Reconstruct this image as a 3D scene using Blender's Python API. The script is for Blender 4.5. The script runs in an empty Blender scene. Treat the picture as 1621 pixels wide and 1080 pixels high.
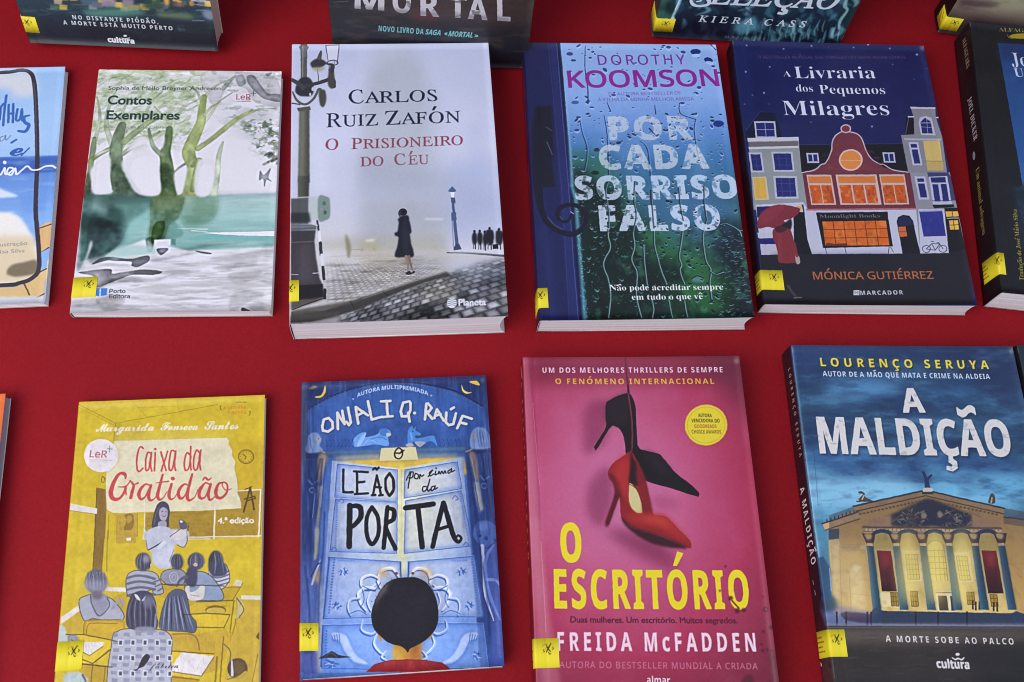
import bpy, bmesh, math, random, unicodedata, os
import numpy as np
from mathutils import Matrix, Vector

# ------------------------------------------------------------------ camera
sc = bpy.context.scene
COL = sc.collection
cam = bpy.data.cameras.new('camera'); cam_o = bpy.data.objects.new('camera', cam); COL.objects.link(cam_o)
sc.camera = cam_o
cam.sensor_width = 36.0; cam.lens = 36.0 * 1650 / 1621
cam.clip_start = .01; cam.clip_end = 50
CAM_H = .70
M3 = Matrix(((0.99632, -0.01596, -0.08427), (-0.01596, 0.93087, -0.36501), (0.08427, 0.36501, 0.92718)))
cam_o.matrix_world = Matrix.Translation((0, 0, CAM_H)) @ M3.to_4x4()

# ------------------------------------------------------------------ light
world = bpy.data.worlds.new('World'); sc.world = world; world.use_nodes = True
bg = world.node_tree.nodes['Background']
bg.inputs[0].default_value = (.70, .79, 1.0, 1); bg.inputs[1].default_value = .64
def area(name, loc, target, sx, sy, power, col):
    l = bpy.data.lights.new(name, 'AREA'); l.shape = 'RECTANGLE'; l.size = sx; l.size_y = sy
    l.energy = power; l.color = col
    o = bpy.data.objects.new(name, l); COL.objects.link(o); o.location = loc
    o.rotation_euler = (Vector(target) - Vector(loc)).to_track_quat('-Z', 'Y').to_euler()
    return o
area('stall_lamp', (-1.45, -.75, 1.95), (.0, .35, 0), 1.9, 1.9, 62, (1.0, .955, .93))
sc.view_settings.view_transform = 'Standard'; sc.view_settings.look = 'None'
sc.view_settings.gamma = 1; sc.view_settings.use_curve_mapping = False
sc.view_settings.exposure = 0.0
sc.cycles.filter_width = 1.05

# ------------------------------------------------------------------ helpers
def empty(name, loc=(0, 0, 0), rot=(0, 0, 0)):
    o = bpy.data.objects.new(name, None); COL.objects.link(o); o.location = loc; o.rotation_euler = rot
    o.empty_display_size = .02
    return o
def mesh_obj(name, verts, faces, mats, parent=None, uvs=None, fmat=None, smooth=True):
    me = bpy.data.meshes.new(name); me.from_pydata([tuple(map(float, v)) for v in verts], [], faces)
    for m in mats: me.materials.append(m)
    if uvs is not None:
        ul = me.uv_layers.new(name='UVMap')
        li = np.empty(len(me.loops), int); me.loops.foreach_get('vertex_index', li)
        ul.data.foreach_set('uv', np.asarray(uvs, np.float32)[li].ravel())
    if fmat is not None: me.polygons.foreach_set('material_index', np.asarray(fmat, np.int32))
    me.polygons.foreach_set('use_smooth', [smooth] * len(me.polygons))
    me.update()
    o = bpy.data.objects.new(name, me); COL.objects.link(o); o.parent = parent
    return o
def tag(o, label, cat, group=None, kind=None):
    o['label'] = label; o['category'] = cat
    if group: o['group'] = group
    if kind: o['kind'] = kind

# ------------------------------------------------------------------ a small 2D painter for printed covers (numpy, no files)
PXCM = 30.0
RES = PXCM * 100
def hom(src, dst):
    A = []; b = []
    for (x, y), (u, v) in zip(src, dst):
        A += [[x, y, 1, 0, 0, 0, -u * x, -u * y], [0, 0, 0, x, y, 1, -v * x, -v * y]]; b += [u, v]
    h = np.linalg.solve(np.array(A, float), np.array(b, float))
    return np.append(h, 1).reshape(3, 3)
def hx(s):
    return np.array([int(s[i:i + 2], 16) / 255 for i in (0, 2, 4)]) if isinstance(s, str) else np.array(s, float)
def pts(p):
    if isinstance(p, str):
        return np.array([[float(c) for c in q.split(',')] for q in p.split()])
    return np.array(p, float).reshape(-1, 2)
def spline(p, closed=False, n=6):
    P = pts(p); N = len(P)
    if N < 3: return P
    out = []; T = np.linspace(0, 1, n, endpoint=False)[:, None]
    for i in range(N if closed else N - 1):
        if closed: a, b, c, d = P[i - 1], P[i], P[(i + 1) % N], P[(i + 2) % N]
        else: a, b, c, d = P[max(i - 1, 0)], P[i], P[i + 1], P[min(i + 2, N - 1)]
        out.append(.5 * (2 * b + (c - a) * T + (2 * a - 5 * b + 4 * c - d) * T ** 2 + (3 * b - a - 3 * c + d) * T ** 3))
    if not closed: out.append(P[-1:])
    return np.concatenate(out)
def boxblur(a, r):
    if r < .3: return a
    for ax in (0, 1):
        for _ in range(2):
            n = a.shape[ax]; k = max(1, int(round(r)))
            pad = [(0, 0)] * a.ndim; pad[ax] = (k + 1, k)
            c = np.cumsum(np.pad(a, pad, mode='edge'), axis=ax)
            hi = np.take(c, range(2 * k + 1, 2 * k + 1 + n), axis=ax); lo = np.take(c, range(0, n), axis=ax)
            a = (hi - lo) / (2 * k + 1)
    return a
def vnoise(H, W, sx, sy, rng):
    gx, gy = int(W / sx) + 3, int(H / sy) + 3
    g = rng.random((gy, gx)); x = np.arange(W) / sx; y = np.arange(H) / sy
    xi, yi = x.astype(int), y.astype(int); fx, fy = x - xi, y - yi
    fx = fx * fx * (3 - 2 * fx); fy = (fy * fy * (3 - 2 * fy))[:, None]
    t = g[np.ix_(yi, xi)] * (1 - fx) + g[np.ix_(yi, xi + 1)] * fx
    b = g[np.ix_(yi + 1, xi)] * (1 - fx) + g[np.ix_(yi + 1, xi + 1)] * fx
    return t * (1 - fy) + b * fy
def raster(loops, W, H, SS=4):
    E = []
    for L in loops:
        L = np.asarray(L, float)
        if len(L) > 2: E.append(np.hstack([L, np.roll(L, -1, 0)]))
    if not E: return np.zeros((H, W))
    E = np.concatenate(E); E = E[np.abs(E[:, 1] - E[:, 3]) > 1e-9]
    s = np.where(E[:, 3] > E[:, 1], 1., -1.)
    F = np.where((s > 0)[:, None], E, E[:, [2, 3, 0, 1]])
    k0 = np.clip(np.ceil(F[:, 1] * SS - .5), 0, H * SS).astype(int); k1 = np.clip(np.ceil(F[:, 3] * SS - .5), 0, H * SS).astype(int)
    n = k1 - k0; idx = np.repeat(np.arange(len(F)), n)
    if len(idx) == 0: return np.zeros((H, W))
    k = np.arange(len(idx)) - np.repeat(np.cumsum(n) - n, n) + k0[idx]
    y = (k + .5) / SS; f = F[idx]
    x = np.clip(f[:, 0] + (y - f[:, 1]) / (f[:, 3] - f[:, 1]) * (f[:, 2] - f[:, 0]), 0, W)
    xi = np.minimum(x.astype(int), W - 1); fr = x - xi; row = k // SS
    acc = np.bincount(row * (W + 2) + xi, s[idx] * (1 - fr), H * (W + 2)) + np.bincount(row * (W + 2) + xi + 1, s[idx] * fr, H * (W + 2))
    return np.clip(np.abs(np.cumsum(acc.reshape(H, W + 2), 1)[:, :W]) / SS, 0, 1)

FDIR = os.path.join(bpy.utils.resource_path('LOCAL'), 'datafiles', 'fonts')
_font = {}
def font(n):
    if n not in _font:
        f = None
        try:
            f = bpy.data.fonts.load(os.path.join(FDIR, n)) if n else None
        except Exception:
            f = None
        _font[n] = f
    return _font[n]
_INTER, _MATH = 'Inter.woff2', 'NotoSansMath-Regular.woff2'
FACES = {'sans': (_INTER, None), 'hum': ('', None),
         'serifb': (_MATH, (0x1D400, 0x1D41A)), 'serifi': (_MATH, (0x1D434, 0x1D44E)),
         'script': (_MATH, (0x1D4D0, 0x1D4EA)), 'sansb': (_MATH, (0x1D5D4, 0x1D5EE)), 'sansm': (_MATH, (0x1D5A0, 0x1D5BA)),
         'sansbi': (_MATH, (0x1D63C, 0x1D656))}
def _loops(body, fn):
    c = bpy.data.curves.new('glyph', 'FONT'); c.body = body; c.fill_mode = 'NONE'; c.resolution_u = 5
    if font(fn): c.font = font(fn)
    o = bpy.data.objects.new('glyph', c); COL.objects.link(o)
    dg = bpy.context.evaluated_depsgraph_get(); ev = o.evaluated_get(dg); me = ev.to_mesh()
    co = np.array([v.co[:2] for v in me.vertices]).reshape(-1, 2); nx = {}
    for e in me.edges: nx.setdefault(e.vertices[0], []).append(e.vertices[1]); nx.setdefault(e.vertices[1], []).append(e.vertices[0])
    out = []; seen = set()
    for v in range(len(co)):
        if v in seen or v not in nx: continue
        L = [v]; seen.add(v)
        while True:
            q = sorted(w for w in nx[L[-1]] if w not in seen)
            if not q: break
            q0 = q[0]; L.append(q0); seen.add(q0)
        out.append(co[L])
    ev.to_mesh_clear(); bpy.data.objects.remove(o); bpy.data.curves.remove(c)
    return out
_gc = {}
def glyph(ch, face):
    fn, mp = FACES[face]
    if (ch, face) in _gc: return _gc[ch, face]
    mark = ''
    b = ch
    if mp:
        d = unicodedata.normalize('NFD', ch); b = d[0]; mark = d[1:]
        if 'A' <= b <= 'Z': b = chr(mp[0] + ord(b) - 65)
        elif 'a' <= b <= 'z':
            b = chr(mp[1] + ord(b) - 97)
            if ord(b) == 0x1D455: b = chr(0x210E)
    wid = lambda s: (lambda a: a[:, 0].max() - a[:, 0].min())(np.concatenate(_loops(s, fn)))
    H = 'H' if not mp else chr(mp[0] + 7)
    adv = wid(H + b + H) - wid(H + H)
    L = _loops(b, fn) if ch != ' ' else []
    if L and mark:
        a = np.concatenate(L); x0, x1, y0, y1 = a[:, 0].min(), a[:, 0].max(), a[:, 1].min(), a[:, 1].max(); cx = (x0 + x1) / 2; k = .055 if 'b' in face else .035
        g = y1 + .06
        if mark == '\u0301': L = L + [np.array([[cx - .05, g], [cx + .06, g + .17], [cx + .06 + k * 2.2, g + .15], [cx + .02, g]])]
        elif mark == '\u0302': L = L + [np.array([[cx - .14, g], [cx - k / 2, g + .15], [cx + k / 2, g + .15], [cx + .14, g], [cx + .07, g], [cx, g + .08], [cx - .07, g]])]
        elif mark == '\u0303':
            t = np.linspace(-.17, .17, 14); w = .035 * np.sin(t / .17 * math.pi); L = L + [np.concatenate([np.stack([cx + t, g + .05 + w + k], 1), np.stack([cx + t, g + .05 + w - k * .6], 1)[::-1]])]
        elif mark == '\u0327': L = L + [np.array([[cx - .02, .0], [cx + .04, -.0], [cx + .03, -.05], [cx + .1, -.09], [cx + .09, -.17], [cx, -.21], [cx - .1, -.19], [cx - .09, -.15], [cx, -.165], [cx + .03, -.13], [cx - .04, -.09]])]
    _gc[ch, face] = (L, adv)
    return _gc[ch, face]
def layout(s, face, sp=0., unslant=0.):
    x = 0; out = []
    for ch in s:
        L, adv = glyph(ch, face)
        for l in L:
            q = l.copy(); q[:, 0] += x + (unslant - (.2 if unslant and ch in 'AÁ' else 0)) * q[:, 1] + (.07 if unslant and ch in 'AÁ' else 0); out.append(q)
        x += adv + sp
    cap = np.concatenate(glyph('H', face)[0])[:, 1].max()
    return out, cap

class Art:
    """One printed sheet: spine (left, width t) + front (width w); coordinates come from a sketch frame whose front-cover corners are `quad`."""
    def __init__(s, w, h, t, quad, base='808080', spine=None, squad=None, seed=1):
        s.t = t; s.w = w; s.h = h; k = RES
        s.W = int(round((w + t) * k)); s.H = int(round(h * k)); s.ox = t * k
        s.img = np.ones((s.H, s.W, 3)) * hx(base)
        if spine is not None: s.img[:, :int(s.ox)] = hx(spine)
        s.rng = np.random.default_rng(seed); s.nc = {}
        s.front_h = hom(quad, [(s.ox, 0), (s.ox + w * k, 0), (s.ox + w * k, h * k), (s.ox, h * k)])
        s.spine_h = hom(squad, [(0, 0), (s.ox, 0), (s.ox, h * k), (0, h * k)]) if squad else None
        s.Hm = s.front_h; s.fr = (0, 0, 1)
        s.X, s.Y = np.meshgrid(np.arange(s.W) + .5, np.arange(s.H) + .5)
    def z(s, ox, oy, k): s.fr = (ox, oy, k); return s
    def front(s): s.Hm = s.front_h; return s
    def grid(s):                                                  # sketch coordinates of every pixel, in the current frame
        q = np.stack([s.X.ravel(), s.Y.ravel(), np.ones(s.X.size)], 1) @ np.linalg.inv(s.Hm).T; q = q[:, :2] / q[:, 2:]
        return ((q[:, 0] - s.fr[0]) * s.fr[2]).reshape(s.H, s.W), ((q[:, 1] - s.fr[1]) * s.fr[2]).reshape(s.H, s.W)
    def spine(s): s.Hm = s.spine_h; return s
    def m(s, p):
        p = pts(p); q = np.c_[p[:, 0] / s.fr[2] + s.fr[0], p[:, 1] / s.fr[2] + s.fr[1], np.ones(len(p))] @ s.Hm.T
        return q[:, :2] / q[:, 2:]
    def sc(s, p):      # local scale, sketch unit -> pixel
        p = pts(p)[0]; a = s.m([p, p + [4, 0], p + [0, 4]]); return (np.hypot(*(a[1] - a[0])) + np.hypot(*(a[2] - a[0]))) / 8
    def noise(s, sx, sy=None, oct=3):
        sy = sy or sx; key = (round(sx), round(sy), oct)
        if key not in s.nc:                                       # one larger field per scale, cropped at a random place each time
            o = 0; a = 1; tot = 0; H, W = s.H + 160, s.W + 160
            for i in range(oct):
                o = o + a * vnoise(H, W, max(sx / 2 ** i, 1.2), max(sy / 2 ** i, 1.2), s.rng); tot += a; a *= .55
            s.nc[key] = o / tot
        i, j = s.rng.integers(160), s.rng.integers(160)
        return s.nc[key][i:i + s.H, j:j + s.W]
    def put(s, mask, col, a=1., mode='n'):
        ry = np.flatnonzero(mask.any(1)); rx = np.flatnonzero(mask.any(0))
        if len(ry) == 0: return
        w = np.s_[ry[0]:ry[-1] + 1, rx[0]:rx[-1] + 1]
        mk = (mask[w] * a)[..., None]; c = col[w] if isinstance(col, np.ndarray) and col.ndim == 3 else hx(col); g = s.img[w]
        if mode == 'm': s.img[w] = g * (1 - mk + mk * c)           # multiply, like ink over ink
        elif mode == 's': s.img[w] = 1 - (1 - g) * (1 - mk * c)
        else: s.img[w] = g * (1 - mk) + mk * c
    def pmask(s, p, smooth=False, blur=0):
        loops = p if isinstance(p, list) and p and isinstance(p[0], (str, np.ndarray, list)) and not np.isscalar(p[0]) else [p]
        L = [s.m(spline(q, True) if smooth else pts(q)) for q in loops]
        return s.window(L, blur)
    def window(s, L, blur=0, SS=4):                               # rasterise and soften only around the shape
        A = np.concatenate(L); e = 3 * blur + 4; out = np.zeros((s.H, s.W))
        x0, y0 = np.maximum(np.floor(A.min(0) - e), 0).astype(int); x1, y1 = np.minimum(np.ceil(A.max(0) + e), (s.W, s.H)).astype(int)
        if x1 <= x0 or y1 <= y0: return out
        mk = raster([l - (x0, y0) for l in L], x1 - x0, y1 - y0, SS)
        out[y0:y1, x0:x1] = boxblur(mk, blur) if blur else mk
        return out
    def soft(s, mk, r):
        ry = np.flatnonzero(mk.any(1)); rx = np.flatnonzero(mk.any(0)); out = np.zeros_like(mk)
        if len(ry) == 0: return out
        e = int(3 * r + 3); w = np.s_[max(ry[0] - e, 0):ry[-1] + e + 1, max(rx[0] - e, 0):rx[-1] + e + 1]
        out[w] = boxblur(mk[w], r); return out
    def poly(s, p, col, a=1., smooth=False, blur=0, mode='n', tex=None, grad=None):
        mk = s.pmask(p, smooth, blur)
        if tex is not None: mk = mk * tex
        if grad is not None:                                      # (point0, point1, colour1): col at point0 to colour1 at point1
            a0, a1 = s.m([grad[0], grad[1]]); d = a1 - a0; t = np.clip(((s.X - a0[0]) * d[0] + (s.Y - a0[1]) * d[1]) / (d @ d), 0, 1)[..., None]
            col = hx(col) * (1 - t) + hx(grad[2]) * t
        s.put(mk, col, a, mode)
    def lmask(s, p, w, smooth=True, closed=False):
        P0 = pts(p); k = s.sc(P0[:1]); ws = np.atleast_1d(np.array(w, float)) * k
        P = spline(P0, closed) if smooth and len(P0) > 2 else (np.vstack([P0, P0[:1]]) if closed else P0)
        wv = np.interp(np.linspace(0, 1, len(P)), np.linspace(0, 1, len(ws)), ws) if len(ws) > 1 else np.full(len(P), ws[0])
        Q = s.m(P); mk = np.zeros((s.H, s.W))
        s._seg(mk, Q, wv); return mk
    def _seg(s, mk, Q, wv):
        for i in range(len(Q) - 1):
            a, b = Q[i], Q[i + 1]; r = max(wv[i], wv[i + 1]) / 2 + 1.2
            x0, x1 = int(max(min(a[0], b[0]) - r, 0)), int(min(max(a[0], b[0]) + r + 1, s.W)); y0, y1 = int(max(min(a[1], b[1]) - r, 0)), int(min(max(a[1], b[1]) + r + 1, s.H))
            if x1 <= x0 or y1 <= y0: continue
            X = np.arange(x0, x1) + .5 - a[0]; Y = (np.arange(y0, y1) + .5 - a[1])[:, None]; d = b - a; dd = d @ d
            t = np.clip((X * d[0] + Y * d[1]) / dd, 0, 1) if dd > 1e-9 else np.zeros((y1 - y0, x1 - x0))
            ww = wv[i] + (wv[i + 1] - wv[i]) * t
            v = np.clip(ww / 2 - np.hypot(X - t * d[0], Y - t * d[1]) + .5, 0, 1) * np.minimum(1, ww)
            mk[y0:y1, x0:x1] = np.maximum(mk[y0:y1, x0:x1], v)
    def line(s, p, w, col, a=1., smooth=True, closed=False, blur=0, mode='n', tex=None):
        mk = s.lmask(p, w, smooth, closed)
        if blur: mk = s.soft(mk, blur)
        if tex is not None: mk = mk * tex
        s.put(mk, col, a, mode)
    def lines(s, L, w, col, a=1., smooth=True, blur=0, mode='n'):
        mk = np.zeros((s.H, s.W))
        for p in L: mk = np.maximum(mk, s.lmask(p, w, smooth))
        if blur: mk = s.soft(mk, blur)
        s.put(mk, col, a, mode)
    def ell(s, cx, cy, rx, ry, col, a=1., rot=0, blur=0, mode='n', tex=None, n=28):
        t = np.linspace(0, 2 * math.pi, n, endpoint=False); c, q = math.cos(math.radians(rot)), math.sin(math.radians(rot))
        x, y = rx * np.cos(t), ry * np.sin(t); s.poly(np.stack([cx + x * c - y * q, cy + x * q + y * c], 1), col, a, False, blur, mode, tex)
    def ring(s, cx, cy, rx, ry, w, col, a=1.):
        t = np.linspace(0, 2 * math.pi, 29); s.line(np.stack([cx + rx * np.cos(t), cy + ry * np.sin(t)], 1), w, col, a, smooth=False)
    def tmask(s, txt, p0, p1, cap, face='sans', sp=0., wt=0., unslant=0., up=None, arc=None, px=None):
        loops, ch = layout(txt, face, sp, unslant)
        A = np.concatenate(loops); x0, x1 = A[:, 0].min(), A[:, 0].max()
        a, b = s.m([p0, p1]); d = b - a; n = np.array([d[1], -d[0]]); n = n / np.hypot(*n) * cap * s.sc([p0])
        if up is not None: n = up_px = (s.m([p0, (p0[0] + up[0], p0[1] + up[1])])[1] - a); n = n / np.hypot(*n) * cap * s.sc([p0])
        if px: n = n / np.hypot(*n) * px
        Q = []
        for l in loops:
            u = (l[:, :1] - x0) / (x1 - x0); v = l[:, 1:] / ch
            if arc: v = v + arc * (1 - (2 * u - 1) ** 2)
            Q.append(a + u * d + v * n)
        mk = s.window(Q, 0, 5)
        if wt:
            k = wt * s.sc([p0]); o = np.zeros_like(mk)
            for q in Q: s._seg(o, np.vstack([q, q[:1]]), np.full(len(q) + 1, abs(k)))
            mk = np.maximum(mk, o) if wt > 0 else np.clip(mk - o, 0, 1)
        return mk
    def text(s, txt, p0, p1, cap, col, face='sans', a=1., blur=0, tex=None, shadow=None, **k):
        mk = s.tmask(txt, p0, p1, cap, face, **k)
        if blur: mk = s.soft(mk, blur)
        if shadow: s.put(np.roll(s.soft(mk, shadow[2]), (shadow[1], shadow[0]), (0, 1)), shadow[3], shadow[4])
        if tex is not None: mk = mk * tex
        s.put(mk, col, a)
    def bgrad(s, stops, axis='y', a=1., mask=None):               # stops: (fraction of the front, colour)
        t = (s.Y / s.H) if axis == 'y' else (s.X - s.ox) / (s.W - s.ox)
        f = [q[0] for q in stops]; c = np.stack([np.interp(t, f, [hx(q[1])[i] for q in stops]) for i in range(3)], -1)
        s.put(np.ones((s.H, s.W)) if mask is None else mask, c, a)
    def scatter(s, n, poly_or_box, fn):
        P = pts(poly_or_box); (x0, y0), (x1, y1) = P.min(0), P.max(0); i = 0
        while i < n:
            x, y = x0 + (x1 - x0) * s.rng.random(), y0 + (y1 - y0) * s.rng.random(); fn(x, y, s.rng); i += 1
    def wobble(s, amp=.42, sc=7):                                  # soft print and hand edges: nudge every pixel by a smooth random offset
        dx = (vnoise(s.H, s.W, sc, sc, s.rng) - .5) * 2 * amp; dy = (vnoise(s.H, s.W, sc, sc, s.rng) - .5) * 2 * amp
        x = np.clip(s.X - .5 + dx, 0, s.W - 1.001); y = np.clip(s.Y - .5 + dy, 0, s.H - 1.001); xi, yi = x.astype(int), y.astype(int); fx, fy = (x - xi)[..., None], (y - yi)[..., None]
        g = s.img; s.img = (g[yi, xi] * (1 - fx) + g[yi, xi + 1] * fx) * (1 - fy) + (g[yi + 1, xi] * (1 - fx) + g[yi + 1, xi + 1] * fx) * fy
    def brush(s, amt=.1, sc=9, where=None):                       # uneven pigment inside painted areas
        n = (s.noise(sc, sc, 3) - .5) + .7 * (s.noise(sc * 4, sc * 4, 2) - .5); s.img = np.clip(s.img * (1 + amt * 2 * n * (1 if where is None else where))[..., None], 0, 1)
    def crisp(s, amt=.35, r=1.5):                                 # printed halftone keeps edges a little harder than the wet paint
        s.img = np.clip(s.img + amt * (s.img - np.stack([boxblur(s.img[..., i], r) for i in range(3)], -1)), 0, 1)
    def grain(s, amt=.012):
        g = s.rng.normal(0, 1, (s.H, s.W)); g = boxblur(g, 1) * 1.6
        s.img = np.clip(s.img + (g * amt)[..., None] + ((s.noise(60, 60, 2) - .5) * amt * 2)[..., None], 0, 1)
    def image(s, name):
        im = bpy.data.images.new(name, s.W, s.H, alpha=False); im.colorspace_settings.name = 'sRGB'
        buf = np.ones((s.H, s.W, 4), np.float32); buf[..., :3] = np.clip((s.img - .022) / .978, 0, 1)[::-1]
        im.pixels.foreach_set(buf.ravel()); im.update(); im.pack()
        return im
# ------------------------------------------------------------------ materials
def nt(name):
    m = bpy.data.materials.new(name); m.use_nodes = True
    return m, m.node_tree.nodes, m.node_tree.links, m.node_tree.nodes['Principled BSDF']
def print_mat(name, im, rough=.42, spec=.3, coat=.0, bump=.06):
    m, N, L, P = nt(name)
    tx = N.new('ShaderNodeTexImage'); tx.image = im; tx.extension = 'EXTEND'; tx.interpolation = 'Linear'
    uv = N.new('ShaderNodeUVMap'); uv.uv_map = 'UVMap'; L.new(uv.outputs[0], tx.inputs[0]); L.new(tx.outputs[0], P.inputs['Base Color'])
    P.inputs['Specular IOR Level'].default_value = spec; P.inputs['Coat Weight'].default_value = coat; P.inputs['Coat Roughness'].default_value = .25
    tc = N.new('ShaderNodeTexCoord'); n = N.new('ShaderNodeTexNoise'); n.inputs['Scale'].default_value = 45; n.inputs['Detail'].default_value = 4
    L.new(tc.outputs['Object'], n.inputs['Vector'])
    mr = N.new('ShaderNodeMapRange'); mr.inputs[3].default_value = rough - .07; mr.inputs[4].default_value = rough + .09
    L.new(n.outputs[0], mr.inputs[0]); L.new(mr.outputs[0], P.inputs['Roughness'])
    n2 = N.new('ShaderNodeTexNoise'); n2.inputs['Scale'].default_value = 700; n2.inputs['Detail'].default_value = 2
    L.new(tc.outputs['Object'], n2.inputs['Vector'])
    b = N.new('ShaderNodeBump'); b.inputs['Strength'].default_value = bump; b.inputs['Distance'].default_value = .001
    L.new(n2.outputs[0], b.inputs['Height']); L.new(b.outputs[0], P.inputs['Normal'])
    return m
def plain_mat(name, col, rough=.6, spec=.3):
    m, N, L, P = nt(name)
    tc = N.new('ShaderNodeTexCoord'); n = N.new('ShaderNodeTexNoise'); n.inputs['Scale'].default_value = 60; n.inputs['Detail'].default_value = 4
    L.new(tc.outputs['Object'], n.inputs['Vector'])
    mx = N.new('ShaderNodeMix'); mx.data_type = 'RGBA'; mx.inputs[6].default_value = (*[c * .9 for c in col], 1); mx.inputs[7].default_value = (*[min(1, c * 1.08) for c in col], 1)
    L.new(n.outputs[0], mx.inputs[0]); L.new(mx.outputs[2], P.inputs['Base Color'])
    P.inputs['Roughness'].default_value = rough; P.inputs['Specular IOR Level'].default_value = spec
    return m
def page_mat(name, col, fresh=1.0):
    m, N, L, P = nt(name)
    tc = N.new('ShaderNodeTexCoord'); mp = N.new('ShaderNodeMapping'); mp.inputs['Scale'].default_value = (9, 9, 2600)
    L.new(tc.outputs['Object'], mp.inputs[0])
    n = N.new('ShaderNodeTexNoise'); n.inputs['Scale'].default_value = 1.0; n.inputs['Detail'].default_value = 5; n.inputs['Roughness'].default_value = .7
    L.new(mp.outputs[0], n.inputs['Vector'])
    r = N.new('ShaderNodeValToRGB'); r.color_ramp.elements[0].position = .30; r.color_ramp.elements[1].position = .62
    r.color_ramp.elements[0].color = (*[c * .78 for c in col], 1); r.color_ramp.elements[1].color = (*col, 1)
    L.new(n.outputs[0], r.inputs[0]); L.new(r.outputs[0], P.inputs['Base Color'])
    P.inputs['Roughness'].default_value = .85; P.inputs['Specular IOR Level'].default_value = .15
    b = N.new('ShaderNodeBump'); b.inputs['Strength'].default_value = .35; b.inputs['Distance'].default_value = .0006
    L.new(n.outputs[0], b.inputs['Height']); L.new(b.outputs[0], P.inputs['Normal'])
    return m
PAGES_W = page_mat('page_edges_white', (.93, .91, .92)); PAGES_C = page_mat('page_edges_cream', (.66, .56, .44))
PAGES_G = page_mat('page_edges_grey', (.42, .38, .42))
INNER = plain_mat('cover_board', (.72, .70, .68))

def cloth_mat():
    m, N, L, P = nt('red_cloth')
    tc = N.new('ShaderNodeTexCoord')
    n = N.new('ShaderNodeTexNoise'); n.inputs['Scale'].default_value = 7; n.inputs['Detail'].default_value = 7; n.inputs['Roughness'].default_value = .6
    n2 = N.new('ShaderNodeTexNoise'); n2.inputs['Scale'].default_value = 620; n2.inputs['Detail'].default_value = 3
    for q in (n, n2): L.new(tc.outputs['Object'], q.inputs['Vector'])
    mx = N.new('ShaderNodeMix'); mx.data_type = 'RGBA'; mx.inputs[6].default_value = (.290, .0076, .0135, 1); mx.inputs[7].default_value = (.375, .0102, .019, 1)
    L.new(n.outputs[0], mx.inputs[0])
    n3 = N.new('ShaderNodeTexNoise'); n3.inputs['Scale'].default_value = 2.2; n3.inputs['Detail'].default_value = 3; L.new(tc.outputs['Object'], n3.inputs['Vector'])
    m3 = N.new('ShaderNodeMix'); m3.data_type = 'RGBA'; m3.blend_type = 'MULTIPLY'; m3.inputs[0].default_value = 1
    r3 = N.new('ShaderNodeMapRange'); r3.inputs[1].default_value = .3; r3.inputs[2].default_value = .7; r3.inputs[3].default_value = .84; r3.inputs[4].default_value = 1.08
    L.new(n3.outputs[0], r3.inputs[0]); L.new(mx.outputs[2], m3.inputs[6]); L.new(r3.outputs[0], m3.inputs[7])
    m2 = N.new('ShaderNodeMix'); m2.data_type = 'RGBA'; m2.blend_type = 'MULTIPLY'; m2.inputs[0].default_value = .38
    L.new(m3.outputs[2], m2.inputs[6]); L.new(n2.outputs[0], m2.inputs[7]); L.new(m2.outputs[2], P.inputs['Base Color'])
    P.inputs['Roughness'].default_value = .66; P.inputs['Specular IOR Level'].default_value = .10
    a = N.new('ShaderNodeMath'); a.operation = 'MULTIPLY_ADD'; a.inputs[1].default_value = .12
    L.new(n2.outputs[0], a.inputs[0]); L.new(n.outputs[0], a.inputs[2])
    b = N.new('ShaderNodeBump'); b.inputs['Strength'].default_value = .22; b.inputs['Distance'].default_value = .004
    L.new(a.outputs[0], b.inputs['Height']); L.new(b.outputs[0], P.inputs['Normal'])
    return m
CLOTH = cloth_mat()

# ------------------------------------------------------------------ the red cloth-covered table and the step behind the standing books
def table():
    rng = np.random.default_rng(5); nx, ny = 90, 70; xs = np.linspace(-1.5, 1.7, nx); ys = np.linspace(-.75, 1.05, ny); V = []; F = []
    for j, y in enumerate(ys):
        for i, x in enumerate(xs): V.append((x, y, -.0006 + .0004 * math.sin(7 * x + 3 * y) * math.sin(5 * y - 2 * x)))
    for j in range(ny - 1):
        for i in range(nx - 1): a = j * nx + i; F.append((a, a + 1, a + nx + 1, a + nx))
    rim = [i for i in range(nx)] + [j * nx + nx - 1 for j in range(1, ny)] + [(ny - 1) * nx + i for i in range(nx - 2, -1, -1)] + [j * nx for j in range(ny - 2, 0, -1)]
    k0 = len(V)
    for q in rim: V.append((V[q][0] * 1.01, V[q][1] * 1.01, -.73))
    for q in range(len(rim)): r = (q + 1) % len(rim); F.append((rim[q], k0 + q, k0 + r, rim[r]))
    o = mesh_obj('table', V, F, [CLOTH]); o['kind'] = 'structure'
def riser():
    bm = bmesh.new(); bmesh.ops.create_cube(bm, size=1)
    for v in bm.verts: v.co = (v.co.x * 1.9 + .05, v.co.y * .3 + .8435, v.co.z * .2 + .1)
    bmesh.ops.bevel(bm, geom=bm.edges[:], offset=.006, segments=3, affect='EDGES')
    me = bpy.data.meshes.new('display_step'); bm.to_mesh(me); bm.free(); me.materials.append(CLOTH)
    o = bpy.data.objects.new('display_step', me); COL.objects.link(o); o['kind'] = 'structure'
table(); riser()

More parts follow.
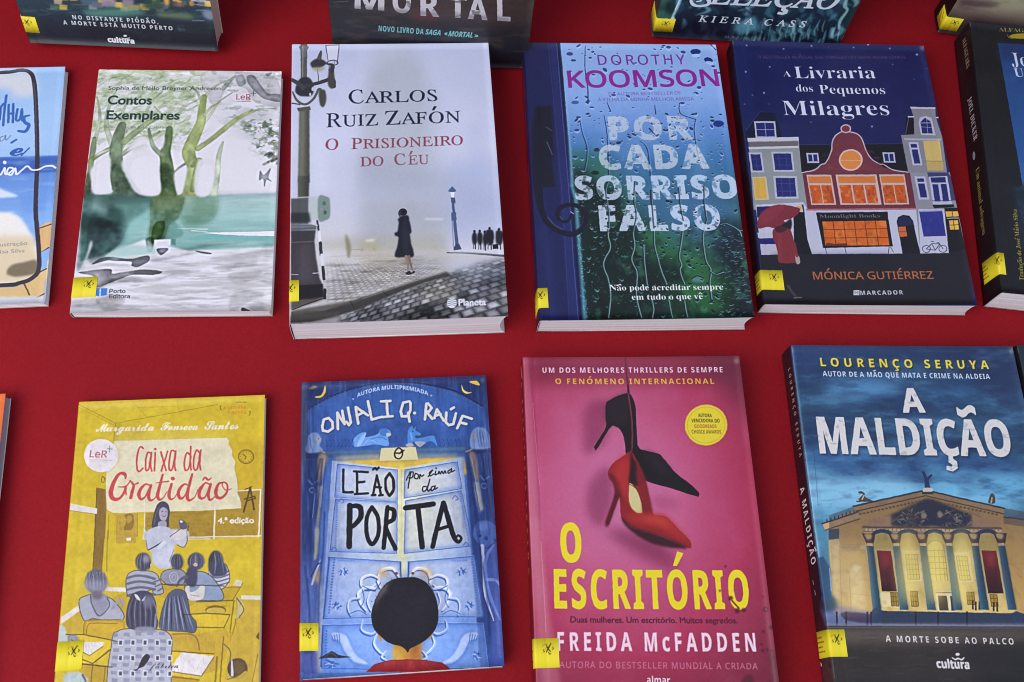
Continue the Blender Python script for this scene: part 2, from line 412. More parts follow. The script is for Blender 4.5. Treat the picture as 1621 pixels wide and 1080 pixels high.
# ------------------------------------------------------------------ paperbacks
TH = .00035
def profile(sv, w, t, off=0.):
    r = .0013
    if sv < -t: return (-t - sv, -off)                                # back cover, under the pages
    if -r < sv < r:
        a = (sv + r) / (2 * r) * math.pi / 2; return (r - (r + off) * math.cos(a), t - r + (r + off) * math.sin(a))
    if sv <= -r:
        return (-off - .0004 * math.sin(math.pi * (sv + t) / t), sv + t)
    return (sv, t + off - .00022 * math.exp(-((sv - .0075) / .0011) ** 2))
def warp(x, y, z, b):
    w, h, t = b['w'], b['h'], b['t']; u = min(max(x / w, 0), 1); v = min(max(y / h, 0), 1); k = min(max(z / t, 0), 1.2)
    dz = b.get('curl', .0012) * u ** 2.2 * (1 - .75 * v) + b.get('curl_top', .0005) * u ** 2 * v + b.get('dome', .0) * math.sin(math.pi * v) * (.3 + .7 * u)
    return z + k * dz
def make_book(b, im, sticker_im=None):
    w, h, t = b['w'], b['h'], b['t']
    root = empty('book', b['loc'], b['rot'])
    tag(root, b['label'], 'book', b.get('group'))
    # cover: back, spine and front in one wrap
    front = np.unique(np.r_[np.linspace(.0013, .014, 14), np.linspace(.014, w, 26)]); corner = np.linspace(-.0013, .0013, 7)[:-1]
    S = np.r_[np.linspace(-t - w, -t, 5)[:-1], np.linspace(-t, -.0013, 8)[:-1], corner, front]; n = len(S); Y = np.linspace(0, h, 33); ny = len(Y)
    V = []; U = []; F = []; FM = []
    for lay in (0., -TH):
        for y in Y:
            for sv in S:
                x, z = profile(sv, w, t, lay); V.append((x, y, warp(x, y, z, b) if sv > -t else z + TH * 0)); U.append((max(.004, (sv + t) / (w + t)), y / h))
    q = n * ny
    for j in range(ny - 1):
        for i in range(n - 1):
            a = j * n + i; F.append((a, a + n, a + n + 1, a + 1)[::-1]); FM.append(0); F.append((q + a, q + a + 1, q + a + n + 1, q + a + n)[::-1]); FM.append(1)
    for i in range(n - 1):
        F.append((i, i + 1, q + i + 1, q + i)); FM.append(1); e = (ny - 1) * n + i; F.append((e, q + e, q + e + 1, e + 1)); FM.append(1)
    for j in range(ny - 1):
        for i in (0, n - 1): a = j * n + i; F.append((a, a + n, q + a + n, q + a)); FM.append(1)
    # the back cover's board lies on the table: lift the whole wrap by its thickness
    V = [(x, y, z + (TH if i >= 0 else 0)) for i, (x, y, z) in enumerate(V)]
    pm = print_mat('printed_cover', im, b.get('rough', .42), b.get('spec', .35), b.get('coat', 0))
    mesh_obj('cover', V, F, [pm, INNER], root, U, FM)
    # page block
    rng = random.Random(int(w * 1e5) + int(t * 1e5)); nx, nyy, nz = 22, 24, 14; c = b.get('cup', .0012); ins = .0005
    def P(u, v, k):
        z = 2 * TH + (t - 2.2 * TH) * k; x = .0008 + (w - .0008 - ins) * u - c * math.sin(math.pi * k) ** .8 * u ** 8
        y = ins + (h - 2 * ins) * v
        return (x, y, warp(x, y, z, b) - (.00025 * math.exp(-((x - .0075) / .0016) ** 2) * k))
    V = []; F = []
    def grid(f, na, nb, flip=False):
        k0 = len(V)
        for j in range(nb + 1):
            for i in range(na + 1): V.append(f(i / na, j / nb))
        for j in range(nb):
            for i in range(na):
                a = k0 + j * (na + 1) + i; g = (a, a + 1, a + na + 2, a + na + 1); F.append(g[::-1] if flip else g)
    jit = [rng.uniform(0, .00025) for _ in range(nz + 1)]
    grid(lambda u, k: (lambda p: (p[0], p[1] + jit[int(round(k * nz))] * (k < .97), p[2]))(P(u, 0, k)), nx, nz)
    grid(lambda u, k: P(u, 1, k), nx, nz, True)
    grid(lambda v, k: P(1, v, k), nyy, nz)
    grid(lambda v, k: P(0, v, k), nyy, nz, True)
    grid(lambda u, v: P(u, v, 1), nx, nyy); grid(lambda u, v: P(u, v, 0), nx, nyy, True)
    mesh_obj('page_block', V, F, [b.get('pages', PAGES_W)], root, smooth=False)
    # price sticker folded over the spine
    if b.get('sticker'):
        s0, s1, y0, y1 = b['sticker']; SS = np.linspace(s0, s1, 40); m = len(SS); V = []; U = []; F = []; rs = random.Random(repr(b['label'])); tw = rs.uniform(-.05, .05); du = rs.uniform(-.012, .03)
        for lay in (.00035, .00012):
            for j, y in enumerate((y0, (y0 + y1) / 2, y1)):
                for i, sv in enumerate(SS):
                    x, z = profile(sv, w, t, lay); yy = y + tw * (sv - s0); V.append((x, yy, warp(x, yy, z, b) + TH)); U.append((1 - du + (sv - s1) / .04, j / 2))
        q = 3 * m
        for j in range(2):
            for i in range(m - 1): a = j * m + i; F.append((a, a + 1, a + m + 1, a + m)); F.append((q + a, q + a + m, q + a + m + 1, q + a + 1))
        for i in range(m - 1): F.append((i, q + i, q + i + 1, i + 1)); e = 2 * m + i; F.append((e, e + 1, q + e + 1, q + e))
        for j in range(2):
            for i in (0, m - 1): a = j * m + i; F.append((a, a + m, q + a + m, q + a))
        mesh_obj('price_sticker', V, F, [b['stm']], root, U)
    return root
# ------------------------------------------------------------------ the books: measured size, place on the table, printed sheet
def flat_at(x, y, ang, h):                                            # x, y: top left corner of the front cover
    a = math.radians(ang); return dict(loc=(x + math.sin(a) * h, y - math.cos(a) * h, .0001), rot=(0, 0, a))
def stand_at(x, y, ang, lean):                                        # x, y: left end of the back cover's bottom edge
    return dict(loc=(x, y, .0005), rot=(math.radians(lean), 0, math.radians(ang)))
LOW, MID, TOP = 'books lying in the front row', 'books lying in the middle row', 'books standing in the back row'
BOOKS = {}
def book(key, **k): BOOKS[key] = k
book('contos', w=.138, h=.2022, t=.009, **flat_at(-.2515, .4898, 1.6, .2022), sticker=(-.004, .0165, .011, .0265), curl=.001, group=MID,
     quad=[(156, 111), (446, 115), (430, 493), (110, 495)], label='white book with watercolour trees by a green sea on its cover')
book('carlos', w=.1507, h=.2314, t=.029, **flat_at(-.1042, .5049, 3.0, .2314), sticker=(-.020, .0065, .016, .032), curl=.0025, dome=.0022, cup=.004, group=MID,
     quad=[(462, 71), (773, 70), (804, 503), (458, 513)], label='thick book with a woman in a black coat on a foggy grey street')
book('por', w=.1557, h=.2386, t=.021, **flat_at(.0748, .5215, 1.66, .2386), sticker=(-.018, .0068, .009, .0245), cup=.003, curl=.0025, dome=.001, coat=.2, group=MID,
     quad=[(829, 68), (1132, 73), (1193, 505), (854, 508)], label='blue and green book with a rain-covered window pane and curled black latch on its cover')
book('liv', w=.162, h=.2346, t=.0165, **flat_at(.2463, .5356, .49, .2346), sticker=(-.012, .0165, .012, .028), cup=.002, curl=.002, coat=.15, group=MID, spine='1a1620',
     quad=[(1158, 64), (1461, 74), (1545, 486), (1210, 482)], label='night blue book with a row of gabled houses and a red umbrella on its cover')
book('leao', w=.1277, h=.1954, t=.011, **flat_at(-.0838, .2378, 3.05, .1954), sticker=(-.008, .0115, .0175, .0345), curl=.0006, group=LOW,
     quad=[(477, 606), (769, 595), (798, 1055), (475, 1076)], label='blue book showing a black haired child seen from behind before a tall carved door')
book('caixa', w=.1236, h=.195, t=.007, **flat_at(-.2317, .2234, 2.89, .195), sticker=(-.003, .0158, .0205, .038), group=LOW,
     quad=[(125, 637), (420, 626), (410, 1098), (82, 1120)], label='yellow book with a pencil drawn teacher and pupils in a classroom on its cover')
book('escr', w=.1546, h=.235, t=.019, **flat_at(.0692, .2557, 1.02, .235), sticker=(-.006, .0155, .0265, .0445), curl=.0035, curl_top=.0015, coat=.15, group=LOW,
     quad=[(827, 566), (1168, 566), (1234, 1117), (850, 1129)], squad=[(818, 580), (827, 566), (850, 1129), (845, 1131)], label='pink book with a black and a red high-heeled shoe hanging on its cover')
book('mald', w=.1658, h=.235, t=.0205, **flat_at(.2630, .2676, .38, .235), sticker=(-.0195, .011, .020, .037), curl=.003, curl_top=.001, group=LOW, coat=.3,
     quad=[(1252, 547), (1600, 550), (1713, 1083), (1322, 1091)], squad=[(1236, 567), (1252, 547), (1322, 1091), (1303, 1094)], label='dark blue book with a lit theatre with columns under a stormy sky on its cover')
book('rdark', w=.155, h=.235, t=.0205, **flat_at(.4335, .2705, 1.17, .235), group=LOW,
     quad=[(1609, 547), (1921, 546), (2078, 1066), (1730, 1079)], squad=[(1598, 556), (1609, 547), (1730, 1079), (1701, 1082)], label='dark grey green book cut by the frame beside the blue theatre book')
book('alf', w=.155, h=.247, t=.027, **flat_at(.4465, .5558, -4.72, .247), sticker=(-.0215, .005, .016, .034), sticker_skew=0, curl=.0, group=MID,
     quad=[(1534, 35), (1819, 67), (1902, 495), (1585, 464)], squad=[(1503, 57), (1534, 35), (1585, 464), (1556, 486)], label='thick black book with a blue picture panel, lying right of the night blue book')
book('phone', w=.16, h=.1967, t=.007, **flat_at(-.4365, .4815, 3.82, .1967), curl=.0005, group=MID,
     quad=[(-247, 113), (104, 107), (72, 480), (-315, 495)], label='thin pale blue book with a painted beach inside a dark rounded frame')
book('orange', w=.14, h=.20, t=.010, **flat_at(-.4184, .2201, 3.0, .20), group=LOW, pages=PAGES_G,
     quad=[(-342, 637), (10, 624), (-46, 1123), (-441, 1150)], label='orange covered book cut off by the left edge, left of the yellow book')
book('piodao', w=.143, h=.23, t=.025, **stand_at(-.3063, .537, -.5, 72.5), sticker=(-.002, .0105, .010, .024), curl=0, curl_top=0, group=TOP, pages=PAGES_C,
     quad=[(46, 69), (342, 82), (258, -420), (-125, -445)], flip=True, label='dark book with painted hillside village lights standing at the back left')
book('mortal', w=.152, h=.23, t=.025, **stand_at(-.0745, .533, 1.0, 84), curl=0, curl_top=0, group=TOP,
     quad=[(528, 100), (828, 106), (886, -285), (488, -310)], flip=True, label='black book with large worn white capitals standing behind the foggy street book')
book('selecao', w=.158, h=.23, t=.025, **stand_at(.184, .571, -1.2, 82), sticker=(-.020, .0155, .006, .020), curl=0, curl_top=0, group=TOP, spine='35343f',
     quad=[(1028, 62), (1327, 77), (1533, -313), (1146, -340)], flip=True, label='teal book with a ruffled dress and white swash lettering standing at the back')
book('brown', w=.155, h=.23, t=.025, **stand_at(.4342, .588, -6.0, 83), sticker=(-.014, .0145, .004, .018), curl=0, curl_top=0, group=TOP, spine='141214',
     quad=[(1481, 56), (1760, 95), (2100, -247), (1739, -302)], flip=True, label='book with a cloudy brown picture standing behind the thick black book')
# ------------------------------------------------------------------ printed sheets
def wash(a, p, col, al=1., blur=1.2, edge=.35, ns=40, var=.5, mode='m'):
    mk = a.pmask(p, True); b = a.soft(mk, 5); e = np.clip(mk - b, 0, 1) * 2
    n = a.noise(ns, ns, 3); k = a.soft(mk, blur) * np.clip(1 - var + var * 2 * (n - .5) + var * .6, 0, 1.2) + e * edge
    a.put(np.clip(k, 0, 1), col, al, mode)

def wtr(a, p, col, al=1., blur=.7, edge=.3, ns=30, var=.3):           # body colour with pooled, paler and darker patches
    mk = a.pmask(p, True); b = a.soft(mk, 5); e = np.clip(mk - b, 0, 1); n = a.noise(ns, ns, 3); c = hx(col)
    a.put(a.soft(mk, blur), np.clip(c * (1 + var * 1.2 * (n - .5))[..., None] + (.35 * var * (n - .5))[..., None], 0, 1), al); a.put(e, c * .55, edge * 1.6)

def art_contos(a):
    a.img[:] = hx('dedce3'); a.z(110, 100, 4.768)
    # pale canopy
    n = a.noise(70, 30); n2 = a.noise(26, 10)
    top = a.pmask('130,640 200,60 700,60 1000,70 1050,250 900,420 760,520 560,520 330,520 230,560', True, 22)
    a.put(top * np.clip((n - .35) * 2.2, 0, 1), 'b7c69c', .75); a.put(top * np.clip((n2 - .52) * 5, 0, 1), '9fb183', .45)
    top2 = a.pmask('1000,60 1600,70 1590,620 1450,620 1250,520 1100,330', True, 18)
    a.put(top2 * np.clip((n - .42) * 2.2, 0, 1), 'aeb0b4', .5)
    a.scatter(70, '560,230 940,560', lambda x, y, r: a.line([(x, y), (x + 30 + 60 * r.random(), y - 14 - 25 * r.random())], [3, 12, 2], ['a9bd86', 'c2cdb0', '98a884', 'e6e6e8'][r.integers(4)], .6, blur=1))
    a.scatter(40, '180,90 640,520', lambda x, y, r: a.line([(x, y), (x + 20 + 50 * r.random(), y - 40 - 70 * r.random())], [3, 16, 3], ['b3c690', 'c5d0b0', 'a4b590', 'e0e2df'][r.integers(4)], .55, blur=2))
    wash(a, '1000,80 1330,75 1560,120 1590,330 1400,300 1330,200 1200,190 1130,300 1060,300', 'c9cbc8', .6)
    fol = a.pmask('130,560 170,90 560,60 960,60 1060,180 980,330 930,560 760,640 640,560 560,640 420,600 300,560 220,640', True, 14)
    f1 = a.noise(34, 18, 3); f2 = a.noise(16, 9, 3)
    a.put(fol * np.clip((f1 - .46) * 4, 0, 1), 'a3b38a', .6); a.put(fol * np.clip((f2 - .55) * 6, 0, 1), '8b9d78', .5); a.put(fol * np.clip((.42 - f2) * 6, 0, 1), 'e2e2e6', .6)
    a.scatter(120, '200,120 960,600', lambda x, y, r: a.line([(x, y), (x + 26 + 40 * r.random(), y - 12 - 30 * r.random()), (x + 50 + 60 * r.random(), y - 20 - 50 * r.random())], [2, 9, 2], ['8fa274', 'a6b68c', '7f9068', 'dfe0e2'][r.integers(4)], .5, blur=.8))
    fr = a.pmask('1040,60 1600,60 1600,800 1440,720 1380,520 1180,480 1080,260', True, 14); a.put(fr * np.clip((a.noise(40, 24, 3) - .5) * 4, 0, 1), 'b4b6ba', .6); a.put(fr * np.clip((a.noise(18, 12, 3) - .58) * 6, 0, 1), '8c948c', .5)
    # grey branch and dark foliage, right
    wash(a, '1340,110 1390,100 1450,180 1500,235 1590,245 1590,300 1480,280 1410,230 1350,160', 'a9a7ae', .9, edge=.5)
    wash(a, '1255,110 1310,95 1330,160 1280,180', 'bcbdc2', .8); wash(a, '1150,190 1230,110 1260,100 1170,210', 'b3b9a9', .7)
    wash(a, '1480,90 1530,80 1500,110', '9aa39a', .8)
    lf = a.pmask('1300,470 1360,440 1420,470 1480,430 1590,450 1590,640 1500,650 1440,690 1380,640 1430,560 1330,520', True, 7); n5 = a.noise(13, 9, 3); a.put(lf * np.clip((n5 - .47) * 7, 0, 1), '828d80', .85); a.put(lf * np.clip((n5 - .62) * 8, 0, 1), '5c6b5a', .7)
    a.scatter(40, '1310,440 1570,690', lambda x, y, r: a.line([(x, y), (x + 14, y - 4), (x + 30 + 14 * r.random(), y - 12 * r.random())], [2, 11, 2], ['8f9a8a', '76846e', 'a2aa9c'][r.integers(3)], .7) if y > 430 + (x - 1300) * -.1 and y < 520 + (x - 1300) * .65 else None)
    wash(a, '1440,820 1470,850 1520,800 1505,870 1530,900 1490,890 1475,940 1462,880 1435,890', '90979a', .9)
    a.scatter(14, '1460,690 1570,780', lambda x, y, r: wash(a, [(x, y), (x + 40, y - 20), (x + 50, y - 5), (x + 8, y + 12)], 'a0a69c', .7))
    # the sea band
    sea = a.pmask('100,990 420,985 480,1000 1130,1000 1565,985 1552,1370 1540,1390 900,1420 560,1335 400,1400 80,1500', False, 1.5)
    t = np.clip((a.Y / a.H - .5) / .25, 0, 1)
    c = np.stack([np.interp(t, [0, .1, .25, .6, 1], v) for v in ([.60, .66, .68, .60, .50], [.68, .76, .79, .75, .67], [.72, .77, .78, .74, .65])], -1)
    a.put(sea, c, .96); nn = a.noise(90, 14); a.put(sea * np.clip((nn - .5) * 3, 0, 1), '6f9c9c', .3); a.put(sea * np.clip((.48 - nn) * 3, 0, 1), 'bcd8d4', .4)
    a.line('1120,998 1560,1000', 26, '8f99a6', .5, blur=6)
    a.poly('1000,1285 1250,1280 1550,1275 1548,1312 1280,1306 1100,1294', 'dfe0e6'); a.line('820,1252 1050,1256 920,1268 1040,1275', 5, 'cfe0d8', .8)
    a.poly('860,1340 1000,1300 1540,1320 1535,1345 1100,1340', '74b2ae', .75, blur=2)
    # dark left shore and trunks' feet
    wash(a, '100,985 190,960 300,1000 440,960 600,1010 620,1080 470,1200 400,1330 350,1390 260,1470 160,1510 135,1460 60,1570 80,1250', '46635c', .95, 5, .1, 44, .75)
    wash(a, '90,1150 170,1020 300,1060 420,1150 430,1250 320,1280 180,1290 100,1300', '5c8a8c', .55, 5, .1, 60, .9); wash(a, '160,1180 300,1190 420,1300 330,1410 220,1480 150,1480 130,1380', '565a6c', .8, 7, .12, 34, .8)
    a.poly('110,1510 160,1350 170,1380 130,1480 100,1560', 'd4d2d6', .8, True, 2)
    a.poly('350,1000 600,1000 610,1200 450,1340 380,1340 420,1200', '84b8b0', .5, True, 8)
    wash(a, '630,990 860,985 830,1160 760,1220 720,1320 650,1375 600,1340 610,1200', '748552', .9, 4, .15, 30, .7); wash(a, '640,1220 720,1200 700,1310 620,1360', '6f9a2f', .8)
    wash(a, '860,960 1110,970 1090,1180 880,1240 840,1110', '9db392', .75, 6, .1); a.poly('770,1330 805,1330 805,1378 770,1370', '5d8a80', .9, blur=1)
    wash(a, '580,1330 640,1325 625,1420 590,1420', '7d9a86', .8); wash(a, '660,1325 740,1140 800,1200 860,1300 700,1340', '7ea99a', .7, 3, .1)
    a.poly('640,1335 765,1330 765,1380 640,1400', 'd9d9de', 1, blur=.8)
    # trunks and spreading limbs, one wet wash over another
    foot = np.clip((1018 - a.grid()[1]) / 14, 0, 1)
    def limb(p, w, c, al=.85):
        mk = a.lmask(p, w) * foot; n = a.noise(22, 30, 3); e = np.clip(mk - a.soft(mk, 3), 0, 1)
        cc = np.clip(hx(c) * (1 + .5 * (n - .5))[..., None] + (.10 * (n - .5))[..., None], 0, 1); a.put(a.soft(mk, .6), cc, al); a.put(e, hx(c) * .6, .55)
    for p, w in (('360,700 420,560 520,470 640,380 720,300', [50, 60, 44, 30, 14]), ('560,470 600,330 700,220', [26, 22, 10]), ('330,640 280,480 300,330 360,200', [44, 36, 26, 12]), ('420,520 400,380 470,260', [36, 26, 12]), ('760,560 800,420 880,330 960,290', [40, 30, 20, 10]), ('760,520 700,400 640,330', [30, 20, 8]), ('1000,470 1060,400 1130,300 1230,230', [34, 26, 18, 8]), ('990,340 1040,240 1120,170 1260,110', [30, 24, 16, 8]), ('1000,300 960,220 900,180', [24, 16, 8]), ('1160,520 1280,430 1420,360 1560,350', [26, 26, 20, 10]), ('190,600 230,420 210,260', [30, 24, 10])):
        limb(p, w, 'b4bea2', .6)
    limb('120,1010 150,860 165,740 180,640 190,570', [60, 44, 40, 44, 26], '84946e'); limb('150,740 230,690 320,640 380,600', [40, 34, 30, 24], '98a474')
    limb('440,1030 400,920 360,800 350,680 370,560 400,470', [210, 150, 110, 92, 84, 56], '74866a', .95); limb('400,690 500,620 600,570 680,520', [36, 30, 26, 16], 'a0ab8a'); limb('410,600 520,510 620,440 700,410', [50, 46, 36, 20], '97a57a')
    limb('740,1030 745,900 735,780 725,680 745,590 755,500', [130, 108, 92, 76, 58, 48], '647a50', .95); limb('700,700 640,640 610,560 600,500', [40, 34, 24, 16], '8c9a80'); limb('790,830 850,780 900,750', [16, 20, 20], '8b8d86')
    limb('900,1030 915,900 930,780 900,680 940,570 990,460 1000,370 1015,260', [110, 90, 84, 96, 86, 70, 56, 44], 'a3b074', .95); limb('930,780 980,740 960,860 930,960', [30, 50, 60, 40], '94a36c', .7)
    limb('970,650 1070,580 1160,510 1260,430 1380,360', [40, 42, 40, 34, 16], '9aa66e'); limb('1020,400 1070,340 1120,310', [24, 20, 12], 'a9b587'); limb('1085,1020 1115,850 1130,700 1160,600', [60, 46, 36, 18], 'c2ceb4', .8)
    for p, c in (('345,760 440,860 520,980 560,1020 330,1030 350,940 310,860', '3f594f'), ('690,760 770,800 800,950 810,1020 680,1020', '42593c'), ('110,860 175,850 190,1010 105,1020', '4a615a')): wash(a, p, c, .75, 5, .1, 24, .7)
    a.poly('160,985 560,985 620,1010 560,1060 160,1060', '46635c', .6, True, 5); a.poly('660,990 830,985 820,1080 650,1090', '6a7c4c', .6, True, 6)
    for p in ('200,700 310,650 220,680', '170,790 305,700 300,960 345,980 190,990 165,900', '395,750 500,700 660,700 675,830 685,990 520,990 440,880', '790,840 890,790 860,960 840,990 815,990', '955,790 1000,730 1100,760 1060,990 950,990', '415,680 530,560 600,590 450,660', '640,600 720,560 700,650', '1000,600 1090,540 1100,480 1040,500'):
        a.poly(p, 'dbd8df', .9, True, 2)
    # sand shadows
    sand = a.pmask('20,1900 90,1520 400,1440 900,1440 1540,1400 1530,1900', False, 6); s1 = a.noise(110, 16, 3); s2 = a.noise(46, 8, 3)
    a.put(sand * np.clip((s1 - .52) * 4, 0, 1), 'b2b0b2', .65); a.put(sand * np.clip((s2 - .58) * 5, 0, 1), '9a989c', .4)
    a.poly('260,1470 400,1380 560,1380 650,1400 660,1440 470,1460 330,1480', 'a9c7c3', .8, True, 3)
    for p, c in (('250,1470 330,1465 460,1480 590,1455 600,1495 520,1540 470,1530 465,1500 340,1495 290,1490 170,1520', '75757f'), ('600,1490 800,1460 900,1440 980,1430 700,1495', '8b8a92'), ('660,1405 740,1398 740,1420 690,1450', '5f616f'), ('760,1410 900,1395 1050,1370 1340,1360 1040,1390 920,1415', '98979e'), ('950,1420 1060,1435 1070,1445 1010,1440', '777780'),
                 ('70,1580 300,1555 325,1590 400,1580 560,1560 700,1575 640,1600 480,1600 360,1640 230,1690 190,1680 180,1610', '6e6c70'), ('180,1690 360,1620 620,1630 800,1590 640,1650 380,1660 220,1700', '8d8b8d'),
                 ('10,1800 200,1780 210,1830 20,1845', '8c8886'), ('200,1790 300,1760 420,1790 370,1840 250,1850', '9a958c'), ('1060,1480 1420,1430 1420,1480 1380,1540 1080,1560 1270,1520', 'b9bab8'), ('1200,1600 1440,1570 1420,1620 1280,1680', 'c6c4c2'), ('1230,1750 1420,1730 1470,1760 1350,1810 1220,1880', 'b3b1ad'), ('1380,1830 1520,1830 1520,1890 1400,1880 1300,1860', '8d8b88'), ('1310,1850 1390,1890 1310,1890', '5c605c'), ('1470,1380 1540,1380 1535,1450 1450,1450', 'c0c2c2'), ('110,1868 200,1868', '8a8a8a')):
        if len(p.split()) > 2: g_ = c[:1] in '89bc' and int(c[:2], 16) > 0x88; wash(a, p, c, .6 if g_ else .9, 4 if g_ else 1, .12 if g_ else .3, 30, .6)
    a.scatter(26, '500,1560 1450,1850', lambda x, y, r: a.line([(x, y), (x + 120 + 120 * r.random(), y - 20 * r.random() - 14)], [3, 14, 2], ['bdbac0', 'c4c2c6', 'e3e1e3'][r.integers(3)], .45, blur=2))
    a.scatter(40, '620,1480 1500,1860', lambda x, y, r: a.line([(x, y), (x + 60, y - 10 * r.random()), (x + 150 + 120 * r.random(), y - 24 * r.random())], [1, 7, 1], ['9c9a9e', 'b0aeb2', 'e6e4e6', 'a6a29c'][r.integers(4)], .5, blur=.8))
    a.crisp(.6, 4)
    for p in ('205,700 305,655 230,675', '175,800 300,715 300,920 330,975 200,985 170,900', '470,760 560,700 660,720 678,850 680,985 560,988 480,880', '800,850 880,800 862,940 850,985 818,985', '985,800 1060,770 1095,850 1065,985 975,985', '430,680 530,590 590,590 460,660'): a.poly(p, 'e2e0e6', .8, True, 1.2)
    # text
    a.text('Sophia de Mello Breyner Andresen', (293, 205), (1140, 210), 31, '474c55', 'hum', wt=1.5)
    a.text('Contos', (290, 314), (618, 316), 70, '2c4440', 'hum', wt=5); a.text('Exemplares', (280, 426), (828, 430), 70, '2c4440', 'hum', wt=5)
    a.text('Ilustrações de João Catarino', (268, 495), (750, 498), 22, '6f766c', 'hum', wt=.5)
    a.text('LeR', (1260, 280), (1368, 282), 42, 'a23a52', 'sansm', wt=2); a.line('1372,235 1408,235', 5, '4a4f58', smooth=False); a.line('1390,216 1389,254', 5, '4a4f58', smooth=False); a.line('1262,294 1372,297', 5, '8a7d88', .8, smooth=False)
    a.poly('190,1700 228,1698 226,1762 200,1756', '3f7fca'); a.poly('240,1700 285,1700 282,1754 236,1758', '3f7fca'); a.line('288,1705 286,1750', 6, '9cc0e8', .8)
    a.text('Porto', (302, 1736), (422, 1736), 30, '33363c', 'sans', wt=2.5); a.text('Editora', (300, 1775), (456, 1775), 30, '33363c', 'sans', wt=2.5)

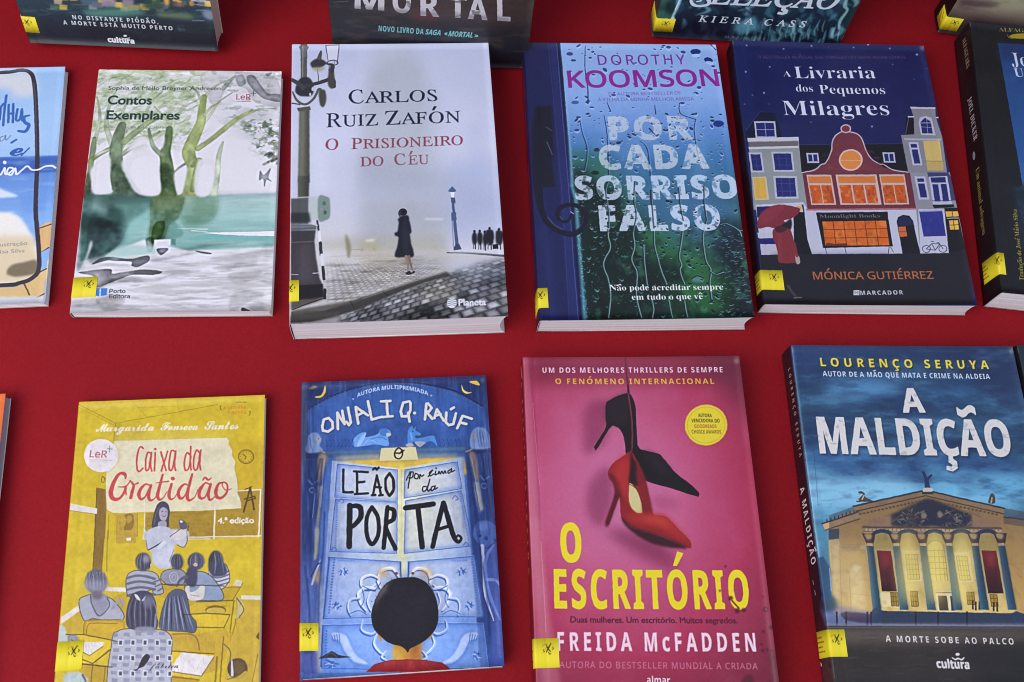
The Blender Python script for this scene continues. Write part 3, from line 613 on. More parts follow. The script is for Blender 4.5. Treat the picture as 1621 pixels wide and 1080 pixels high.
def art_carlos(a):
    a.bgrad([(0, 'c2c8e4'), (.35, 'cccfe6'), (.6, 'c9cadb'), (.75, 'cdc9cf'), (1, 'b9b3b4')]); a.z(450, 60, 4.503)
    a.put(np.clip((a.noise(160, 160) - .5) * 2, 0, 1), 'dcdcee', .45)
    # towers lost in the fog
    a.poly('540,470 660,60 900,55 1000,200 1050,320 1100,480 1100,1100 540,1100', 'b9bfcb', .55, False, 14); a.poly('560,560 620,240 760,160 900,150 1000,260 1030,1100 540,1100', 'aeb5bf', .4, False, 12)
    a.poly('1310,640 1420,560 1430,1300 1310,1300', 'b4badb', .35, False, 12); a.poly('180,620 300,760 330,1100 180,1100', 'd6d9ea', .6, False, 12)
    a.poly('540,840 1000,900 1560,1100 1560,1320 540,1500', 'a5aabb', .55, False, 22); a.z(450, 280, 4.5)
    a.poly('550,180 950,180 1150,330 1150,560 560,560', 'a7aab0', .5, False, 16); a.poly('230,470 560,430 1160,420 1160,560 560,600 240,560', 'a9a898', .55, False, 10)
    a.poly('1150,-100 1530,-100 1560,500 1150,500', 'a9b4da', .45, False, 18)
    # ground
    a.poly('45,560 560,530 1160,545 1570,580 1595,1010 40,1030', 'c9c5c6', 1, False, 5)
    a.poly('300,560 560,530 1150,545 1230,640 850,720 560,780 300,720', 'b9b09e', .75, False, 14); a.poly('230,520 480,520 580,650 430,760 250,760', 'd9d7dc', .7, False, 12)
    a.scatter(90, '300,600 1000,840', lambda x, y, r: a.line([(x, y), (x + 40 + 110 * r.random(), y - 4 - 14 * r.random())], [1, 5 + 5 * r.random(), 1], ['7d6f5e', '8f8474', 'e3dfdc', '6a5f55', 'a2988a'][r.integers(5)], .5, blur=.8))
    a.scatter(34, '560,670 900,830', lambda x, y, r: a.line([(x, y), (x + 60 + 80 * r.random(), y - 14)], [1, 8, 1], ['5a4c40', '766555'][r.integers(2)], .55, blur=.8))
    a.poly('900,560 1560,590 1590,760 1250,740 1100,680 860,720', 'b6b8c6', .6, False, 14); g1 = a.noise(60, 7, 3); gm = a.pmask('300,600 1000,600 1200,680 900,800 500,920 300,900', False, 12); a.put(gm * np.clip((g1 - .52) * 5, 0, 1), '6d6052', .55); a.put(gm * np.clip((.44 - g1) * 5, 0, 1), 'e6e2e2', .6)
    # cobbles, right and below the kerb
    cob = a.pmask('560,920 900,800 1190,700 1390,640 1575,600 1595,1015 380,1030', False, 6)
    a.put(cob, '8d8f98', .95); a.put(cob * np.clip((a.noise(60, 30) - .45) * 2.5, 0, 1), '77756a', .8); a.poly('820,850 1150,740 1200,860 1000,920 850,940', 'a6a392', .8, False, 10); a.poly('1200,680 1560,620 1590,900 1350,900', '8f9ab2', .8, False, 10)
    for i in range(24):
        y = 640 + i * 17
        a.line([(1330 - i * 10, y + 120 + i * 2), (1450, y + 40), (1580, y - 22)], [3, 4 + i * .12, 4], '2c3040', .8 if i < 14 else .5, blur=.6); a.line([(1330 - i * 10, y + 129 + i * 2), (1450, y + 49), (1580, y - 13)], [2, 3, 4], 'c5c8d6', .6, blur=.6)
    def cobble(x, y, r):
        s = (y - 780) / 240; 
        if x < 560 + (1030 - y) * .3 - 100: return
        a.poly([(x, y), (x + 26 + 34 * s, y - 10 - 12 * s), (x + 34 + 40 * s, y - 2 - 3 * s), (x + 8, y + 8 + 6 * s)], ['c3c2c4', 'b0afb4', '5b5a60', '3e3d44', '8d887e', 'd3d2d8'][r.integers(6)], .75, True, .8)
        a.line([(x, y + 10 + 7 * s), (x + 34 + 40 * s, y - 1)], [2, 5 + 3 * s, 2], '1e1f28', .8)
    a.scatter(260, '640,850 1570,1015', cobble); a.put(cob * np.clip((a.noise(16, 7, 2) - .6) * 7, 0, 1), '1c1d26', .75); a.put(cob * np.clip((.36 - a.noise(16, 6, 2)) * 7, 0, 1), 'd0d0da', .6); a.scatter(60, '380,980 800,1025', lambda x, y, r: a.line([(x, y), (x + 50, y - 12)], [2, 9, 2], ['23242c', 'd5d3d6', '44444c'][r.integers(3)], .8))
    gx, gy = a.grid(); 
    def setts(region, yh, tilt, rows, cols, al, lo, hi):
        yy = np.maximum(gy - yh + tilt * (gx - 1000), 12); v = rows * 900 / (yy + 120); r = np.floor(v); u = cols * (gx - 900) / (yy + 120) + .5 * (r % 2); c = np.floor(u); fv, fu = v - r, u - c
        hsh = np.mod(np.sin(r * 127.1 + c * 311.7) * 43758.5, 1); j = np.clip(np.minimum(np.minimum(fv, 1 - fv) * 3.4, np.minimum(fu, 1 - fu) * 3.4), 0, 1) ** .7
        t = (lo + (hi - lo) * hsh * (.55 + .45 * (1 - fv))) * j + .10 * (1 - j); t = np.clip(t + (a.noise(60, 30) - .5) * .5, .08, .9)
        a.put(region, np.stack([t, t * .99, t * 1.04], -1), al)
    setts(cob, 380, .30, 13, 9, .85, .22, .86); low = a.pmask('300,640 900,600 1180,690 900,760 500,880 280,920 300,760', False, 18); setts(low, 470, .05, 12, 9, .42, .42, .95)
    a.poly('1180,640 1560,600 1580,720 1300,760', 'c2c8d8', .4, False, 12); a.poly('900,820 1200,760 1240,860 1000,920', 'a8a48e', .35, False, 12)
    for i in range(11): a.line([(1290 - 8 * i, 740 + 15 * i), (1440, 680 + 14 * i), (1590, 618 + 13 * i)], [2, 5, 6], '23283a', .6, blur=.5)
    # kerb
    a.poly('50,960 280,950 500,880 900,760 1150,690 1190,712 1000,760 780,840 520,950 400,985 200,1030 45,1040', '3a3836', 1, False, .8); a.poly('60,950 500,880 900,755 1150,684 1180,696 900,770 520,890 280,955 60,985', '57524d', .9, False, 1.5); a.line('700,820 740,850', 4, '1d1c1e'); a.line('470,890 500,940', 4, '1d1c1e'); a.line('560,870 900,760 1150,688', 4, 'b5b0a8', .5)
    a.line('1160,552 1300,556 1560,580', [8, 14, 16], '44464e'); a.poly('1200,520 1560,535 1562,570 1170,552', 'cfcfdc', .8, False, 2)
    # faint far man and car
    a.poly('435,425 450,425 475,500 468,575 452,575 440,500', '857c62', .8, True, 2); a.poly('540,490 590,450 660,465 690,500 650,530 550,520', 'b4aa88', .6, True, 5); a.poly('580,455 640,450 640,465 590,470', 'e8e5da', .7, True, 2); a.line('470,525 540,522', 4, '8d8468', .6); a.ell(555, 525, 8, 12, '7f7860', .6, blur=2); a.ell(640, 522, 8, 10, '8c866c', .5, blur=2)
    a.poly('1000,308 1130,312 1130,322 1000,318', 'e8e8f0', .7, False, 2)
    # crowd
    for x, y, w, h in ((1335, 400, 34, 95), (1372, 398, 36, 100), (1412, 405, 28, 100), (1432, 382, 56, 118), (1502, 388, 48, 112)):
        a.ell(x + w * .5, y + 6, 9, 11, '20222c'); a.poly([(x + 4, y + 22), (x + w * .5, y + 14), (x + w - 2, y + 24), (x + w + 2, y + h * .7), (x + w * .8, y + h), (x + w * .25, y + h), (x, y + h * .65)], '22232d', 1, True, .5); a.line([(x + w * .35, y + h * .9), (x + w * .3, y + h + 32)], 6, '5f5a60'); a.line([(x + w * .7, y + h * .9), (x + w * .72, y + h + 34)], 7, '25262e')
    a.poly('1480,500 1520,496 1522,530 1484,532', '1b1c24')
    # far lamp
    a.line('1200,200 1212,330 1232,520', [16, 20, 24], '4a5d80'); a.poly('1165,118 1195,85 1225,116 1210,126 1180,126', '4f6186'); a.poly('1182,126 1212,126 1206,165 1190,165', 'e4e8f4'); a.poly('1184,165 1214,165 1218,205 1190,205', '46587a'); a.poly('1188,270 1222,268 1226,325 1190,330', '4b5f84'); a.line('1194,330 1206,520', 5, '6b7da2'); a.poly('1206,520 1224,490 1244,490 1262,530 1204,538', '3f4a62')
    # woman
    a.ell(845, 262, 30, 25, '1c1d28'); a.poly('812,265 832,250 828,292 818,290', '3b3236', .9, True)
    a.poly('832,290 880,288 892,330 906,400 894,420 900,470 922,572 850,580 788,574 806,500 812,440 790,430 786,410 808,395 815,330 810,318', '1d1e2a', 1, True, .5); a.poly('850,300 872,300 886,380 892,560 860,570 840,400', '2b2c3c', .7, True, 3)
    a.line('868,576 882,630 880,680', [20, 17, 9], '8d7a6c'); a.line('888,576 900,630 915,670', [18, 16, 9], '7b695e'); a.poly('868,690 892,676 905,690 925,676 928,690 895,704 868,702', '2a2422', 1, True); a.line('780,720 880,690', [2, 8, 2], '6a5c50', .7, blur=1)
    # lamp post, left
    a.z(450, 60, 4.503)
    a.line('140,60 140,300', [44, 34, 38], '5b5c58'); a.poly('108,64 172,64 160,100 152,140 130,140 118,100', '6d6d72', 1, True); a.line('132,60 130,300', 8, '9a9a94', .7)
    a.poly('120,290 170,286 200,320 210,380 190,420 120,420 80,390 90,330', '33353b', 1, True, 1); a.line('150,350 250,325 340,300 350,350', [30, 26, 30, 34], '3d3d42'); a.poly('320,230 345,190 360,300 366,330 340,370 310,330', '4a4844', 1, True, 1)
    a.line('50,300 100,330 130,360', [26, 30, 34], '45464a'); a.line('60,390 90,450 150,480 210,440 250,370 280,420', [12, 16, 18, 16, 18, 26], '5a5a54'); a.line('52,470 110,480', 10, '4c4c48'); a.poly('248,390 290,380 300,450 280,500 255,480', '4b4a44', 1, True, 1); a.ell(205, 370, 10, 14, 'c9cad4'); a.ell(185, 410, 8, 12, 'c2c3cc')
    a.poly('188,180 240,150 290,170 300,190 250,220 200,215', '3d3d42', 1, True, 1); a.line('262,100 250,150', [14, 30], '55554f'); a.line('235,200 245,310', 5, '4a4a4a'); a.line('320,200 318,240', 5, '4a4a4a'); a.poly('200,218 290,214 270,240 225,245', 'a9a48c', .8, True, 2)
    a.line('296,60 312,160', 6, '55565c'); a.line('390,56 378,180', 6, '55565c'); a.poly('300,60 388,56 376,160 314,164', 'd7d9e8', .9); a.line('296,58 392,54', 6, '6d6a62'); a.ring(345, 182, 38, 18, 7, '3d3e44'); a.line('300,190 345,200 340,240', [10, 22, 26], '3f3f44'); a.line('360,165 356,210', 4, '7a7b80')
    a.poly('108,505 180,500 182,1040 98,1040', '6e6f60', 1, False, 1, grad=((100, 0), (182, 0), '4c4d44')); a.poly('120,520 145,520 136,1040 112,1040', '8e8d7e', .6, False, 4); a.poly('92,505 185,494 190,520 100,530', '57574e')
    a.z(450, 280, 4.5); a.poly('98,0 178,0 176,160 98,160', '62645a', 1, False, .8, grad=((98, 0), (178, 0), '3a3b38')); a.line('98,152 180,150', 8, 'b5b8b4')
    a.poly('172,150 245,145 300,145 325,170 325,280 300,315 190,310 172,290', 'b9c2c4', 1, False, 1); a.poly('245,150 300,148 325,172 326,285 298,315 246,312', '7d8f88', 1, True, 1); a.ell(285, 195, 14, 16, '5d6e6a'); a.ell(292, 260, 12, 16, '4d5d5c'); a.ell(265, 235, 6, 6, '93a39c')
    a.poly('47,160 172,158 172,340 47,340', '55575a', 1, False, .8); a.poly('47,260 180,260 190,330 47,330', '2f3034', .9, False, 2); a.poly('47,340 225,345 232,380 47,385', '565960', 1, False, 1); a.poly('47,350 220,350 228,365 47,368', '868a92', .7, False, 2)
    a.poly('47,385 225,385 215,465 47,470', '3b3a3e', 1, False, 1); a.poly('47,470 216,465 222,540 250,720 272,770 47,770', '3f3a40', 1, False, 1); a.poly('90,480 190,480 210,760 90,760', '544e55', .6, False, 8); a.poly('47,770 275,765 285,860 200,880 47,885', '1f1b20', 1, False, 1); a.poly('47,880 300,860 240,890 47,950', '57514e', 1, False, 2)
    a.line('236,320 248,400', 14, '3c3e42'); a.line('250,395 256,475', 18, 'dedfe6'); a.line('258,475 264,560', 22, '33343a'); a.line('268,560 276,645', 20, 'd6d7de'); a.line('276,645 284,730', 20, '2e2f34'); a.line('290,805 290,865', 18, '211d22'); a.line('222,470 250,640 275,760', 6, 'c9c9ce'); a.line('52,698 100,698', 5, 'b9b4b6'); a.line('60,945 180,900 280,868', 6, '1e1b1c'); a.line('205,690 262,685', 6, 'c8c8cc'); a.line('200,340 232,350', 12, 'c5c8cc')
    a.poly('45,985 400,960 395,1000 210,1030 45,1040', '4f4a46', .8, False, 3)
    # text
    a.z(450, 60, 4.503); D = '1c2138'
    for s, x0, y0, x1, y1, c in (('C', 462, 477, 568, 474, 106), ('ARLOS', 572, 474, 1090, 462, 88), ('R', 302, 645, 410, 642, 108), ('UIZ', 418, 640, 668, 633, 88), ('Z', 726, 632, 828, 629, 108), ('AFÓN', 832, 628, 1258, 618, 88)):
        a.text(s, (x0, y0), (x1, y1), c, D, 'serifi', unslant=-.235, wt=2.2, a=.95)
    R = '8d3f4c'
    for s, x0, y0, x1, y1, c in (('O', 296, 806, 386, 804, 84), ('P', 480, 802, 556, 800, 84), ('RISIONEIRO', 564, 799, 1274, 780, 72), ('DO', 545, 926, 708, 922, 72), ('C', 786, 918, 866, 916, 84), ('ÉU', 886, 917, 1032, 914, 70)):
        a.text(s, (x0, y0), (x1, y1), c, R if x0 < 600 else '8a4f58', 'serifi', unslant=-.235, wt=2.6, a=.92)
    a.z(450, 280, 4.5); a.ell(1193, 906, 36, 36, 'd9dbe4'); 
    for y in (882, 896, 910, 924): a.line([(1162, y + 3), (1193, y - 4), (1226, y + 3)], 5, '7c7f88')
    a.text('Planeta', (1242, 925), (1434, 924), 46, 'dcdee6', 'hum', wt=4)
def art_por(a):
    a.z(820, 60, 4.266)
    a.bgrad([(0, '95b4e4'), (.2, '8fb0e8'), (.34, '648fcc'), (.45, '4276a8'), (.55, '386888'), (.66, '2a555e'), (.78, '1d3a36'), (.9, '17302a'), (1, '101f1e')])
    a.img[:, :int(a.ox)] = hx('5d1628')  # spine painted dark red for the cloth reflected in its gloss
    n = a.noise(60, 70); a.put(np.clip((n - .5) * 2.4, 0, 1), 'a9c8f2', .25)
    # dark green garden seen through the wet glass
    a.poly('350,780 600,800 640,900 760,1100 700,1400 420,1500 350,1000', '2e6a55', .8, True, 16); a.poly('360,930 560,1000 700,1080 690,1500 620,1960 400,1960', '0f201e', .95, True, 14)
    a.z(820, 290, 4.266); a.poly('820,330 1000,300 1250,420 1300,560 1200,640 1000,560 860,480', '2d6a3c', .85, True, 14); a.poly('1000,650 1300,600 1480,700 1420,860 1080,900', '2a6a35', .8, True, 16)
    a.poly('600,250 760,250 840,420 900,560 1050,580 1060,700 980,760 800,920 500,920 480,500', '10201d', .9, True, 12); a.poly('1350,330 1500,300 1590,900 1480,920 1440,640 1340,480', '131f2b', .9, True, 10); a.poly('900,100 1350,80 1400,330 1000,330', '43719f', .7, True, 20); a.poly('1000,330 1350,340 1330,470 1010,420', '3b6a8a', .5, True, 20)
    a.poly('1000,600 1100,570 1150,640 1080,690', '152c20', .8, True, 8); a.poly('1170,650 1210,632 1250,650 1240,675 1180,672', '5f8f9a', .7, True, 2); a.line('1165,655 1205,634 1250,650', 7, '101c1c', .9)
    gd = a.pmask('430,250 1590,250 1600,920 440,920', False, 10); a.put(gd * np.clip((a.noise(40, 46, 3) - .52) * 4, 0, 1), '0b1716', .6); a.put(gd * np.clip((a.noise(26, 30, 3) - .6) * 5, 0, 1), '4a8a6c', .5)
    # drops
    def drop(x, y, r, dark, lite, k=1.):
        w = (5 + 15 * r.random() ** 2.5) * k; h = w * (.45 + .45 * r.random()); rot = r.normal(0, 22)
        a.ell(x, y, w, h, lite, .6, rot, n=12); a.ell(x - w * .08, y - h * .42, w * .86, h * .6, dark, .92, rot, n=12); a.line([(x - w * .5, y + h * .7), (x + w * .1, y + h * .95), (x + w * .6, y + h * .6)], [1, max(2.5, w * .28), 1], lite, .9)
    a.z(820, 60, 4.266)
    a.scatter(190, '340,60 1380,860', lambda x, y, r: drop(x, y, r, '27407f', 'b4d0f4', 1.1) if r.random() < .75 else None)
    a.scatter(130, '360,520 1430,1000', lambda x, y, r: drop(x, y, r, '1d3050', '8fb2e0', 1.1))
    a.z(820, 290, 4.266)
    a.scatter(150, '430,60 1490,500', lambda x, y, r: drop(x, y, r, '0d1a22', '5f96a4', 1.0)); a.scatter(230, '460,330 1580,915', lambda x, y, r: drop(x, y, r, '09141a', ['5f8f92', '4b8a76', '7fb0b4', '2f5c50'][r.integers(4)], 1.0))
    a.scatter(180, '1340,330 1585,915', lambda x, y, r: a.line([(x, y), (x + 10 + 12 * r.random(), y + 4 - 10 * r.random())], [3, 9, 3], ['7fa6b0', '5f8a8f', '9fc0c8', '0b141c'][r.integers(4)], .8))
    a.scatter(70, '470,350 1000,915', lambda x, y, r: a.line([(x, y), (x + 14 * r.normal(), y + 16 + 14 * r.random())], [2, 6, 2], ['4f9a8a', '6fa79c', '0b1618'][r.integers(3)], .7))
    a.line('430,400 440,640 470,915', 34, '14302f', .7, blur=5); a.line('700,500 740,500', 10, '3f9a8c', .7, blur=1)
    # runs
    a.z(820, 60, 4.266)
    for p in ('580,530 598,640 606,780 610,930', '418,565 432,640 465,760 448,900', '455,60 452,200 470,340 472,450', '600,440 625,500', '920,460 928,520', '1085,450 1095,520 1195,560', '1195,560 1185,640 1210,800 1240,900', '820,700 870,760 890,940'):
        a.line(p, [4, 6, 8], '1d2f55', .85); a.line([(x + 8, y) for x, y in pts(p)], 3, '8fb4ea', .6)
    a.z(820, 290, 4.266)
    runs = ['605,0 590,60 612,220 605,350 620,440 580,520 575,570 605,650 622,760 608,910', '785,0 780,120 795,220 775,330 785,430 765,520 800,610 795,720 800,790 830,910', '895,60 905,200 915,310 920,430 940,510 965,600 1000,690', '1080,40 1095,180 1112,260 1100,400 1085,500 1100,560 1090,600 1120,690', '1250,30 1252,150 1268,260 1245,360 1250,450 1268,540 1300,600 1290,680 1305,790', '845,420 850,520 862,640 868,690', '900,790 912,850 905,915', '1010,770 1030,870 1040,915', '1290,600 1330,625 1380,610', '1120,800 1130,860 1140,910', '1360,290 1400,285 1480,330 1500,370']
    for p in runs:
        a.line(p, 15, '0a1416', .95); a.line([(x + 3, y) for x, y in pts(p)], 7, '86b0ae', .85); a.line([(x - 5, y) for x, y in pts(p)], 3, '27423f', .9)
    # blue painted frame with black latch, left
    a.z(820, 60, 4.266)
    fr = '-30,30 285,30 300,180 330,560 360,1010 400,1450 430,1700 450,2020 60,2020'
    a.poly(fr, '1d2150', 1); a.poly('170,40 200,40 330,1500 360,2000 200,2000', '1d2252', .8, False, 6); a.poly('215,40 268,40 300,420 345,1010 378,1500 420,2000 360,2000 300,1300', '252b62', 1, False, 2)
    a.line('272,40 300,330 335,700 365,1100 400,1600 430,2010', 14, '12163a', .9, smooth=False); a.line('262,40 292,420 340,1000 372,1500 414,2000', 4, '5a64b0', .7, smooth=False); a.line('205,40 300,1100 350,2000', 4, '4a5298', .4, smooth=False); a.line('130,900 230,1900', 26, '3a4088', .35, blur=8)
    a.line('290,45 315,300 345,700 365,1000', [5, 8, 12, 18], '8cc0de', .7, blur=1.5); a.z(820, 290, 4.266); a.line('360,20 390,110 410,400 425,600 450,915', [16, 24, 20, 16, 22], '6fb4cc', .75, smooth=False, blur=2); a.scatter(80, '395,340 470,915', lambda x, y, r: a.ell(385 + (y / 915) * 75 + 8 * r.normal(), y, 4, 4, '9fd6e4', .5, n=8))
    a.z(820, 60, 4.266); a.poly('115,465 228,460 240,800 230,840 250,1010 150,1010 100,900 95,600', '181628', 1, False, 2); a.line('190,605 228,630', 6, '55567a', .8); a.line('195,705 230,790', 7, '5a5a80', .8)
    a.z(820, 290, 4.266)
    a.line('140,-220 135,0 150,150 180,240 230,300 300,335 370,345 430,310 450,250 440,190 395,155 330,150 280,175 265,215 280,250 320,262 350,240 355,215', [80, 66, 44, 38, 36, 36, 36, 36, 36, 34, 32, 30, 28, 26, 24, 22, 20, 16, 12], '171529', 1)
    a.line('200,230 240,280 300,315', 6, '6a6c90', .8, blur=.6); a.line('280,225 300,250', 4, '7c7ea4', .7); a.line('355,195 375,210', 6, 'b8bcd8', .9); a.line('440,230 425,290 390,320', 4, '4a4c70', .7)
    # lettering
    a.z(820, 60, 4.266); P = '8d2a90'
    a.text('DOROTHY', (543, 187), (1128, 186), 72, '7a2f96', 'sansm', wt=2, sp=.12); a.text('KOOMSON', (344, 338), (1352, 334), 120, P, 'sansm', wt=7)
    a.text('DA AUTORA BESTSELLER DE', (612, 394), (1098, 390), 22, '77509c', 'sans', wt=1, a=.85); a.text('A FILHA DA MINHA MELHOR AMIGA', (540, 433), (1185, 432), 24, '77509c', 'sans', wt=1, a=.85)
    def worn(txt, x0, x1, y, cap, al):
        m = a.tmask(txt, (x0, y), (x1, y), cap, 'sansb', sp=.05, wt=14); n = a.noise(9, 9, 2); n2 = a.noise(26, 26, 2)
        m = m * np.clip(1.25 - np.clip((n - .57) * 7, 0, 1) * .8 - np.clip((.40 - n2) * 4, 0, 1) * .55, .1, 1); a.put(np.clip(m, 0, 1), 'd3dff2' if y < 600 else 'dcdfe2', al)
    worn('POR', 625, 1170, 690, 160, .62); worn('CADA', 560, 1280, 888, 165, .70)
    a.z(820, 290, 4.266); worn('SORRISO', 395, 1475, 110, 160, .80); worn('FALSO', 560, 1360, 322, 172, .84)
    for p in ('605,0 590,60 612,220 605,330', '785,0 780,120 795,220 775,330', '895,60 905,200 915,310', '1080,40 1095,180 1112,260', '1250,30 1252,150 1268,260'):
        a.line(p, 9, '22344a', .8); a.line([(x + 6, y) for x, y in pts(p)], 3, '9fbcc8', .7)
    a.scatter(130, '400,0 1400,320', lambda x, y, r: drop(x, y, r, '24323c', 'c8d4dc', .75)); a.z(820, 60, 4.266); a.line('885,620 925,665', [10, 16, 4], '1c2540', .9); a.scatter(80, '560,540 1250,880', lambda x, y, r: drop(x, y, r, '33507f', 'b8d0ee', .7))
    a.ell(1195, 102, 34, 19, '1f2f7c'); a.ell(1198, 128, 30, 12, 'b9d2f4', .9); a.ell(1282, 160, 30, 18, '20337e', 1, 15); a.ell(1290, 180, 28, 12, 'b4cef2', .9, 15); a.ell(1348, 592, 36, 22, '24357c'); a.ell(350, 112, 22, 12, '2c4176', .9); a.ell(375, 155, 18, 8, '2c4176', .9); a.line('1290,50 1330,90', 8, '2a3d80'); a.ell(530, 760, 20, 12, '1d2c4c', .9); a.ell(520, 915, 28, 14, '14221f', .9); a.ell(385, 440, 26, 12, '35508f', .8)
    a.z(820, 290, 4.266); a.text('Não pode acreditar sempre', (618, 728), (1382, 728), 40, 'e2e4e8', 'serifb', wt=1); a.text('em tudo o que vê', (768, 792), (1246, 790), 40, 'e2e4e8', 'serifb', wt=1)

def win(a, x0, y0, x1, y1, glass, frame, nx=2, ny=2, sk=0, fw=9, bar=3, barc=None):
    """a window in its frame: a slanted box, glazing bars"""
    q = lambda u, v: (x0 + (x1 - x0) * u + sk * v, y0 + (y1 - y0) * v)
    a.poly([q(0, 0), q(1, 0), q(1, 1), q(0, 1)], frame); fx, fy = fw / (x1 - x0), fw / (y1 - y0)
    a.poly([q(fx, fy), q(1 - fx, fy), q(1 - fx, 1 - fy), q(fx, 1 - fy)], glass)
    for i in range(1, nx): a.line([q(i / nx, fy), q(i / nx, 1 - fy)], bar, barc or frame, smooth=False)
    for j in range(1, ny): a.line([q(fx, j / ny), q(1 - fx, j / ny)], bar, barc or frame, smooth=False)

def art_liv(a):
    a.img[:] = hx('1d2054'); a.img[:, :int(a.ox)] = hx('17141c'); a.z(1155, 60, 4.768)
    a.put(np.clip((a.noise(50, 50) - .45) * 2, 0, 1), '242a63', .5); a.poly('50,50 120,50 170,700 130,900', '1f2b62', .6, False, 10)
    for x, y, r in ((126, 60, 6), (405, 86, 6), (615, 64, 6), (932, 76, 5), (1042, 54, 8), (1206, 85, 6), (1410, 133, 8), (300, 222, 6), (120, 258, 7), (257, 418, 7), (1072, 674, 7), (1226, 206, 4), (170, 435, 4), (1483, 240, 3), (612, 640, 4), (292, 503, 3), (110, 503, 4), (745, 70, 3), (1390, 320, 3), (530, 130, 3)):
        a.ell(x, y, r, r, 'b9bfe4', .95, blur=.6, n=12)
    a.text('O BESTSELLER MUNDIAL QUE CONQUISTOU QUEM ADORA LIVROS', (215, 158), (1325, 162), 22, '634a72', 'sans', wt=.8)
    W = 'd5d8ea'
    a.text('A', (402, 295), (465, 297), 46, W, 'serifb', wt=-1.5); a.text('Livraria', (492, 308), (1105, 311), 95, W, 'serifb', wt=-2.4)
    a.text('dos', (500, 408), (630, 411), 58, W, 'serifb', wt=-1.5); a.text('Pequenos', (678, 424), (1175, 430), 70, W, 'serifb', wt=-1.8); a.text('Milagres', (405, 586), (1208, 590), 116, W, 'serifb', wt=-3)
    D = '15141d'; LB = '9ea0a6'; NV = '25286a'; FRM = 'b4b6c8'
    # dark roofs
    a.poly('120,720 225,565 340,570 400,760 120,770', '171a33'); a.line('122,700 225,560 250,560', 3, '4a4f86', .7, smooth=False)
    a.poly('520,812 1310,806 1350,1040 530,1040', D); a.line('525,810 780,806', 3, '5a5e90', .6); a.line('1010,806 1300,806', 3, '5a5e90', .6)
    a.poly('1330,600 1390,590 1400,735 1320,740', D); a.line('1350,600 1325,735', 4, '8d90a8', .7)
    # left house
    a.poly('140,770 520,770 550,1110 560,1300 180,1300', '8f9496'); a.put(a.pmask('140,830 520,830 550,1110 560,1300 180,1300') * np.clip((a.noise(40, 40) - .45) * 2, 0, 1), '7c8288', .5)
    win(a, 182, 632, 342, 760, NV, FRM, 2, 2, 12, 13, 4); a.poly('132,758 520,750 520,778 136,786', 'c3c5d2'); a.poly('140,790 515,784 515,818 142,824', '6d6468'); a.poly('140,828 518,818 520,834 144,844', 'c3c5d2')
    win(a, 140, 868, 240, 1018, NV, FRM, 2, 3, 22, 14, 3, '454a8a'); win(a, 312, 862, 472, 1014, NV, FRM, 3, 3, 18, 14, 3, '454a8a')
    # gabled house
    a.poly('545,1028 650,1000 700,965 735,945 770,860 780,760 830,715 845,706 905,706 960,720 1000,760 1015,820 1050,900 1110,955 1170,985 1250,1010 1345,1028 1390,1400 560,1400', '713340'); a.line('545,1020 640,1000 690,960 725,945 765,860 778,770 835,716 915,716 975,740 1005,790 1025,850 1070,920 1130,958 1160,962 1230,1002 1345,1022', 9, 'c2b3c4'); a.ell(875, 690, 40, 34, 'c2b3c4'); a.ell(875, 690, 30, 25, '7d3442')
    a.put(a.pmask('780,780 990,780 1250,1020 600,1020') * np.clip((a.noise(30, 8) - .5) * 3, 0, 1), '82404c', .5)
    a.ell(912, 926, 90, 82, 'd9b8b4'); a.ell(912, 926, 78, 70, 'd98746'); a.line('834,928 990,930', 3, 'f0c890'); a.line('870,870 950,985', 2, 'e8a866', .6)
    win(a, 577, 872, 668, 948, NV, FRM, 2, 1, 8, 12, 9); win(a, 1150, 870, 1240, 948, NV, FRM, 2, 1, 12, 12, 9)
    # right house
    a.poly('1360,530 1548,535 1550,600 1600,760 1640,1060 1680,1300 1360,1300 1340,1000 1290,740 1390,735 1385,600', '85838e'); a.poly('1360,527 1548,533 1548,546 1362,542', 'bcbccb'); a.poly('1340,597 1390,597 1390,608 1342,608', 'bcbccb'); a.poly('1550,605 1575,605 1575,615 1552,615', 'bcbccb')
    a.poly('1422,650 1430,610 1475,598 1520,612 1550,745 1440,740', FRM); a.poly('1436,645 1470,612 1512,640 1530,730 1450,728', NV); a.line('1482,615 1492,730', 3, FRM); a.line('1444,680 1525,684', 3, FRM); a.line('1440,650 1515,650', 5, FRM)
    a.poly('1315,765 1590,770 1592,784 1318,778', 'b9bac8', .7)
    win(a, 1345, 795, 1418, 970, NV, FRM, 1, 1, 34, 14); a.poly('1352,836 1425,836 1427,850 1354,850', FRM); a.poly('1455,785 1580,785 1610,1010 1490,1010', 'cdb26c'); a.line('1515,785 1545,1010', 2, 'a98f50', .6); a.poly('1480,940 1605,940 1612,1010 1490,1010', 'b69c60', .7); a.line('1475,938 1610,940', 3, '5d5850')
    # storey below
    a.z(1175, 275, 4.266)
    a.poly('66,0 420,0 440,240 470,540 130,550 90,215', '8f9396'); a.poly('66,25 160,22 180,178 84,180', 'c9b9a0'); a.poly('74,32 150,30 166,170 90,172', 'd2a94c')
    win(a, 208, 18, 366, 172, NV, FRM, 3, 3, 14, 14, 4, '454a8a')
    a.poly('88,212 410,195 440,240 465,545 130,552', 'bfc0d4'); a.poly('90,225 205,220 300,225 400,212 410,268 340,268 350,460 240,540 128,552', '201f58', 0); a.poly('96,225 200,222 210,290 100,300', '1f1d55')
    a.poly('320,215 400,212 412,265 345,265 360,460 420,550 470,545 440,460 420,270 412,212', D); a.poly('345,262 412,262 440,450 470,545 350,548', D); a.poly('365,222 398,220 402,252 372,254', 'dca444')
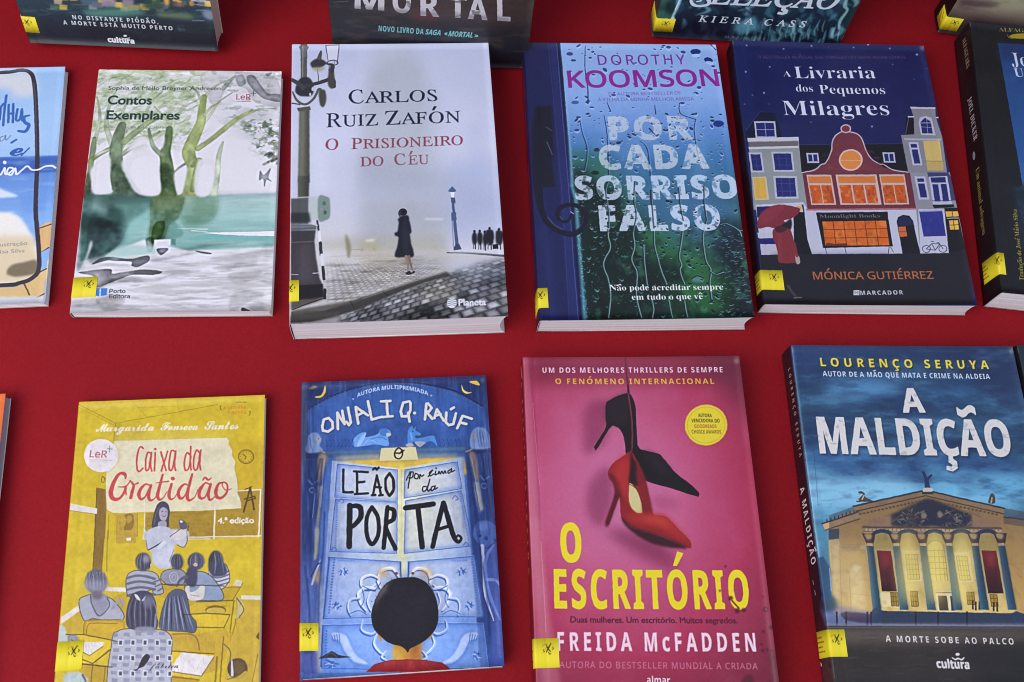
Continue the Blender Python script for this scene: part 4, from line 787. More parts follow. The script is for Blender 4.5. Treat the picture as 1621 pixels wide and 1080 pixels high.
    a.poly('100,400 230,400 240,436 108,436', 'b9bacc'); a.poly('108,440 240,436 245,478 118,478', '241f68'); a.poly('120,482 250,480 255,550 128,553', 'b7b3c6')
    # red upper storey windows, warm light behind
    a.poly('405,0 1130,0 1170,240 440,242', '6d2f3c')
    for x0, x1, n in ((432, 600, 2), (628, 905, 3), (922, 1092, 2)):
        sk = 34; q = lambda u, v: (x0 + (x1 - x0) * u + sk * v, 10 + 204 * v)
        a.poly([q(0, 0), q(1, 0), q(1, 1), q(0, 1)], 'cbb0ac'); a.poly([q(.05, .06), q(.95, .06), q(.95, .28), q(.05, .28)], 'd07a3c')
        for i in range(n):
            u0, u1 = .05 + .9 * i / n + (.02 if i else 0), .05 + .9 * (i + 1) / n - .02
            m = a.pmask([q(u0, .35), q(u1, .35), q(u1, .95), q(u0, .95)]); a.put(m, 'c65a24'); a.put(m * np.clip((a.noise(9, 12) - .5) * 4, 0, 1), '8f3a18', .7); a.put(m * np.clip((a.noise(8, 8) - .55) * 5, 0, 1), 'e58a4a', .7)
    a.poly('430,240 1180,238 1182,250 432,254', 'a86a74')
    # white shop front
    a.poly('420,252 1182,250 1200,545 1060,548 1040,300 1010,265 500,262 540,500 1040,500 1070,545 470,545', 'bdbed2'); a.poly('420,252 1175,250 1195,540 475,545', 'bdbed2')
    a.poly('498,266 980,262 984,318 508,322', '17161f'); a.text('Moonlight Books', (522, 302), (930, 300), 24, '6d6a70', 'serifb', wt=0)
    a.poly('508,318 985,314 1015,495 545,505', D); m = a.pmask('540,326 968,322 992,488 560,490'); a.put(m, 'cf6424'); a.put(m * np.clip((a.noise(16, 16) - .48) * 4, 0, 1), 'e08a48', .6); a.put(m * np.clip((.46 - a.noise(12, 12)) * 5, 0, 1), 'a84c1a', .6)
    for i in range(1, 6): u = i / 6; a.line([(540 + 428 * u, 324), (560 + 432 * u, 490)], 4, '5a2a18', smooth=False)
    for j in (.33, .68): a.line([(540 + 20 * j, 326 + 164 * j), (968 + 24 * j, 322 + 166 * j)], 4, '5a2a18', smooth=False)
    a.poly('560,490 570,470 620,478 700,472 710,490', '4a2a20', .8); a.line('560,505 570,540', 5, '55566a'); a.line('692,505 700,540', 5, '55566a'); a.line('990,500 985,540', 5, '3a3a4a'); a.line('1000,500 1020,535', 4, '3a3a4a')
    a.poly('1040,330 1050,300 1085,284 1125,290 1150,325 1172,430 1200,548 1080,548 1060,430', D, 1, False); a.poly('1045,330 1085,290 1140,320 1148,350 1060,356', '232550', .8, True, 1); a.poly('1050,365 1100,362 1112,430 1062,432', 'c66636'); a.line('1056,398 1106,396', 3, '6d2f20')
    # right lower storey
    a.poly('1130,0 1400,0 1450,230 1480,540 1200,545 1170,240', '8d8b96'); a.poly('1185,245 1370,250 1400,545 1200,545', 'bbbcd0'); win(a, 1160, 25, 1232, 182, NV, FRM, 1, 1, 30, 14); a.poly('1168,62 1240,62 1242,74 1170,74', FRM)
    a.poly('1245,0 1385,0 1420,60 1440,90 1436,190 1405,190 1390,90 1268,80', '2a2a60', .8); a.poly('1255,28 1380,25 1410,215 1285,218', FRM); a.poly('1268,34 1366,32 1372,68 1274,68', NV); a.poly('1280,80 1318,80 1334,195 1296,196', NV); a.poly('1336,78 1374,78 1392,195 1352,196', NV); a.line('1280,190 1410,190', 4, '4a4a66'); a.poly('1280,218 1420,216 1430,236 1290,240', D)
    a.poly('1190,258 1345,256 1370,428 1222,432', '2c3282'); a.put(a.pmask('1190,258 1345,256 1370,428 1222,432') * np.clip((a.noise(10, 20) - .5) * 3, 0, 1), '3f469a', .6); a.line('1195,262 1345,258', 7, 'a9b0dc', .8)
    a.poly('1360,240 1465,240 1510,545 1390,545', D); a.poly('1366,264 1458,262 1464,298 1372,300', 'dcae48'); a.line('1412,262 1418,300', 3, D); a.poly('1390,325 1450,323 1458,386 1398,388', 'dcae48'); a.line('1394,356 1454,354', 3, D); a.line('1420,324 1428,388', 3, D); a.line('1462,318 1498,480', 8, 'a8aac2', smooth=False); a.line('1380,310 1465,308', 6, 'b4b4c4', smooth=False)
    # bicycle
    for x in (1240, 1350): a.ring(x, 515, 26, 24, 4, '33344a')
    a.lines(['1240,515 1275,480 1330,482 1300,525 1240,515', '1275,480 1300,525', '1350,515 1325,475 1310,474', '1270,465 1290,468'], 4, '2c2d40', smooth=False)
    # pavement dark band with author
    a.poly('120,550 1392,545 1510,520 1560,885 150,900', '201d26'); a.poly('200,555 1000,552 1000,640 200,640', '1b1a26', .6, False, 8)
    a.text('MÓNICA GUTIÉRREZ', (482, 716), (1288, 716), 52, 'b5653f', 'sansm', wt=2.5); a.poly('750,790 790,790 790,824 750,824', 'c6c6d2'); a.line('760,816 760,800 770,806 780,800 780,816', 3, '4a4858'); a.text('MARCADOR', (798, 822), (1086, 820), 28, 'c2c2ce', 'sansb', wt=2, sp=.1)
    # passer-by with umbrella
    a.poly('104,370 110,300 150,245 220,215 290,215 350,225 388,240 375,275 330,305 280,320 300,345 240,375 170,362', '7c2c38', 1, True); a.poly('240,375 300,325 330,310 325,380 250,400', '231a24', 1, True, 1); a.poly('110,300 200,225 290,215 220,300 130,350', '8e3642', .6, True, 2); a.line('385,248 380,262', 6, '4a2028')
    a.poly('215,375 310,372 335,410 350,470 365,560 360,602 250,602 240,540 225,480 206,430', '7d2d36', 1, True); a.poly('225,362 280,356 300,380 262,400 230,395', '46222e', 1, True); a.poly('240,400 260,410 262,590 250,590', '8c3a42', .7, False, 2); a.poly('360,555 382,560 392,600 375,615 362,600', 'a79a94', 1, True); a.line('350,470 370,560', [18, 14], '7d2d36')
    a.line('310,760 335,800 360,830', [16, 18, 12], '4a4248', .8); a.line('350,840 400,838', [10, 8], '6d6468', .9)
def pencil(a, box, n, col, al=.35, dx=10, dy=60, w=2):
    a.scatter(n, box, lambda x, y, r: a.line([(x, y), (x + dx * r.normal() * .5 + dx * .3, y + dy * (.5 + r.random()))], [w * .6, w, w * .4], col, al * (.4 + .8 * r.random()), smooth=False))

def art_caixa(a):
    a.img[:] = hx('cdb22a'); a.z(80, 620, 4.631); a.put(np.clip((a.noise(120, 160) - .4) * 1.6, 0, 1), 'bd9c20', .4)
    L = '5f4a20'; WH = 'dcd3cc'
    # ceiling lines, walls
    a.poly('205,70 1570,40 1250,100 485,235', 'd0b833', .6, False, 3)
    a.line('205,95 480,235 1230,98', 4, '8d7426', .8, smooth=False); a.line('210,118 470,250', 3, '8d7426', .6, smooth=False); a.line('340,140 590,62', 2, '96803a', .7); a.line('590,62 710,190 740,180', 3, '96803a', .7, smooth=False); a.line('640,120 930,110 950,140 930,70', 3, '96803a', .6, smooth=False); a.line('260,160 340,140 330,150', 3, '96803a', .6)
    a.poly('480,240 520,230 500,350 472,360', 'a88c30', .6, False, 3); a.line('478,240 466,360', 4, L, .7)
    pencil(a, '180,120 460,800', 90, 'a88a1c', .3, 4, 90); pencil(a, '480,260 1560,360', 40, 'b89822', .3, 30, 20); pencil(a, '1320,380 1560,720', 50, 'b08e1e', .35, 4, 70)
    a.poly('1290,380 1570,370 1560,1060 1380,1060', 'c9a52a', .5, False, 20)
    # corner print
    a.text('coleção', (1362, 86), (1442, 86), 13, '6d5a26', 'sans'); a.text('a semilha', (1270, 132), (1438, 128), 26, 'c9703a', 'sansb', a=.7); a.text('é minha', (1300, 168), (1440, 166), 26, 'c9703a', 'sansb', a=.7); a.line('1255,105 1248,108 1250,132 1258,134', 4, L, smooth=False); a.line('1462,150 1468,150 1466,175 1458,176', 4, L, smooth=False)
    # author, white brush letters
    a.text('Margarida', (335, 296), (760, 288), 58, 'e6ded2', 'script', wt=3.5); a.text('Fonseca', (810, 286), (1082, 282), 58, 'e6ded2', 'script', wt=3.5); a.text('Santos', (1134, 280), (1380, 276), 60, 'e6ded2', 'script', wt=3.5)
    # blackboards, map, door
    for p in ('690,890 1205,870 1200,1080 690,1085', '1215,860 1390,850 1375,735 1545,722 1525,1060 1210,1075'):
        a.poly(p, 'a8882c', 1); 
    a.put(a.pmask('690,890 1205,870 1200,1080 690,1085') * np.clip((a.noise(14, 8) - .45) * 3, 0, 1), '8d7026', .7)
    for i in range(160):
        x = 700 + a.rng.random() * 840; y = 890 + a.rng.random() * 160
        if 1200 < x < 1215 or (x > 1380 and y < 0): continue
        a.line([(x, y), (x + 26 * a.rng.random(), y + 10 + 18 * a.rng.random())], 3, ['8a6c22', 'b3933a', '7a5e1c'][i % 3], .5)
    a.line('694,890 688,1085', 8, WH, smooth=False); a.line('1208,865 1200,1080', 10, WH, smooth=False); a.line('1545,722 1530,1060', 11, WH, smooth=False); a.line('1375,730 1545,722', 8, WH, smooth=False); a.line('1555,715 1540,1075', 4, L, .7, smooth=False)
    a.poly('495,905 640,895 640,1065 485,1065', 'b8973a', .9); pencil(a, '492,900 630,1050', 70, '76591c', .7, 4, 30, 3); a.poly('545,905 600,900 615,960 600,1010 580,1065 550,1060 540,1000 560,950', '86682a', .9, True); a.poly('560,920 590,910 600,940 570,970', 'b3934a', .8, True); a.line('490,900 485,1065', 3, L, .7); a.line('640,895 640,1065', 3, L, .7)
    a.poly('340,708 420,720 400,1080 322,1080', '8a6a2c', 1); pencil(a, '335,715 405,1020', 90, '5d431a', .5, 2, 80, 3); a.line('342,708 325,1080', 6, L, .8, smooth=False); a.line('430,900 425,1080', 4, L, .6, smooth=False); a.line('480,900 470,1080', 3, '8d7426', .6, smooth=False)
    a.poly('145,822 345,860 342,900 140,872', WH); a.line('140,874 342,902', 4, L, .5)
    a.ring(388, 650, 14, 20, 5, L, .8); a.line('378,625 392,628 400,645', 4, L)
    # torn paper with the title
    a.poly('470,368 1295,342 1318,365 1312,395 1340,430 1338,470 1362,520 1355,570 1372,630 1380,700 1378,740 1400,800 1408,862 1290,868 1100,880 900,884 690,888 560,900 460,898 410,870 405,700 412,560', '9c8428', .5, False, 3)
    a.poly('470,365 1295,340 1315,362 1308,392 1336,428 1334,468 1358,518 1351,568 1368,628 1376,698 1374,738 1396,798 1404,858 1290,864 1100,876 900,880 690,884 560,894 460,892 412,868 407,700 414,560', 'd9cfae'); a.poly('470,365 1295,340 1315,362 1100,420 800,500 500,520 414,560', 'dfd6b8', .6, False, 20); a.line('690,760 690,884', 6, 'e8e0cc', .6); a.line('1205,770 1207,868', 6, 'e8e0cc', .6)
    R = 'c24a4c'
    a.lines(['682,420 660,408 640,460 634,530 640,575 655,588 680,565', '738,455 715,450 702,500 700,560 708,582 725,560 740,470', '742,450 736,540 746,584', '770,450 766,582', '812,445 850,580', '862,440 815,584', '915,440 890,436 876,500 872,560 884,582 902,550 918,450', '922,438 912,530 920,580', '1030,470 1005,452 986,500 984,555 996,580 1018,560 1032,480', '1032,405 1028,500 1034,576', '1095,448 1075,430 1056,480 1052,550 1064,578 1084,555 1100,450', '1106,430 1098,520 1104,576'], 12, R)
    a.ell(772, 424, 9, 9, R)
    for p, w in (('552,640 548,610 510,604 470,660 446,730 452,775 480,794 515,780 545,735 552,700', [10, 26, 22, 30, 34, 32, 26, 20, 18, 20]), ('500,700 552,698 585,660', [6, 12, 8]), ('552,700 556,760', [16, 10]), ('585,655 612,690 600,740 590,780', [10, 18, 26, 24]), ('600,720 620,685 645,672', [8, 8, 14]), ('730,690 700,680 665,715 650,760 665,790 695,775 725,720 738,690', [10, 14, 24, 26, 20, 12, 14, 12]), ('738,690 722,760 735,800 770,780 800,720', [20, 26, 18, 8, 6]), ('825,612 805,690 788,760 800,795 830,780 858,735', [16, 22, 26, 20, 8, 6]), ('775,672 868,660', [6, 12]), ('890,680 872,750 880,790 910,780 945,720', [18, 26, 20, 8, 6]), ('1010,690 985,680 950,715 940,755 955,785 985,770 1015,710', [8, 14, 24, 26, 20, 10, 12]), ('1042,608 1020,690 1005,770 1020,800 1060,775 1085,720', [16, 22, 26, 18, 8, 6]), ('1170,685 1140,672 1105,710 1092,760 1108,785 1140,770 1175,690', [10, 14, 24, 26, 20, 10, 12]), ('1178,680 1160,750 1170,795 1205,775 1230,720', [18, 24, 18, 8, 6]), ('1270,668 1235,680 1215,730 1225,775 1260,780 1295,740 1300,690 1275,665 1262,690 1290,725 1330,715', [12, 18, 26, 24, 20, 16, 14, 10, 8, 8, 6])):
        a.line(p, [q * .95 for q in w], R)
    a.ell(900, 640, 16, 14, R); a.line('1120,650 1138,632 1160,650 1182,636', [10, 14, 14, 8], R)
    # round emblem, clock, sheet A, edition
    a.ell(373, 474, 130, 124, '9c8424', .35, blur=3); a.ell(373, 472, 127, 122, 'dfd6d6'); a.text('LeR', (288, 484), (414, 486), 52, 'b5555c', 'sansm', wt=2.5); a.line('418,422 455,424', 5, '6f9088', smooth=False); a.line('436,398 436,446', 5, '6f9088', smooth=False); a.line('288,502 455,506', 4, 'b0a0a0', .8); a.line('288,516 420,520', 3, 'b8acac', .8)
    a.ring(1438, 480, 55, 50, 8, '7d6324', .9); a.ring(1438, 480, 46, 42, 3, '8d7230', .8); a.lines(['1438,480 1415,462', '1438,480 1428,498'], 5, L)
    for i in range(12): t = i * math.pi / 6; a.ell(1438 + 40 * math.cos(t), 480 + 36 * math.sin(t), 3, 3, L, .8, n=6)
    a.line('1420,885 1468,705', 13, '5a4418', smooth=False); a.line('1468,705 1495,865', 13, '5a4418', smooth=False); a.line('1425,790 1500,770 1505,785 1450,800', 10, '5a4418', smooth=False); a.line('1430,720 1480,700', 7, '5a4418')
    a.text('4.ª edição', (1230, 968), (1492, 966), 42, 'e6e0da', 'hum', wt=4)
    # classroom in pencil
    a.z(80, 840, 4.5); G = '8f90a0'; GD = '4c4a5c'; GL = 'b9bac6'; BR = '7a5f22'
    a.line('675,0 660,60', 8, WH); a.line('975,50 1500,40', 9, WH, smooth=False); a.line('980,62 1140,60', 6, WH)
    a.poly('465,0 620,0 610,90 470,95', 'b8973a', .9); pencil(a, '468,0 605,70', 40, '76591c', .7, 10, 16, 3); a.poly('540,55 575,52 575,74 545,76', 'ded8c8')
    a.poly('318,0 388,0 370,290 300,290', '8a6a2c'); pencil(a, '315,0 375,220', 60, '5d431a', .5, 2, 70, 3); a.line('320,0 302,290', 5, L, .8); a.line('408,0 400,290', 4, L, .6); a.line('412,0 404,380', 2, L, .5)
    a.poly('400,405 545,408 545,440 390,432', WH); a.poly('1360,462 1505,464 1505,496 1360,490', WH); a.poly('75,620 200,535 215,570 70,670', WH)
    a.poly('75,680 220,565 540,440 560,620 240,640 230,730 110,745', 'bf9f30', .9); a.poly('1360,495 1505,498 1495,1080 1240,1080 1290,740', 'c2a238', .9); pencil(a, '1300,500 1500,1000', 130, '8d7226', .45, 3, 60); pencil(a, '90,560 540,700', 60, '8d7226', .5, 3, 50); pencil(a, '120,20 300,500', 50, 'a88a1c', .35, 3, 90)
    # teacher
    a.poly('690,0 680,60 690,130 720,160 730,230 780,270 860,260 880,140 900,100 950,118 972,90 970,0', GL, 1, True, .6); a.poly('800,130 880,110 860,250 760,230 740,190', 'c9cad4', .8, True, 2); a.line('700,140 780,95 880,25', 9, '3d3a48'); a.poly('870,20 900,0 970,0 960,50 890,70', 'd9c9c2', 1, True, 1); pencil(a, '700,0 960,200', 90, '77788c', .5, -10, 30, 2); a.line('690,0 682,70 692,140', 4, GD); a.line('972,0 975,80 950,120 905,105', 5, GD); a.line('880,140 850,220', 4, GD, .7)
    a.line('775,120 810,90', [30, 34], 'cfcdd6'); a.line('980,0 985,-30', [8, 10], GD, .8)
    a.z(80, 620, 4.631)
    a.poly('745,990 760,900 785,830 825,806 862,825 878,880 870,940 868,1000 850,990 845,960 800,975 780,1010', '4a4656', 1, True); a.poly('800,870 830,850 860,870 862,910 845,945 815,945 800,915', 'a9a4b2', 1, True); a.poly('795,960 845,950 850,990 800,1000', 'a09ca8', 1, True); a.ell(822, 880, 5, 3, '2c2a36'); a.ell(850, 884, 4, 3, '2c2a36'); a.line('822,912 835,918 848,912', 4, '6d4048'); a.poly('705,1030 790,990 870,1000 900,1040 890,1090 700,1090', GL, 1, True)
    a.line('760,980 775,900 800,850', 6, '6d6a7c', .8); a.line('860,980 872,900', 5, '2f2c3a', .8); a.poly('890,1060 960,1000 1000,1010 1005,1060 900,1085', 'cfc6c6', 1, False, 1); a.line('880,1065 960,1005', 5, GD); a.poly('945,960 965,940 1000,965 1000,1005 960,1010', '5d5a6a', 1, True); a.ell(962, 955, 10, 9, 'e0dce0')
    a.z(80, 840, 4.5)
    def head(x, y, rx, ry, c=GD):
        a.ell(x, y, rx, ry, c, 1, blur=.6)
        for i in range(26):
            t = a.rng.uniform(-1, 1); a.line([(x + t * rx * .4, y - ry * .9), (x + t * rx * .95, y - ry * .1), (x + t * rx * .8, y + ry * .8)], [2, 5, 2], ['6d6c80', '33313f', '8d8ea0', '2b2936'][a.rng.integers(4)], .6)
    def body(p, c, n=60, cl='6a6b80'):
        a.poly(p, c, 1, True, .6); P = pts(p); a.line(p, 5, '3a3848', .9, closed=True); mk = a.pmask(p, True)
        k = np.zeros_like(mk)
        for i in range(n):
            x, y = P[:, 0].min() + np.ptp(P[:, 0]) * a.rng.random(), P[:, 1].min() + np.ptp(P[:, 1]) * a.rng.random(); k = np.maximum(k, a.lmask([(x, y), (x + 8 * a.rng.normal(), y + 40)], [1, 5, 1]))
        a.put(mk * k, cl, .5)
    # far desks and pupils
    a.poly('800,385 980,390 1240,395 1370,380 1300,500 1040,510 980,560 780,470', 'bf9d2e', .95); a.poly('1245,380 1380,375 1360,405 1240,405', 'd2b23a'); a.line('1240,405 1362,404', 5, BR); a.line('1375,375 1355,405 1300,500', 5, BR)
    body('800,300 840,280 920,275 965,310 960,360 930,390 840,390 790,345', G, 20); head(905, 225, 46, 58); a.ring(880, 335, 30, 36, 6, 'c2c3cf', .8); a.ring(880, 335, 14, 20, 4, 'c2c3cf', .8)
    body('1130,290 1180,260 1250,240 1280,330 1270,370 1220,420 1150,400', 'c0c1cc', 10); [a.line([(1140, 300 + i * 26), (1200, 312 + i * 26), (1275, 290 + i * 26)], 9, GD, .8) for i in range(4)]; head(1182, 230, 54, 86, '3d3d50'); a.poly('1130,230 1235,230 1262,300 1230,325 1150,320', '45465c', 1, True, 1); a.line('1170,160 1180,240 1170,310', [4, 12, 4], '7d84a0', .8); a.line('1210,170 1230,250 1240,310', [3, 8, 3], '6d7590', .8)
    body('970,310 1030,290 1100,300 1160,340 1230,440 1225,495 1140,500 980,490 960,430', '8a97b0', 40); head(1040, 220, 60, 62); a.poly('960,340 990,260 1040,260 1050,330 1030,400 975,390', '45445a', 1, True, 1); a.ell(1035, 245, 16, 14, 'c9a8a4', .9); a.poly('960,420 990,395 1000,440 1050,420 1070,395 1100,400 1090,480 1040,500 985,490', 'd0cac2', 1, True); a.line('900,400 930,350 970,330', [10, 20, 26], '5c5b70'); a.line('1000,460 1060,470', 4, '77708a', .8)
    body('545,330 580,295 640,285 730,295 770,330 805,420 800,450 740,460 720,420 640,470 560,470 540,400', 'a5a5b2', 20); [a.line([(548, 340 + i * 42), (640, 322 + i * 42), (745, 345 + i * 38)], 17, '5d5c70', .85) for i in range(4)]; [a.line([(735 + i * 16, 370 + i * 30), (790 + i * 6, 350 + i * 30)], 11, '5d5c70', .8) for i in range(3)]; head(662, 225, 56, 66); a.ell(685, 205, 26, 30, '9a98a8', .8, blur=2); a.ell(718, 250, 8, 16, 'b0a8b0')
    # pupil left with collar
    a.poly('980,560 1060,510 1285,505 1240,560 1110,590 1000,620', 'c9a930', .9); a.ell(1180, 568, 75, 34, BR); a.ell(1180, 575, 68, 26, 'c9ab48'); a.line('1110,540 1250,540', 5, BR, .7)
    a.poly('960,600 1110,590 1280,600 1235,690 1040,690', 'd8b92f'); a.line('1280,605 1238,692 1035,690', 7, BR, smooth=False); a.line('1150,735 1240,700', 5, BR, .8)
    a.line('1310,500 1285,700 1290,750', 9, '8d7026'); a.line('1330,480 1330,600 1300,740', 6, '8d7026'); a.poly('1300,390 1330,350 1370,360 1360,400', 'cfc9bd', .9); a.poly('1335,470 1375,520 1380,580 1350,625 1320,620 1330,560', 'c9b98a', .8, True); a.line('1330,480 1378,560 1345,625', 6, '5d4a2a')
    body('205,500 240,470 330,455 420,480 470,520 520,590 515,640 420,645 300,630 250,650 215,590', 'a9a9b6', 70); a.poly('285,460 400,460 410,540 350,620 300,560', '8f8e9e', .9, True, 1); a.line('285,465 300,540 350,610 420,540 405,480', 6, GD); head(325, 365, 80, 88, '5f5d70'); a.poly('250,360 400,360 400,420 330,450 255,420', '8d8c9c', .8, True, 4); [a.line([(255 + i * 12, 300), (258 + i * 12.5, 410)], [3, 8, 2], ['b4b3c0', '4d4b5c'][i % 2], .8) for i in range(12)]; a.poly('300,440 370,440 360,490 310,490', '6d6470', .9, True, 2); a.line('440,560 490,500 520,520 500,540', [16, 22, 16, 10], '9a9aa8')
    # chair, left desk
    a.poly('240,650 520,640 530,700 470,780 260,760', 'c9a52c'); a.line('240,740 250,660 290,645 500,645 525,680 520,720', 16, 'b8922a'); a.line('256,740 268,675 310,662 480,665', 6, BR, .8); a.line('236,740 244,655 290,640 505,636', 4, L, .8)
    a.poly('110,745 230,742 470,790 430,850 300,950 180,945 130,880', 'd9ba2c'); a.line('305,945 420,850', 5, BR); a.line('205,950 440,975', 10, BR, .9, smooth=False); a.poly('205,960 440,980 430,1080 200,1080', 'b8962a'); a.line('300,960 290,1080', 7, BR); a.line('390,980 380,1080', 6, BR); a.poly('215,860 235,795 385,795 370,825 275,890', 'ded6d2'); a.line('215,862 278,892 372,828', 5, '6d5a4a', .9, smooth=False)
    a.poly('60,690 100,690 130,800 150,850 50,860', 'b6c2c0', 1, True, 1); a.poly('120,760 170,740 215,800 190,850 150,840', '8d8c9c', 1, True, 1); a.line('150,780 200,830', 8, GD, .8); a.poly('110,1020 200,1010 250,1040 260,1080 100,1080', 'aebbb8', 1, True, 1); a.line('230,1030 250,1075', 14, GD, .8)
    # right desk, bag
    a.poly('880,740 1050,735 1240,700 1300,740 1250,900 1180,1000 870,1080 830,1000 870,860', 'c2a032', .95); pencil(a, '890,760 1230,860', 90, '8a6c26', .5, 3, 60); a.poly('860,735 1000,735 1055,770 1065,840 1020,850 1010,790 870,780', 'c29a34', 1, True); a.line('870,740 1000,738 1050,780 1060,850', 8, BR, .8)
    a.poly('870,860 1165,880 1170,900 1040,1060 830,1020', 'd9ba2c'); a.poly('940,865 1165,898 1075,1035 840,1000', 'ddd5d4'); a.line('840,1002 1076,1038 1168,900', 6, '6d5a4a', .9, smooth=False); a.line('840,1040 1060,1065', 12, BR, .8, smooth=False); a.poly('840,1045 1060,1070 1055,1080 835,1080', 'b8962a')
    a.line('1190,900 1175,1080', 12, BR, .8, smooth=False); a.line('1235,760 1210,1080', 9, '7d6224', .9, smooth=False); a.line('1240,810 1285,870 1270,1000', 7, GD, .8); a.ell(1335, 985, 72, 75, '4f3f36'); a.ell(1340, 975, 55, 55, '6d5630', 1, blur=3); a.poly('1240,1060 1320,1040 1400,1000 1380,1080 1240,1080', 'c9a93a', .9, True); a.line('1295,930 1298,1030', [10, 20], 'c9cad6'); a.line('1260,1060 1330,1040 1405,980', 5, L)
    a.line('1480,880 1440,1080', 5, L, .7); a.poly('1465,760 1490,720 1490,780', '6d5220')
    # front row pupils
    body('780,690 800,560 840,460 900,420 960,440 985,520 1000,600 1040,660 1030,725 960,720 860,715', '565a72', 10); [a.line([(830 + i * 11, 480 - 10 * (i > 3)), (812 + i * 17, 600), (800 + i * 22, 712)], [3, 9, 3], ['8f9ab8', '34344a', 'a9b4cc', '2b2a3c', '6d7690'][i % 5], .85) for i in range(11)]
    body('430,1190 440,780 480,720 560,700 760,705 840,730 870,790 860,900 820,1190', 'b0b0bc', 10)
    mk = a.pmask('430,1190 440,780 480,720 560,700 760,705 840,730 870,790 860,900 820,1190', True)
    k = np.zeros_like(mk)
    for i in range(6):
        for j in range(8):
            x, y = 440 + i * 84 + 8 * math.sin(j), 725 + j * 54 + 6 * math.cos(i)
            k = np.maximum(k, a.pmask([(x, y), (x + 42, y + 2), (x + 40, y + 28), (x - 2, y + 26)]))
    a.put(mk * k, '8587a0', .8)
    for i in range(5):
        for j in range(4):
            x, y = 500 + i * 88, 800 + j * 110; a.poly([(x - 18, y - 24), (x + 18, y - 22), (x + 16, y + 24), (x - 20, y + 22)], 'd0d0d8', .9); a.poly([(x - 10, y - 14), (x + 10, y - 13), (x + 9, y + 15), (x - 11, y + 14)], GD, .95)
    a.poly('545,680 540,600 560,500 590,450 660,430 720,450 755,520 755,600 770,660 740,710 600,710', '45435a', 1, True); [a.line([(590 + i * 13, 470), (560 + i * 20, 580), (570 + i * 18, 690)], [3, 8, 3], ['77768c', '2d2b3a', '8f8ea4', '34324a'][i % 4], .8) for i in range(11)]; a.poly('600,455 625,465 640,500 615,490', 'd6ccd2', 1, True); a.poly('650,500 680,470 670,500', 'd6ccd2', 1, True); a.ell(700, 510, 40, 46, '77768a', .8, blur=3); a.poly('620,690 730,690 750,725 610,725', '8f8e9e', .9, True, 1); a.line('750,600 745,690', [10, 14], '9a94a4', .8)
    for bx, n_, al_ in (('100,720 420,1070', 60, .5), ('880,700 1240,1070', 80, .5), ('560,480 800,560', 20, .4), ('1040,600 1260,690', 24, .35), ('420,420 560,640', 24, .4), ('1250,500 1400,760', 40, .5)): pencil(a, bx, n_, '4f3a16', al_, 14, 34, 4)
    for p in ('110,745 230,742 470,790', '130,880 300,950 430,850', '870,860 1165,880', '800,385 980,390 1240,395', '1040,510 1300,500', '960,600 1110,590 1280,600', '205,950 440,975'): a.line(p, 7, '4a3818', .8, smooth=False)
    a.brush(.06, 8)
    # small bird mark and name
    a.poly('590,995 620,985 640,940 665,895 690,880 710,900 690,940 665,970 630,985 615,1000', '2b2830', 1, True); a.text('fábrica', (705, 985), (912, 980), 34, '2f2c36', 'script', wt=1, a=.85)

